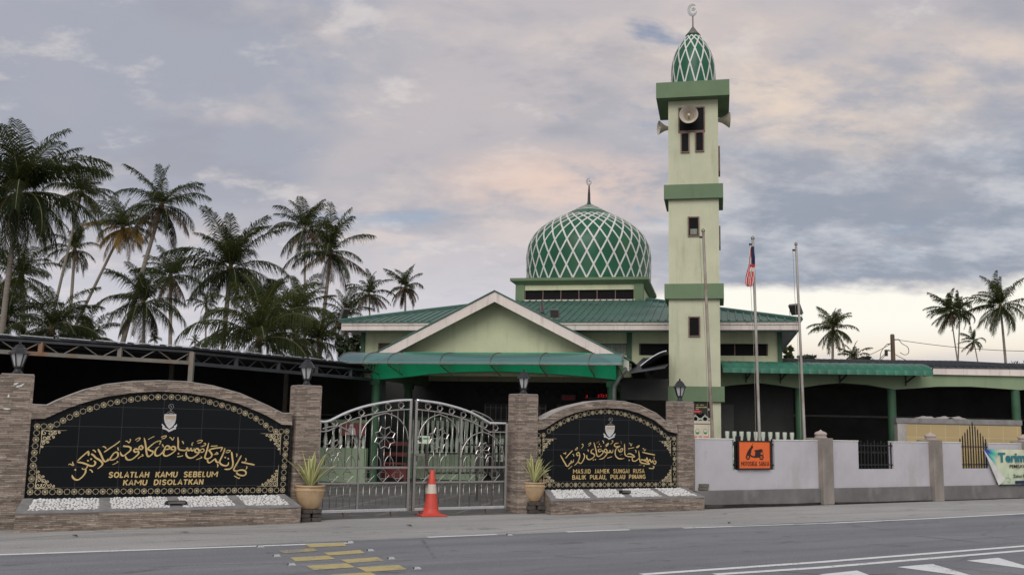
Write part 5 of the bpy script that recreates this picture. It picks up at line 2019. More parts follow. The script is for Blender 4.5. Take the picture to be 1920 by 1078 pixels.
# curved polycarbonate canopy with seams and brackets
AU0, AU1 = -.62, 7.10
aw, ed = MB(), MB()
prof_a = [(0.028 - 1.33 * math.sin(q * math.pi / 2 * .96), 3.20 + .39 * math.cos(q * math.pi / 2 * .98)) for q in [k / 10 for k in range(11)]]
seams = [FM.uz(px, 672, -.6)[0] for px in (697, 742, 838, 930, 1020, 1110)]
for (v0, z0), (v1, z1) in zip(prof_a, prof_a[1:]):
    aw.quad((AU0 - .0, v0, z0), (AU1, v0, z0), (AU1, v1, z1), (AU0 - .0, v1, z1))
aw.build('canopy_sheet', M['awning'], MO, smooth=True)
for u in seams + [AU0 + .02, AU1 - .02]:
    ed.ribbon([(0, 0), (0, 0)], .01, 0) if False else None
    ed.tube([(u, v, z + .008) for v, z in prof_a], .014, 5)
ed.tube([(AU0, prof_a[-1][0], prof_a[-1][1]), (AU1, prof_a[-1][0], prof_a[-1][1])], .018, 6)
ed.build('canopy_seams', M['steel_dull'], MO)
for u in seams + [AU1 - .1]:
    b = MB()
    b.bar((u, .0, 2.98), (u, -1.26, 3.18), .025)
    b.bar((u, .0, 3.42), (u, -1.24, 3.205), .025)
    for k in range(5):
        q0, q1 = k / 5, (k + .5) / 5
        b.bar((u, -1.2 * q0, lerp(2.98, 3.17, q0)), (u, -1.2 * q1, lerp(3.42, 3.21, q1)), .012)
        b.bar((u, -1.2 * q1, lerp(3.42, 3.21, q1)), (u, -1.2 * (k + 1) / 5, lerp(2.98, 3.17, (k + 1) / 5)), .012)
    b.build('canopy_bracket', M['band_green'], MO)
# dim entrance: doors, screen of round vents
for (a_, b_) in ((2.0, 3.0), (3.1, 4.1), (4.4, 5.3), (5.4, 6.3)):
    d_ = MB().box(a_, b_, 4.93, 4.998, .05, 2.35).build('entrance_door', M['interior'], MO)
    g = MB()
    for k in range(6):
        g.box(lerp(a_ + .05, b_ - .07, k / 5), lerp(a_ + .05, b_ - .07, k / 5) + .02, 4.905, 4.929, .1, 2.3)
    for k in range(6):
        g.box(a_ + .03, b_ - .03, 4.900, 4.904, .2 + k * .4, .22 + k * .4)
    g.build('door_grille', M['steel_dull'], d_)
vb = MB()
for k in range(14):
    u = 1.9 + k * .36
    vb.tube([(u + .13 * math.cos(j * math.pi / 6), 4.96, 2.72 + .13 * math.sin(j * math.pi / 6)) for j in range(12)], .022, 5, closed=True)
vb.build('vent_rings', M['interior_shade'], MO)
# lean-to over the passage between porch and minaret
lt_ = MB()
A_ = [FM.uz(1200, 660, .9), FM.uz(1254, 649, .9)]
lt_.add([(7.15, -.2, 3.05), (8.1, -.2, 3.20), (8.1, 4.9, 3.80), (7.15, 4.9, 3.80), (7.15, -.2, 3.09), (8.1, -.2, 3.24), (8.1, 4.9, 3.84), (7.15, 4.9, 3.84)],
        [(0, 1, 2, 3), (4, 7, 6, 5), (0, 4, 5, 1), (0, 3, 7, 4), (1, 5, 6, 2)])
lt_.build('passage_roof', M['shed_roof'], MO)
cv = MB()
rows = []
a0, a1 = FM.uz(1196, 664, 1.2), FM.uz(1253, 650, 1.2)
for i in range(9):
    q = i / 8
    u = lerp(7.42, 8.12, q)
    zz = 3.28 + .42 * math.sin(q * 1.35)
    rows.append((u, zz))
for (p, q_) in zip(rows, rows[1:]):
    cv.add([(p[0], .4, p[1]), (q_[0], .4, q_[1]), (q_[0], 4.4, q_[1]), (p[0], 4.4, p[1]), (p[0], .4, p[1] + .03), (q_[0], .4, q_[1] + .03), (q_[0], 4.4, q_[1] + .03), (p[0], 4.4, p[1] + .03)],
           [(0, 1, 2, 3), (4, 7, 6, 5), (0, 4, 5, 1), (2, 6, 7, 3)])
cv.build('passage_canopy', M['shed_roof'], MO)
MB().tube([(u, .392, z + .02) for u, z in rows], .016, 5).build('canopy_edge', M['zinc_edge'], MO)
MB().box(6.84, 8.12, .9, 1.1, 2.40, 2.98).build('passage_beam', M['interior_shade'], MO)
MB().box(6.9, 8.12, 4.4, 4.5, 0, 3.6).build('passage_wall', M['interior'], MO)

# things on or in the mosque
led = thing('led_display', 'red lit number display deep under the porch', 'display', FM, 6.1, 4.85, 2.35)
MB().box(5.42, 6.55, 4.80, 4.88, 2.30, 2.58).build('case', M['black_iron'], led)
g = MB()
for (px, py, w) in ((1122, 742, 3), (1127, 741, 3), (1131, 742, 3), (1136, 741.5, 3), (1100, 743, 5)):
    u, z = FM.uz(px, py, 4.79)
    g.ribbon([(u - .02, z + .03), (u + .02, z + .035), (u + .015, z - .03), (u - .025, z - .035)], .014, 4.797, .004)
g.build('digits', M['led'], led)
for px, py, w_, lb in ((1066, 745, 12, 'dim red lit text panel under the porch, lower left of the number display'),):
    u, z = FM.uz(px, py, 4.75)
    pn = thing('text_display', lb, 'display', FM, u, 4.75, z)
    MB().box(u - .24, u + .24, 4.74, 4.80, z - .10, z + .10).build('case', M['black_iron'], pn)
    g = MB()
    for r in range(3):
        for k in range(6):
            g.box(u - .2 + k * .068, u - .2 + k * .068 + .045, 4.733, 4.738, z - .07 + r * .05, z - .07 + r * .05 + .022)
    g.build('digits', mat_led('led_dim', (1, .02, .06), .05), pn)
pl_ = thing('pendant_lantern', 'dark lantern hanging under the porch above the right gate pillar', 'lantern', FM, 4.05, 1.2, 2.5)
MB().tube([(4.05, 1.2, 2.90), (4.05, 1.2, 3.28)], .008, 5).build('chain', M['black_iron'], pl_)
MB().lathe([(.13, 2.52), (.17, 2.74), (.10, 2.86), (.02, 2.92)], 4.05, 1.2, 6).build('cage', M['lantern'], pl_)


def floodlight(label, px, py, v, w, h, yaw, tilt, frame=FM, mt='lamp_grey'):
    u, z = frame.uz(px, py, v)
    o = thing('floodlight', label, 'floodlight', frame, u, v, z - h, 'floodlights on the roof', rz=frame.a + yaw)
    BASE[o.name] = (0, 0, 0)
    hd = MB()
    hd.box(-w / 2, w / 2, -.05, .05, -h / 2, h / 2)
    hd.box(-w / 2 + .03, w / 2 - .03, .05, .09, -h / 2 + .04, h / 2 - .04)
    q = hd.build('housing', M[mt], o, bevel=.008)
    q.location = (0, 0, h)
    q.rotation_euler = (tilt, 0, 0)
    BASE[q.name] = (0, 0, 0)
    g = MB().box(-w / 2 + .02, w / 2 - .02, -.062, -.0505, -h / 2 + .02, h / 2 - .02).build('glass', M['solar'], q)
    b = MB()
    b.tube([(-w / 2 - .02, 0, h), (-w / 2 - .02, 0, h * .3), (w / 2 + .02, 0, h * .3), (w / 2 + .02, 0, h)], .012, 5)
    b.tube([(0, 0, h * .3), (0, .03, -.12)], .016, 6)
    b.build('bracket', M['steel_dull'], o)
    return o


floodlight('grey floodlight seen edge on, beside the gable on the green roof', 1016, 578, 4.9, .12, .42, RAD(20), RAD(-38))
floodlight('squat grey floodlight on the green roof right of the gable', 1040, 587, 4.3, .28, .26, RAD(0), RAD(20))
floodlight('floodlight on the left end of the mosque eave', 646, 589, 4.1, .22, .40, RAD(50), RAD(25))
floodlight('big floodlight on the right end of the mosque eave, behind the bare flagpole', 1492, 580, 4.1, .36, .34, RAD(-35), RAD(35))

# ================================================================== MINARET
TW = thing('minaret', 'tall square pale green minaret with mid green bands and a bulb shaped lattice dome', 'minaret', FM, 8.83, 2.2, 0)
SU0, SU1, SV0, SV1 = 8.13, 9.54, 1.5, 2.91
sh = MB()
for z0, z1 in ((2.81, 5.25), (5.68, 8.12), (8.54, 11.05)):
    sh.box(SU0, SU1, SV0, SV1, z0, z1)
sh.build('shaft', M['tower_green'], TW)
for z0, z1, e, lb in ((2.39, 2.81, .105, None), (5.25, 5.68, .115, None), (8.12, 8.54, .125, None), (11.05, 11.52, .33, None)):
    b = MB().box(SU0 - e, SU1 + e, SV0 - e, SV1 + e, z0, z1).build('band' if e < .3 else 'cap_slab', M['band_green'], TW, bevel=.008)
pw = .22
for a_ in (SU0, SU1 - pw):
    for b_ in (SV0, SV1 - pw):
        MB().box(a_, a_ + pw, b_, b_ + pw, 0, 2.389).build('corner_pier', M['tower_green'], TW)
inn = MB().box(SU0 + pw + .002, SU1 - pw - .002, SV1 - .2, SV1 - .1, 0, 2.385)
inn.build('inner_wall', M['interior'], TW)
bl = MB()
bl.box(SU0 + pw, SU1 - pw, SV0 + .02, SV0 + .14, 0, 1.50)
bl.build('base_panel', M['tower_green'], TW)
vg = MB()
g0, g1 = SU0 + pw, SU1 - pw - .08
for i in range(4):
    for j in range(3):
        cu_, cz_ = g1 - .13 - i * .262, 1.50 + .16 + j * .262
        P_ = [(cu_ + .075 * math.cos(k * math.pi / 8), cz_ + .075 * math.sin(k * math.pi / 8)) for k in range(16)]
        vg.ribbon(P_, .035, SV0 + .09, .05, closed=True)
        for du, dz in ((.11, 0), (-.11, 0), (0, .11), (0, -.11)):
            vg.box(cu_ + du - .028, cu_ + du + .028, SV0 + .042, SV0 + .088, cz_ + dz - .028, cz_ + dz + .028)
        vg.box(cu_ - .131 - .038, cu_ - .131 + .038, SV0 + .040, SV0 + .09, cz_ - .05 - .081, cz_ - .05 - .025)
vg.build('vent_blocks', M['vent'], TW)
MB().box(g1 + .005, SU1 - pw, SV0 + .03, SV0 + .10, 1.502, 2.387).build('brown_jamb', M['frame_brown'], TW)


def tower_window(px0, py0, px1, py1, name='window'):
    v = SV0
    u0, z1 = FM.uz(px0, (py0), v); u1, z0 = FM.uz(px1, py1, v)
    f = MB()
    t_ = .035
    for b in ((u0, u1, z1 - t_, z1), (u0, u1, z0, z0 + t_), (u0, u0 + t_, z0 + t_ + .0005, z1 - t_ - .0005), (u1 - t_, u1, z0 + t_ + .0005, z1 - t_ - .0005)):
        f.box(b[0], b[1], v - .045, v - .001, b[2], b[3])
    w = f.build(name, M['frame_brown'], TW)
    MB().box(u0 + t_, u1 - t_, v - .016, v - .002, z0 + t_, z1 - t_).build('pane', M['dark_glass'], w)
    return u0, u1, z0, z1


tower_window(1276, 249.5, 1293, 287)
tower_window(1303, 248, 1320.5, 285)
q = tower_window(1289.5, 407, 1311.5, 443.5)
MB().box(q[0] + .07, q[1] - .06, SV0 - .022, SV0 - .017, q[2] + .06, q[2] + .22).build('window_sash', M['curtain'], TW)
tower_window(1290.7, 593.5, 1313, 631.5)
tower_window(1271.5, 203, 1322, 247, 'louvre_opening')
MB().box(SU1 + .001, SU1 + .05, SV0 + .30, SV0 + .95, 9.0, 9.75).build('side_window_frame', M['frame_brown'], TW)
MB().box(SU1 + .001, SU1 + .04, SV0 + .30, SV0 + .95, 6.8, 7.4).build('side_window_frame', M['frame_brown'], TW)
MV, MU = 2.205, 8.835
mz = lambda y: FM.uz(1298, y / 3.37, MV)[1]
mk = FM.uz(1299, 120, MV)[0] - FM.uz(1298, 120, MV)[0]
profm = [(140 / 3.37 * mk, 11.50), (140 / 3.37 * mk, mz(500))] + [(h / 3.37 * mk, mz(y)) for h, y in ((139, 460), (133, 405), (118, 352), (93, 302), (66, 262), (46, 233), (30, 212), (16, 192), (7, 176))]
dome(TW, MU, MV, profm, 13, [max(11.53, FM.uz(1298, y / 3.37, MV - .6 * k)[1]) for y, k in ((528, 1), (398, .97), (312, .7), (266, .45), (245, .3), (231, .2))], .040, .008, 40)
MB().lathe([(49 / 3.37 * mk, mz(229)), (30 / 3.37 * mk + .008, mz(209)), (16 / 3.37 * mk + .008, mz(190)), (.03, mz(174)), (.022, mz(172)), (.018, mz(98))], MU, MV, 14).build('spire', M['lamp_grey'], TW, smooth=True)
cr = MB()
crescent(cr, (MU, mz(66)), .165, RAD(-12), MV)
cr.build('crescent', M['crest_grey'], TW)

# loudspeakers
hornp = [(.262, 0), (.225, .05), (.16, .14), (.10, .24), (.07, .34), (.055, .42)]


def horn(label, u, v, z, rz, rx=0., s=1.):
    o = thing('loudspeaker', label, 'loudspeaker', FM, u, v, z, 'horn loudspeakers on the minaret', rz=FM.a + rz)
    BASE[o.name] = (0, 0, 0)
    b = MB().lathe([(r * s, y * s) for r, y in hornp], n=28, axis='y', cap=False)
    b.lathe([((r - .008) * s, (y + .004) * s) for r, y in hornp], n=28, axis='y', cap=False)
    b.build('horn', M['horn'], o, smooth=True)
    MB().lathe([(.150 * s, .155 * s), (.09 * s, .20 * s), (.002, .21 * s)], n=20, axis='y', cap=False).build('throat', M['horn_in'], o, smooth=True)
    MB().lathe([(.002, .02 * s), (.03 * s, .03 * s), (.034 * s, .06 * s), (.02 * s, .20 * s)], n=12, axis='y').build('phase_plug', M['white_paint'], o, smooth=True)
    MB().lathe([(.08 * s, .40 * s), (.085 * s, .42 * s), (.085 * s, .52 * s), (.06 * s, .54 * s)], n=14, axis='y').build('driver', M['lamp_grey'], o)
    o.rotation_euler.x = rx
    return o


u, z = FM.uz(1291.5, 216, SV0 - .35)
horn('cream horn loudspeaker facing the road in the top opening', u, SV0 - .42, z, 0, 0, 1.02)
horn('horn loudspeaker on the left side of the minaret, seen nearly edge on', SU0 - .32, SV0 + .75, FM.uz(1238, 240, SV0 + .75)[1], RAD(-72), 0, .82)
horn('big brown horn loudspeaker on the right side of the minaret', SU1 + .34, SV0 + 1.05, FM.uz(1356, 226, SV0 + 1.05)[1], RAD(97), 0, .90)

# notices at the foot of the minaret
nb = thing('notice_board', 'black notice with yellow lettering and a red arrow, behind the last stone pillar', 'notice', FM, 8.55, SV0 - .03, 1.9)
bx = lambda x, y: FM.uz(1280 + x / 11.97, 740 + y / 11.97, SV0 - .03)
a_, b_ = bx(200, 410), bx(558, 180)
MB().box(a_[0], b_[0], SV0 - .03, SV0 + .0, a_[1], b_[1]).build('board', M['black_board'], nb)
g = MB()
rnd = random.Random(2)
for row, y, xs, xe, h in ((0, 228, 312, 350, 16), (0, 228, 392, 465, 16), (1, 276, 300, 375, 26), (1, 276, 388, 540, 26), (2, 318, 300, 360, 18)):
    x = xs
    while x < xe:
        w = rnd.uniform(9, 17)
        p0, p1 = bx(x, y + h / 2), bx(x + w, y - h / 2)
        g.ribbon([(p0[0], p0[1]), (lerp(p0[0], p1[0], .5), p1[1]), (p1[0], p0[1])], .011, SV0 - .031, .002)
        x += w + 4
g.build('lettering', M['ink_yellow'], nb)
g = MB()
g.prism([bx(*p) for p in ((235, 352), (340, 352), (340, 338), (440, 374), (340, 408), (340, 396), (235, 396))][::-1], SV0 - .034, SV0 - .031)
g.build('arrow', M['ink_red'], nb)
nb = thing('notice_board', 'cream notice with two green emblems and red lettering at the minaret foot', 'notice', FM, 8.6, SV0 - .03, 1.3)
a_, b_ = bx(180, 1010), bx(620, 665)
MB().box(a_[0], b_[0], SV0 - .03, SV0 + .018, a_[1], b_[1]).build('board', M['cream_board'], nb)
MB().box(a_[0] - .01, b_[0] + .03, SV0 - .036, SV0 + .018, b_[1] + .001, b_[1] + .022).build('top_rail', M['frame_brown'], nb)
MB().box(b_[0] + .001, b_[0] + .022, SV0 - .036, SV0 + .018, a_[1], b_[1]).build('side_rail', M['frame_brown'], nb)
a2, b2 = bx(180, 662), bx(650, 585)
MB().box(a2[0], b2[0], SV0 - .028, SV0 + .018, b_[1] + .024, b2[1]).build('header', M['cream_board'], nb)
g = MB()
for cx_ in (330, 510):
    P_ = [bx(cx_ + 42 * math.cos(k * math.pi / 6), 820 + 58 * math.sin(k * math.pi / 6)) for k in range(12)]
    g.ribbon(P_, .010, SV0 - .031, .002, closed=True)
    g.prism([bx(cx_ + x, y) for x, y in ((-42, 835), (40, 835), (36, 868), (12, 888), (-30, 872))][::-1], SV0 - .033, SV0 - .031)
g.build('emblems', M['ink_green'], nb)
g = MB()
x = 200
while x < 585:
    if not 325 < x < 345 and not 432 < x < 455:
        p0, p1 = bx(x, 962), bx(x + 13, 925)
        g.ribbon([(p0[0], p0[1]), (p0[0] + .002, p1[1]), (p1[0], p1[1]), (p1[0], p0[1])], .007, SV0 - .031, .002)
    x += 18
g.build('lettering', M['ink_red'], nb)

# ================================================================== SIDE HALL
HY = 28.5
HA = thing('side_hall', 'open sided hall with green haunched beams and a dark roof, right of the minaret', 'hall', None, 10.5, HY, 0, rz=0)
bot = [ypt(*p, HY) for p in ((1340, 727), (1372, 722), (1425, 717.5), (1460, 722), (1497, 727.5), (1540, 721), (1580, 717.3), (1630, 721.5), (1678, 730), (1720, 727.5), (1757, 724.5), (1820, 724.5), (1860, 727), (1913, 731), (1990, 727), (2060, 736))]
tl, tr_ = ypt(1340, 684, HY), ypt(2060, 697, HY)
bm_ = MB()
for p, q_ in zip(bot, bot[1:]):
    zt0 = lerp(tl.z, tr_.z, (p.x - tl.x) / (tr_.x - tl.x)); zt1 = lerp(tl.z, tr_.z, (q_.x - tl.x) / (tr_.x - tl.x))
    for y in (HY, HY + .25):
        bm_.quad((p.x, y, p.z), (q_.x, y, q_.z), (q_.x, y, zt1), (p.x, y, zt0))
    bm_.quad((p.x, HY, p.z), (q_.x, HY, q_.z), (q_.x, HY + .25, q_.z), (p.x, HY + .25, p.z))
bm_.build('beam', M['hall_beam'], HA)
for px in (1501, 1675, 1908):
    X = ypt(px, 745, HY).x
    cl = MB().lathe([(.122, -.02), (.122, 2.96)], X, HY + .126, 16).build('column', M['dark_green'], HA, smooth=True, auto=40)
x0, x1 = tl.x + .15, tr_.x
zf0, zf1 = ypt(1340, 681, HY - .1).z, ypt(2060, 691, HY - .1).z
rf = MB()
rf.add([(x0, HY - .12, zf0), (x1, HY - .12, zf1), (x1 + 3, 37, zf1 + .75), (x0, 37, zf0 + .80), (x0, HY - .12, zf0 - .05), (x1, HY - .12, zf1 - .05), (x1 + 3, 37, zf1 + .70), (x0, 37, zf0 + .75)],
       [(0, 1, 2, 3), (4, 7, 6, 5), (0, 4, 5, 1), (1, 5, 6, 2), (2, 6, 7, 3), (0, 3, 7, 4)])
n = int((x1 - x0) / .22)
for k in range(n):
    X = lerp(x0 + .05, x1 - .05, k / n)
    zz = lerp(zf0, zf1, k / n)
    rf.bar((X, HY - .16, zz + .012), (X, 37, zz + .79), .045, .035)
rf.build('roof', M['hall_roof'], HA)
fx0 = ypt(1748, 690, HY - .05).x
MB().box(fx0, x1, HY - .10, HY - .002, zf1 - .26, zf1 - .055).build('fascia', M['fascia'], HA)
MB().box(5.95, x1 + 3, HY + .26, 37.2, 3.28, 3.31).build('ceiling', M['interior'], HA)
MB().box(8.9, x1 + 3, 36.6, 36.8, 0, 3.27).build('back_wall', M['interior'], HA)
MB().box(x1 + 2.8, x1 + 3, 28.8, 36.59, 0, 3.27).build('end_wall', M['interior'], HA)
MB().box(5.95, 8.55, 29.6, 29.7, 0, 3.27).build('side_wall', M['interior_shade'], HA)
dX = ypt(1376, 800, 29.55).x
MB().box(6.1, dX, 29.54, 29.598, 0, 2.4).build('side_door', M['interior'], HA)
for z in (.9, 2.2):
    MB().box(9.2, x1 + 2.7, 36.55, 36.598, z, z + .07).build('wall_rail', M['cement'], HA)
# rolled metal awning in front of the beam
AX0, AX1 = ypt(1356, 690, HY - .9).x, ypt(1751, 690, HY - .9).x
aw = MB()
nseg = 40
pa = [(HY - .14 - .72 * math.sin(q * 1.62), .335 * math.cos(q * 1.62)) for q in [k / 8 for k in range(9)]]
zl0, zl1 = ypt(1356, 697, HY - .86).z, ypt(1751, 703, HY - .86).z
cells = 22
for c_i in range(cells):
    for sub in range(4):
        s0, s1 = (c_i + sub / 4) / cells, (c_i + (sub + 1) / 4) / cells
        bul = lambda s: .035 * abs(math.sin(math.pi * (s * cells % 1.0))) ** .6 if s * cells % 1.0 > 1e-6 else 0.
        for (ya, za), (yb, zb) in zip(pa, pa[1:]):
            def pt(s, y, z_, b):
                n_y = -(HY - .14 - y) / .72; n_z = z_ / .335
                b *= .6
                return (lerp(AX0, AX1, s), y + n_y * b, lerp(zl0, zl1, s) + z_ + n_z * b)
            aw.quad(pt(s0, ya, za, bul(s0)), pt(s1, ya, za, bul(s1)), pt(s1, yb, zb, bul(s1)), pt(s0, yb, zb, bul(s0)))
    s0 = c_i / cells
aw.add([(AX1, y, zl1 + z_) for y, z_ in pa] + [(AX1, HY - .14, zl1)], [tuple(range(len(pa) + 1))])
aw.build('awning', M['green_sheet'], HA)
for px in (1405, 1470, 1583, 1708):
    X = ypt(px, 706, HY - .4).x
    ab = MB()
    ab.bar((X, HY - .01, zl0 - .16), (X - .05, HY - .80, zl0 + .0), .035)
    ab.bar((X, HY - .02, zl0 - .25), (X, HY - .02, zl0 + .2), .03)
    ab.build('awning_bracket', M['black_iron'], HA)

# tiled washing place wall
TY = 27.3
a_, b_ = ypt(1684, 792, TY), ypt(1914, 795, TY)
o = thing('tiled_wall', 'low wall of tan tiles under the hall, behind the grey street wall', 'wall', None, (a_.x + b_.x) / 2, TY, 0, rz=0)
zt_ = ypt(1800, 795, TY).z
MB().box(a_.x + .22, b_.x, TY, TY + .2, 0, zt_).build('tiles', M['tile_tan'], o)
MB().box(a_.x - .03, a_.x + .218, TY - .02, TY + .22, 0, zt_).build('end_post', M['cement'], o)
MB().box(a_.x - .06, b_.x + .02, TY - .04, TY + .24, zt_ + .001, zt_ + .14).build('coping', M['coping'], o)
rnd = random.Random(8)
for i, px in enumerate((1735, 1770, 1792)):
    p = ypt(px, 785, TY + .1)
    k = MB()
    P_ = []
    for j in range(9):
        P_.append((p.x - .28 + .07 * j, zt_ + .142 + (.05 + .03 * rnd.random()) * math.sin(math.pi * j / 8)))
    k.prism([(P_[0][0], zt_ + .142)] + P_ + [(P_[-1][0], zt_ + .142)][:0], TY + .02, TY + .18)
    ob = k.build('cloth_bundle', M['cement'], None, (p.x, TY + .1, zt_ + .142))
    ob.location = (p.x, TY + .1, zt_ + .142)
    tag(ob, ['grey cloth bundle lying at the left on the tiled wall', 'grey cloth bundle lying in the middle of three on the tiled wall', 'grey cloth bundle lying at the right on the tiled wall'][i], 'cloth', 'bundles on the tiled wall')


# balustrades
def balustrade(label, P, Q, zs_, zt_, n, mt_low, top=True, th=.16):
    P, Q = Vector((*P, 0)), Vector((*Q, 0))
    d = Q - P
    L = d.length
    fr = Frame(P.x, P.y, math.degrees(math.atan2(d.y, d.x)))
    o = thing('balustrade', label, 'balustrade', fr, L / 2, 0, 0)
    BASE[o.name] = (0, 0, 0)
    o.location = fr.w(0, 0, 0)
    MB().box(0, L, -th / 2, th / 2, 0, zs_).build('low_wall', mt_low, o)
    if top:
        MB().box(0, L, -th / 2, th / 2, zt_, zt_ + .09).build('top_rail', M['band_green'], o)
    h = zt_ - zs_
    pr = [(.06, 0), (.06, .06), (.035, .09), (.045, .14), (.062, .26), (.055, .36), (.032, .52), (.028, .62), (.042, .74), (.055, .86), (.058, 1.)]
    b0 = None
    for k in range(n):
        u = L * (k + .5) / n
        if b0 is None:
            b0 = MB().lathe([(r, zs_ + q * h) for r, q in pr], 0, 0, 10).build('baluster', M['baluster'], o, smooth=True, auto=45)
            b0.location = (u, 0, 0)
        else:
            c_ = b0.copy()
            COL.objects.link(c_)
            c_.location = (u, 0, 0)
    return o


a_, b_ = ypt(1357, 830, 26.4), ypt(1492, 830, 26.2)
balustrade('white balusters between the minaret and the first hall column, behind the orange sign', (a_.x, a_.y), (b_.x, b_.y), .85, 1.60, 10, M['low_wall'], False)
a_, b_ = ypt(560, 850, 27.9), ypt(688, 850, 27.45)
balustrade('pale green low wall with white balusters, seen through the left gate leaf', (a_.x, a_.y), (b_.x, b_.y), .93, 1.62, 9, M['low_wall'], True)
a_, b_ = FM.w(.3, 2.6), FM.w(2.6, 2.6)
balustrade('white balusters inside the porch behind the red bench', (a_.x, a_.y), (b_.x, b_.y), .75, 1.75, 15, M['low_wall'], True)
a_, b_ = FM.w(2.75, 3.2), FM.w(6.5, 3.2)
balustrade('dim green balustrade deep under the porch, right of the bench', (a_.x, a_.y), (b_.x, b_.y), .55, 1.25, 20, M['interior_shade'], True)

# red bench and posters in the courtyard
bu = FM.uz(705, 880, .9)[0]
o = thing('bench', 'red painted bench with a slatted back behind the left gate leaf', 'bench', FM, bu + .45, .9, 0)
MB().box(bu, bu + .95, .75, 1.15, .48, .53).build('seat', M['red_paint'], o)
for s in (0, .88):
    for v in (.77, 1.09):
        MB().box(bu + s, bu + s + .07, v, v + .05, 0, 1.12 if v > 1 else .479).build('leg', M['red_paint'], o)
for z in (.70, 1.00):
    MB().box(bu + .071, bu + .879, 1.10, 1.13, z, z + .11).build('back_rail', M['red_paint'], o)
MB().box(bu + .071, bu + .879, .78, .80, .10, .44).build('front_panel', M['red_paint'], o)
p0, p1 = ypt(640, 816, 27.2), ypt(685, 793, 27.2)
o = thing('poster', 'dark red poster with a pale figure above the low wall, behind the gate', 'poster', None, p0.x, 27.2, p0.z, rz=0)
MB().box(p0.x, p1.x, 27.2, 27.22, p0.z, p1.z).build('sheet', M['red_paint'], o)
g = MB()
cx_ = lerp(p0.x, p1.x, .42)
hh = p1.z - p0.z
g.prism([(cx_ - .12, p0.z + .02), (cx_ + .13, p0.z + .02), (cx_ + .10, p0.z + hh * .55), (cx_ + .03, p0.z + hh * .68), (cx_ - .05, p0.z + hh * .68), (cx_ - .10, p0.z + hh * .5)], 27.194, 27.199)
g.disc((cx_, p0.z + hh * .78), .055, 27.199, .005, 12)
g.build('printed_figure', M['cement'], o)
p0, p1 = ypt(783, 831, 26.8), ypt(806, 817, 26.8)
o = thing('notice_board', 'small pale notice hung on a rail behind the right gate leaf', 'notice', None, p0.x, 26.8, p0.z, rz=0)
MB().box(p0.x, p1.x, 26.8, 26.82, p0.z, p1.z).build('board', M['baluster'], o)
MB().box(p0.x + .04, p0.x + .12, 26.793, 26.799, p0.z + .05, p1.z - .04).build('picture', M['black_iron'], o)
MB().box(p0.x + .15, p1.x - .03, 26.793, 26.799, p1.z - .09, p1.z - .05).build('heading', M['ink_green'], o)
# inner sliding fence behind the right leaf
o = thing('inner_fence', 'low stainless fence of pickets and white rails inside the right gate leaf', 'fence', FW, -.6, 3.2, 0)
iu0, iu1 = FW.uz(800, 850, 3.2)[0], FW.uz(985, 850, 3.2)[0]
for py in (834, 850, 886):
    z = FW.uz(905, py, 3.2)[1]
    MB().box(iu0 if py > 840 else FW.uz(862, 834, 3.2)[0], iu1, 3.18, 3.22, z - .018, z + .018).build('rail', M['steel'], o)
n = 24
for k in range(n):
    u = lerp(iu0, iu1, (k + .5) / n)
    MB().tube([(u, 3.2, FW.uz(905, 886, 3.2)[1]), (u, 3.2, FW.uz(905, 850, 3.2)[1])], .012, 5).build('picket', M['steel_dull'], o)
for u in (iu0, lerp(iu0, iu1, .5), iu1):
    MB().bar((u, 3.2, 0), (u, 3.2, FW.uz(905, 834, 3.2)[1]), .05).build('post', M['steel_dull'], o)
o2 = MB()
for cx0 in (905, 952):
    P_ = [FW.uz(px, py, 1.2) for px, py in ((cx0 - 20, 772), (cx0 - 5, 777), (cx0 + 10, 783), (cx0 + 20, 791))]
o = thing('spare_gate', 'small folded back gate with an arched top behind the right gate leaf', 'gate', FW, -.7, 1.2, 0)
P_ = [FW.uz(px, py, 1.2) for px, py in ((884, 772), (888, 770.5), (905, 777), (918, 784), (925, 791))]
MB().tube([(u, 1.2, z) for u, z in crom(P_, 4)], .02, 6).build('top_rail', M['steel'], o, smooth=True)
for i in (0, 2, 4):
    MB().tube([(P_[i][0], 1.2, .05), (P_[i][0], 1.2, P_[i][1] - .01)], .014, 6).build('bar', M['steel_dull'], o)

# ================================================================== CARPORT on the left
CA = thing('carport', 'long dark metal carport with a rusty lattice truss and sagging roof edge', 'carport', None, -9., 24., 0, rz=0)
B_, C2 = ypt(362, 652, 21.5), ypt(722, 686, 28.0)
A1 = ypt(0, 628, 19.0)
A0 = B_ + (A1 - B_) * 2.4
edge = [A0, B_, C2]
back = [Vector((-27., 34., 3.85)), Vector((-11., 37., 3.75)), Vector((-5.4, 35.8, 3.45))]
rf = MB()
for i in range(2):
    a_, b_, c_, d_ = edge[i], edge[i + 1], back[i + 1], back[i]
    dn = Vector((0, 0, -.035))
    rf.quad(a_, b_, c_, d_)
    rf.quad(a_ + dn, b_ + dn, c_ + dn, d_ + dn)
    rf.quad(a_, b_, b_ + dn, a_ + dn)
    n = int((b_ - a_).length / .34)
    for k in range(n + 1):
        p, q_ = a_.lerp(b_, k / n), d_.lerp(c_, k / n)
        rf.bar(p + Vector((0, 0, .012)), q_ + Vector((0, 0, .012)), .10, .04)
rf.build('roof', M['shed_roof'], CA)
eg = MB()
for i in range(2):
    a_, b_ = edge[i], edge[i + 1]
    n = int((b_ - a_).length / .68)
    for k in range(n):
        p, q_ = a_.lerp(b_, (k + .12) / n), a_.lerp(b_, (k + .96) / n)
        off = (Vector((p.x, p.y, 0)) - Vector((-12, 32, 0))).normalized() * .05
        eg.bar(p + off + Vector((0, 0, .022)), q_ + off + Vector((0, 0, .010)), .014, .034)
eg.build('roof_edge', M['zinc_edge'], CA)


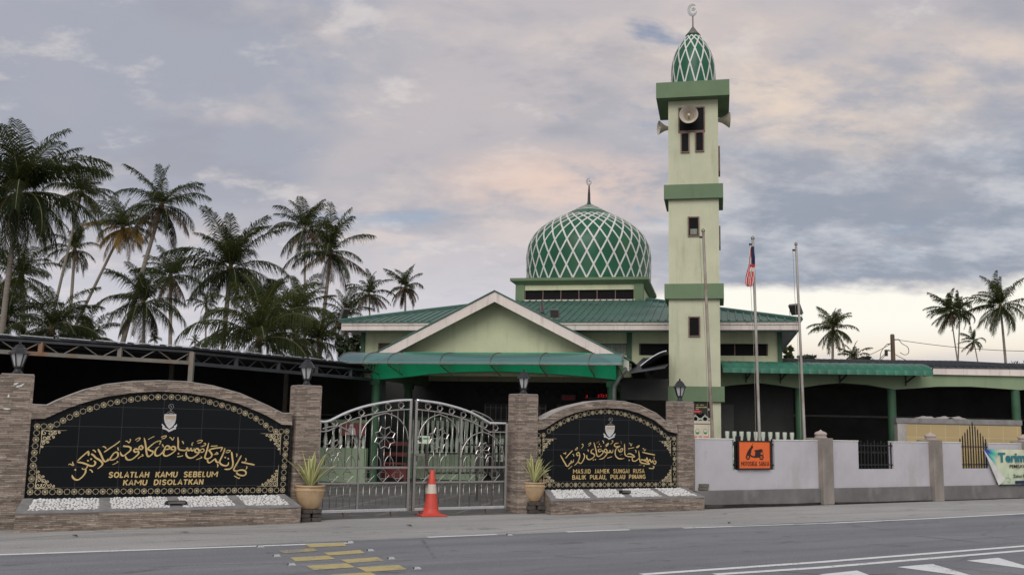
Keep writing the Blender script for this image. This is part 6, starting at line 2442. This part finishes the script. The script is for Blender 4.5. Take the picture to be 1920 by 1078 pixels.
def truss(P, Q, z1, z0, nv, mt, inset):
    d = (Q - P); d.z = 0
    nrm = Vector((-d.y, d.x, 0)).normalized() * inset
    p = lambda q, z: Vector((P.x + d.x * q, P.y + d.y * q, 0)) + nrm + Vector((0, 0, z))
    MB().bar(p(0, z0), p(1, z0), .08, .09).build('truss_chord', mt, CA)
    MB().bar(p(0, z1), p(1, z1), .05, .07).build('truss_chord', M['shed_roof'], CA)
    w = MB()
    for k in range(nv):
        m_ = 4
        for j in range(m_):
            q0, q1 = (k + j / m_) / nv, (k + (j + 1) / m_) / nv
            za, zb = (z1, z0) if j % 2 == 0 else (z0, z1)
            w.bar(p(q0, za), p(q1, zb), .018)
    w.build('truss_web', mt, CA)
    for k in range(nv + 1):
        MB().bar(p(k / nv, z0), p(k / nv, z1), .085, .07).build('truss_post', mt, CA)


truss(A0, B_, B_.z - .09, B_.z - .33, 6, M['shed_frame'], .05)
truss(B_, C2, B_.z - .10, B_.z - .34, 5, M['shed_roof'], .10)
pp = ypt(356, 700, 21.45)
MB().box(pp.x - .05, pp.x + .05, pp.y + .02, pp.y + .12, 0, B_.z - .09).build('post', M['shed_frame'], CA)
pp = ypt(60, 700, 19.6)
MB().box(C2.x - .1, C2.x, C2.y + .2, C2.y + .3, 0, C2.z - .1).build('post', M['shed_roof'], CA)
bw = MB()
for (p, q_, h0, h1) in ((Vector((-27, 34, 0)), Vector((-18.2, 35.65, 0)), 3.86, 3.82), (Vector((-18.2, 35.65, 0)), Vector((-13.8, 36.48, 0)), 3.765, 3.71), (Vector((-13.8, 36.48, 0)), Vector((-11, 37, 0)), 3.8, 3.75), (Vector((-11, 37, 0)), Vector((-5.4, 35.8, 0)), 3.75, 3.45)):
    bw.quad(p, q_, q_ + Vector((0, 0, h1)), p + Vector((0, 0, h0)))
bw.quad((-27, 34, 0), (A0.x - 1, A0.y + 1, 0), (A0.x - 1, A0.y + 1, 3.3), (-27, 34, 3.8))  # added wall out of view on the open left side, keeps light out
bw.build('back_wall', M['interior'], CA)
for (x_, y_) in ((-13.5, 27.), (-10.2, 29.5), (-7.2, 31.5), (-16.5, 30.)):
    MB().box(x_ - .06, x_ + .06, y_ - .06, y_ + .06, 0, 3.25).build('inner_post', M['shed_frame'], CA)
MB().bar((-18, 34.9, 1.9), (-6, 35.5, 1.9), .05, .12).build('wall_rail', M['shed_frame'], CA)
MB().bar((-18, 34.9, .95), (-6, 35.5, .95), .05, .12).build('wall_rail', M['shed_frame'], CA)
pu = MB()
for k in range(1, 6):
    q_ = k / 6
    a_, b_ = edge[0].lerp(back[0], q_), edge[1].lerp(back[1], q_)
    pu.bar(a_ - Vector((0, 0, .09)), b_ - Vector((0, 0, .09)), .05, .09)
    c_ = edge[2].lerp(back[2], q_)
    pu.bar(b_ - Vector((0, 0, .09)), c_ - Vector((0, 0, .09)), .05, .09)
pu.build('purlins', M['shed_roof'], CA)


# ================================================================== PALMS
def frond(mb, H, az, el, L, bend, rnd, m, wind, mi=0, twist=0., thin=1., hang=.5):
    """one pinnate leaf: a drooping stem with leaflets along both sides"""
    hd = Vector((math.cos(az), math.sin(az), 0))
    N = 12
    pts = [H.copy()]
    p = H.copy()
    e = el
    for i in range(N):
        s = (i + .5) / N
        e = el - bend * s ** 1.35
        d = hd * math.cos(e) + Vector((0, 0, math.sin(e))) + wind * s * 1.1
        d.normalize()
        p = p + d * (L / N)
        pts.append(p.copy())
    mb.tube(pts, [L * .0085 * (1 - .85 * i / N) + .004 for i in range(N + 1)], 4, mi=1)
    side0 = Vector((-hd.y, hd.x, 0))
    for j in range(m):
        s = .10 + .89 * (j + .5) / m
        f = s * N
        i = min(int(f), N - 1)
        c = pts[i].lerp(pts[i + 1], f - i)
        t_ = (pts[i + 1] - pts[i]).normalized()
        sd = side0 - t_ * side0.dot(t_)
        sd.normalize()
        up = sd.cross(t_)
        if up.z < 0:
            up = -up
        ll = L * .27 * max(.12, math.sin(math.pi * (.13 + .80 * s)) ** .7) * rnd.uniform(.85, 1.1)
        w = L / m * .47 * thin * rnd.uniform(.8, 1.2)
        for k in (-1, 1):
            if rnd.random() < .04:
                continue
            fw = .50 + .55 * s + rnd.uniform(-.22, .22)
            d = (sd * k * .85 + t_ * fw + up * (.34 - twist + rnd.uniform(-.18, .18)) - Vector((0, 0, hang)) + wind * .5).normalized()
            q1 = c + d * ll * .5 + Vector((0, 0, -ll * .05))
            q2 = c + d * ll * .88 + Vector((0, 0, -ll * rnd.uniform(.25, .75))) + wind * ll * .25
            wv = t_ * w
            mb.add([c - wv * .7, c + wv * .7, q1 + wv, q1 - wv, q2], [(0, 1, 2, 3), (3, 2, 4)], mi)


PALMCOUNT = 0


def palm(label, heart, low, Y, Rpx, seed, nf=24, tone='palm', old='palm_dry', wind=(0, 0, 0), emax=84, emin=-38, curve=.06, trunk_r=1., nold=.22, thin=1., droop=1.0, group='coconut palms behind the mosque'):
    rnd = random.Random(seed)
    H = ypt(*heart, Y)
    Lw = ypt(*low, Y)
    k = (0 - Lw.z) / (H.z - Lw.z)
    G = Lw + (H - Lw) * k
    if abs(G.x - H.x) > 6:
        G.x = H.x + math.copysign(6, G.x - H.x)
    G.z = -.03
    sc_ = Rpx * Y / FPX
    L = sc_ * 1.12
    o = thing('coconut_palm', label, 'palm', None, G.x, G.y, G.z, group, rz=0)
    BASE[o.name] = tuple(G)
    rt = .058 * L * trunk_r
    # trunk passes through the seen lower point
    T = MB()
    P = []
    for i in range(15):
        q = i / 14
        c = G.lerp(H, q)
        c.x += math.copysign(curve, Lw.x - H.x) * L * math.sin(math.pi * q) * .35
        P.append(c)
    T.tube(P, [rt * (1.35 - .25 * min(1, i / 2)) * (1 - .42 * i / 14) for i in range(15)], 10)
    T.build('trunk', M['trunk'], o, smooth=True)
    m = int(max(18, min(84, Rpx * .8)))
    green, dry = MB(), MB()
    wv = Vector(wind) + Vector((rnd.uniform(-.16, .16), rnd.uniform(-.1, .1), 0))
    nf = int(nf * 1.18) if Rpx > 40 else nf
    for i in range(nf):
        a_ = i / (nf - 1)
        az = i * 2.39996 + rnd.uniform(-.42, .42)
        el = RAD(lerp(emax, emin * .78, a_ ** 1.05) + rnd.uniform(-15, 15))
        bend = RAD(lerp(46, 84, min(1, a_ * 1.8)) + rnd.uniform(-16, 22)) * droop
        if a_ > .75:
            bend *= .6
        l = L * rnd.uniform(.80, 1.10) * (.80 + .2 * math.sin(math.pi * min(1, a_ * 1.3 + .1)))
        tgt = dry if a_ > 1 - nold else green
        frond(tgt, H + Vector((0, 0, rt * .6 * (1 - a_))), az, el, l, bend, rnd, m, wv, 0, 0 if a_ < .7 else .45, thin, lerp(.12, .62, min(1, a_ * 1.7)))
    green.build('crown', [M[tone], M['rachis']], o)
    if dry.v:
        dry.build('hanging_fronds', [M[old], M['husk']], o)
    hk = MB()
    hk.lathe([(rt * .8, H.z - rt * 2.4), (rt * 1.1, H.z - rt * .8), (rt * 1.0, H.z + rt * .6), (rt * .4, H.z + rt * 2.2)], H.x, H.y, 9)
    for j in range(7):
        a_ = j * .9 + rnd.uniform(0, .5)
        r = rt * rnd.uniform(.40, .58)
        cx_, cy_, cz_ = H.x + math.cos(a_) * rt * 1.25, H.y + math.sin(a_) * rt * 1.25, H.z - rt * rnd.uniform(.6, 1.9)
        hk.lathe([(r * .1, cz_ - r), (r * .8, cz_ - r * .6), (r, cz_), (r * .75, cz_ + r * .6), (r * .1, cz_ + r)], cx_, cy_, 7)
    hk.build('coconuts', M['husk'], o, smooth=True)
    return o


GR = 'coconut palms behind the carport'
GR2 = 'coconut palms beyond the hall'
palm('tallest dark coconut palm, cut by the left edge of the photo', (36, 365), (10, 600), 46, 170, 11, 40, 'palm', 'palm', emin=-66, trunk_r=.55, droop=1.1, group=GR)
palm('coconut palm peeping out behind the tallest one', (153, 362), (108, 560), 78, 72, 12, 22, trunk_r=.7, emin=-50, group=GR)
palm('leaning coconut palm with golden lower fronds', (230, 430), (150, 590), 70, 72, 13, 28, 'palm_pale', 'palm_gold', trunk_r=.75, emin=-52, nold=.5, group=GR)
palm('tall leaning coconut palm to the right of the golden one', (303, 388), (235, 637), 66, 96, 14, 22, trunk_r=.85, emin=-62, curve=.10, group=GR)
palm('low bushy coconut palm over the left end of the carport roof', (98, 620), (98, 660), 40, 108, 15, 20, 'palm', 'palm', emin=-10, emax=86, trunk_r=.7, group=GR)
palm('short coconut palm rising between two leaning trunks', (270, 570), (268, 640), 62, 92, 16, 24, emin=-55, trunk_r=.6, group=GR)
palm('broad dark coconut palm with a reddish heart, centre of the left grove', (432, 507), (422, 640), 55, 122, 17, 30, 'palm', 'palm', emin=-52, trunk_r=.75, group=GR)
palm('slim tall coconut palm behind the pair left of the mosque', (571, 432), (570, 560), 74, 78, 18, 20, emin=-62, trunk_r=.55, group=GR)
palm('coconut palm with star shaped crown, in front of the slim tall one', (620, 475), (608, 600), 60, 90, 19, 22, emin=-56, trunk_r=.8, droop=.8, group=GR)
palm('small far coconut palm left of the pair above the mosque roof', (692, 552), (693, 610), 92, 48, 20, 20, emin=-50, trunk_r=.7, group=GR)
palm('small far coconut palm just above the mosque roof, with brown fronds', (760, 540), (759, 600), 92, 48, 21, 20, emin=-66, trunk_r=.9, nold=.4, group=GR)
palm('young pale green coconut palm arching over the carport edge', (486, 640), (486, 680), 37, 150, 22, 22, 'palm_pale', 'palm_pale', emin=2, emax=80, trunk_r=.55, droop=1.25, group=GR)
palm('shaggy coconut palm behind the young pale green one', (556, 590), (556, 660), 56, 84, 23, 24, 'palm_pale', 'palm_dry', emin=-60, group=GR)
palm('brown fringed coconut palm by the corner of the mosque', (648, 598), (650, 660), 58, 62, 24, 24, 'palm', 'palm_dry', emin=-70, nold=.5, group=GR)
palm('dim coconut palm low between the first two trunks', (40, 520), (42, 620), 64, 84, 25, 22, emin=-60, group=GR)
palm('low coconut palm just right of the bushy one over the carport', (165, 640), (165, 670), 48, 72, 71, 22, 'palm', 'palm', emin=-20, trunk_r=.6, group=GR)
palm('low coconut palm at the far left end of the carport roof', (14, 600), (14, 670), 52, 90, 72, 24, 'palm', 'palm', emin=-40, trunk_r=.6, group=GR)
palm('low coconut palm right of the young pale green one', (596, 640), (596, 680), 46, 72, 73, 22, 'palm', 'palm', emin=-15, trunk_r=.6, group=GR)
palm('feathery coconut palm behind and left of the young pale green one', (500, 575), (500, 660), 60, 70, 74, 22, 'palm', 'palm_dry', emin=-55, trunk_r=.6, group=GR)
palm('hazy coconut palm low behind the golden palm', (140, 470), (128, 620), 92, 60, 26, 20, emin=-60, group=GR)
palm('ragged coconut palm behind the tall leaning trunk', (320, 520), (318, 620), 84, 66, 27, 22, emin=-66, nold=.4, group=GR)
palm('tiny distant coconut palm over the carport roof', (290, 636), (290, 650), 150, 15, 28, 14, group=GR)
palm('tiny distant coconut palm with a thin bare trunk, left of the broad dark palm', (386, 570), (385, 640), 120, 34, 29, 14, emin=-60, group=GR)
palm('distant coconut palm low at the foot of the broad dark palm', (365, 640), (365, 655), 140, 16, 30, 14, group=GR)
WND = (-.55, .05, .05)
palm('round crowned coconut palm right of the mosque eave', (1562, 618), (1562, 690), 72, 50, 31, 26, 'palm_pale', 'palm_pale', emin=-66, droop=.9, group=GR2)
palm('low coconut palm half hidden behind the hall roof', (1602, 672), (1602, 690), 72, 34, 32, 18, emin=-20, group=GR2)
palm('windswept coconut palm, left one of the close pair at the right', (1782, 585), (1796, 690), 90, 50, 33, 24, wind=WND, emin=-60, trunk_r=.5, group=GR2)
palm('windswept coconut palm, right one of the close pair', (1800, 583), (1797, 690), 94, 42, 34, 20, wind=WND, emin=-60, trunk_r=.6, group=GR2)
palm('biggest windswept coconut palm at the right edge', (1876, 575), (1885, 690), 70, 66, 35, 24, wind=(-.32, .05, .05), emin=-74, trunk_r=.7, droop=.9, nold=.35, old='palm_pale', group=GR2)
palm('little coconut palm standing between the pair and the biggest one', (1826, 640), (1835, 690), 96, 30, 36, 18, wind=WND, emin=-66, trunk_r=.7, group=GR2)


# broadleaf tree by the mosque corner, shrubs beyond the hall
def leafy(name, label, cat, px, py, Y, rx, rz_, n, ls, seed, mtl='leaf_dark', trunk=True, gaps=.0, group=None):
    rnd = random.Random(seed)
    c = ypt(px, py, Y)
    k = Y / FPX
    rx, rz_ = rx * k, rz_ * k
    o = thing(name, label, cat, None, c.x, Y, -.03, group, rz=0)
    BASE[o.name] = (c.x, Y, -.03)
    clumps = [(rnd.uniform(-.7, .7), rnd.uniform(-.6, .6), rnd.uniform(-.75, .8), rnd.uniform(.25, .42)) for _ in range(13)]
    mb = MB()
    for i in range(n):
        a_, b_, d_, r = rnd.choice(clumps)
        v = Vector((rnd.gauss(0, 1), rnd.gauss(0, 1), rnd.gauss(0, 1)))
        v = v.normalized() * r * rnd.random() ** .4
        P = Vector((c.x + (a_ + v.x) * rx, Y + (b_ + v.y) * rx, c.z + (d_ + v.z) * rz_))
        t1 = Vector((rnd.gauss(0, 1), rnd.gauss(0, 1), rnd.gauss(0, .7))).normalized()
        t2 = t1.cross(Vector((rnd.gauss(0, 1), rnd.gauss(0, 1), rnd.gauss(0, 1)))).normalized()
        s = ls * rnd.uniform(.6, 1.3)
        mb.quad(P - t1 * s, P - t2 * s * .45, P + t1 * s, P + t2 * s * .45)
    mb.build('crown', M[mtl], o)
    t_ = MB()
    t_.tube([(c.x, Y, -.03), (c.x + .1, Y, c.z * .5), (c.x, Y, c.z)], [.05 * rx + .06, .04 * rx + .05, .03 * rx], 7)
    for a_, b_, d_, r in clumps[:8]:
        t_.tube([(c.x, Y, c.z - rz_ * .6), (c.x + a_ * rx * .5, Y + b_ * rx * .5, c.z + (d_ * .5 - .2) * rz_), (c.x + a_ * rx, Y + b_ * rx, c.z + d_ * rz_)], [.03 * rx, .02 * rx, .008 * rx], 5)
    t_.build('trunk', M['trunk'], o)
    return o


leafy('broadleaf_tree', 'dark leafy tree with sky showing through, between the palms and the mosque corner', 'tree', 662, 645, 46, 30, 40, 1500, .16, 41)
leafy('shrub', 'dark rounded shrub under the right corner of the mosque eave', 'shrub', 1478, 662, 52, 11, 15, 420, .12, 42, 'palm_pale')
GS = 'low bushes along the hall roof'
for i, (px, py, rx, rz_, lb) in enumerate(((1510, 672, 22, 9, 'low bush above the hall roof, next to the bare flagpole'), (1625, 676, 18, 7, 'low bush above the hall roof, just left of the utility pole'), (1800, 690, 22, 6, 'low bush at the foot of the close pair of palms'))):
    leafy('shrub', lb, 'shrub', px, py, 66, rx, rz_, 420, .13, 50 + i, 'leaf_dark', group=GS)


def bare(label, px, py, Y, hpx, seed):
    rnd = random.Random(seed)
    c = ypt(px, py, Y)
    h = hpx * Y / FPX
    o = thing('bare_tree', label, 'tree', None, c.x, Y, -.03, rz=0)
    BASE[o.name] = (c.x, Y, -.03)
    t_ = MB()
    lf = MB()

    def br(p, d, l, r, n):
        q = p + d * l
        t_.tube([p, p.lerp(q, .5) + Vector((rnd.uniform(-.06, .06), 0, rnd.uniform(-.04, .04))) * l, q], [r, r * .8, r * .6], 4)
        if n == 0:
            for _ in range(2):
                s = .10
                w = q + Vector((rnd.uniform(-.2, .2), rnd.uniform(-.2, .2), rnd.uniform(-.15, .15)))
                a_ = Vector((rnd.gauss(0, 1), rnd.gauss(0, 1), rnd.gauss(0, 1))).normalized()
                b_ = a_.cross(Vector((0, 1, .3))).normalized()
                lf.quad(w - a_ * s, w - b_ * s * .4, w + a_ * s, w + b_ * s * .4)
            return
        for _ in range(3 if n > 1 else 2):
            dd = (d + Vector((rnd.uniform(-.8, .8), rnd.uniform(-.6, .6), rnd.uniform(-.1, .5)))).normalized()
            br(q, dd, l * rnd.uniform(.55, .8), r * .6, n - 1)
    t_.tube([(c.x, Y, -.03), (c.x, Y, c.z - h * .9)], [.12, .09], 7)
    br(Vector((c.x, Y, c.z - h * .9)), Vector((.05, 0, 1)), h * .42, .06, 4)
    t_.build('branches', M['twig'], o)
    lf.build('leaves', M['palm_pale'], o)


bare('thin nearly bare tree behind the biggest palm trunk at the right', 1893, 690, 66, 38, 61)
bare('thin nearly bare tree at the far right edge over the hall roof', 1932, 688, 60, 34, 62)

# utility pole and its cables
UP = ypt(1672.5, 628, 62)
UG = ypt(1674.5, 682, 62)
o = thing('utility_pole', 'weathered utility pole above the hall roof', 'utility pole', None, UP.x + .02, 62, 0, rz=0)
BASE[o.name] = (0, 0, 0)
MB().tube([(0, 0, -.03), (0, 0, UP.z)], [.17, .13], 12).build('shaft', M['wood_pole'], o, smooth=True, auto=60)
MB().lathe([(.13, UP.z), (.10, UP.z + .05), (.01, UP.z + .07)], n=12).build('cap', M['lamp_grey'], o)
cb = MB()
for (a_, b_) in (((.12, 0, UP.z - .30), (.42, 0, UP.z - .28)), ((-.12, 0, UP.z - .55), (-.35, 0, UP.z - .60)), ((-.12, 0, UP.z - 1.0), (-.40, 0, UP.z - 1.0))):
    cb.bar(a_, b_, .06)
cb.build('bracket', M['black_iron'], o)
MB().box(-.50, -.36, -.1, .1, UP.z - 1.35, UP.z - .95).build('fuse_box', M['black_iron'], o)
lp = MB()
lp.tube([(a_, 0, b_) for a_, b_ in crom([(.40, UP.z - .28), (.62, UP.z - .55), (.95, UP.z - .75), (1.0, UP.z - 1.1), (.75, UP.z - 1.25), (.45, UP.z - 1.1)], 5)], .022, 4)
lp.tube([(a_, 0, b_) for a_, b_ in crom([(-.38, UP.z - .6), (-.75, UP.z - 1.1), (-.8, UP.z - 1.6), (-.5, UP.z - 1.3)], 5)], .022, 4)
lp.build('cable_loop', M['wire'], o)


def cable(label, P, Q, sag, r=.022):
    pts = []
    for i in range(17):
        q = i / 16
        p = P.lerp(Q, q)
        pts.append(p - Vector((0, 0, sag * 4 * q * (1 - q))))
    o = MB().tube([p - P for p in pts], r, 4).build('power_cable', M['wire'])
    o.location = P
    tag(o, label, 'cable', 'cables on the utility pole')


cable('power cable running right from the utility pole past the palms', ypt(1677, 636, 62), ypt(1990, 658, 62), .25)
cable('power cable dropping left from the utility pole', ypt(1668, 646, 62), ypt(1560, 690, 62), .15)
cable('power cable going down behind the hall, left of the utility pole', ypt(1667, 655, 62), ypt(1625, 694, 62), .05)
cable('power cable going down behind the hall, right of the utility pole', ypt(1678, 664, 62), ypt(1745, 692, 62), .1)

# a few dead leaves on the tarmac
rnd = random.Random(77)
for px, py, lb in ((767, 986.5, 'dead leaf on the shoulder in front of the gate'), (1368, 981, 'dead leaf on the road above the worn white line'), (955, 1003, 'dead leaf by the end of a white dash, before the short planter'), (140, 1006, 'dead leaf on the shoulder before the long planter')):
    p = gpt(px, py)
    o = bpy.data.objects.new('x', None)
    bpy.data.objects.remove(o)
    mb = MB()
    a_ = rnd.uniform(0, 3.1)
    d, n_ = Vector((math.cos(a_), math.sin(a_), 0)), Vector((-math.sin(a_), math.cos(a_), 0))
    q = [d * -.07, d * -.02 + n_ * .028 + Vector((0, 0, .018)), d * .07 + Vector((0, 0, .012)), d * -.01 - n_ * .028 + Vector((0, 0, .02))]
    mb.add(q + [v + Vector((0, 0, -.002)) for v in q], [(0, 1, 2, 3), (4, 7, 6, 5), (0, 4, 5, 1), (1, 5, 6, 2), (2, 6, 7, 3), (3, 7, 4, 0)])
    o = mb.build('dead_leaf', M['leaf_litter'])
    o.location = (p.x, p.y, .011)
    tag(o, lb, 'leaf', 'dead leaves on the road')
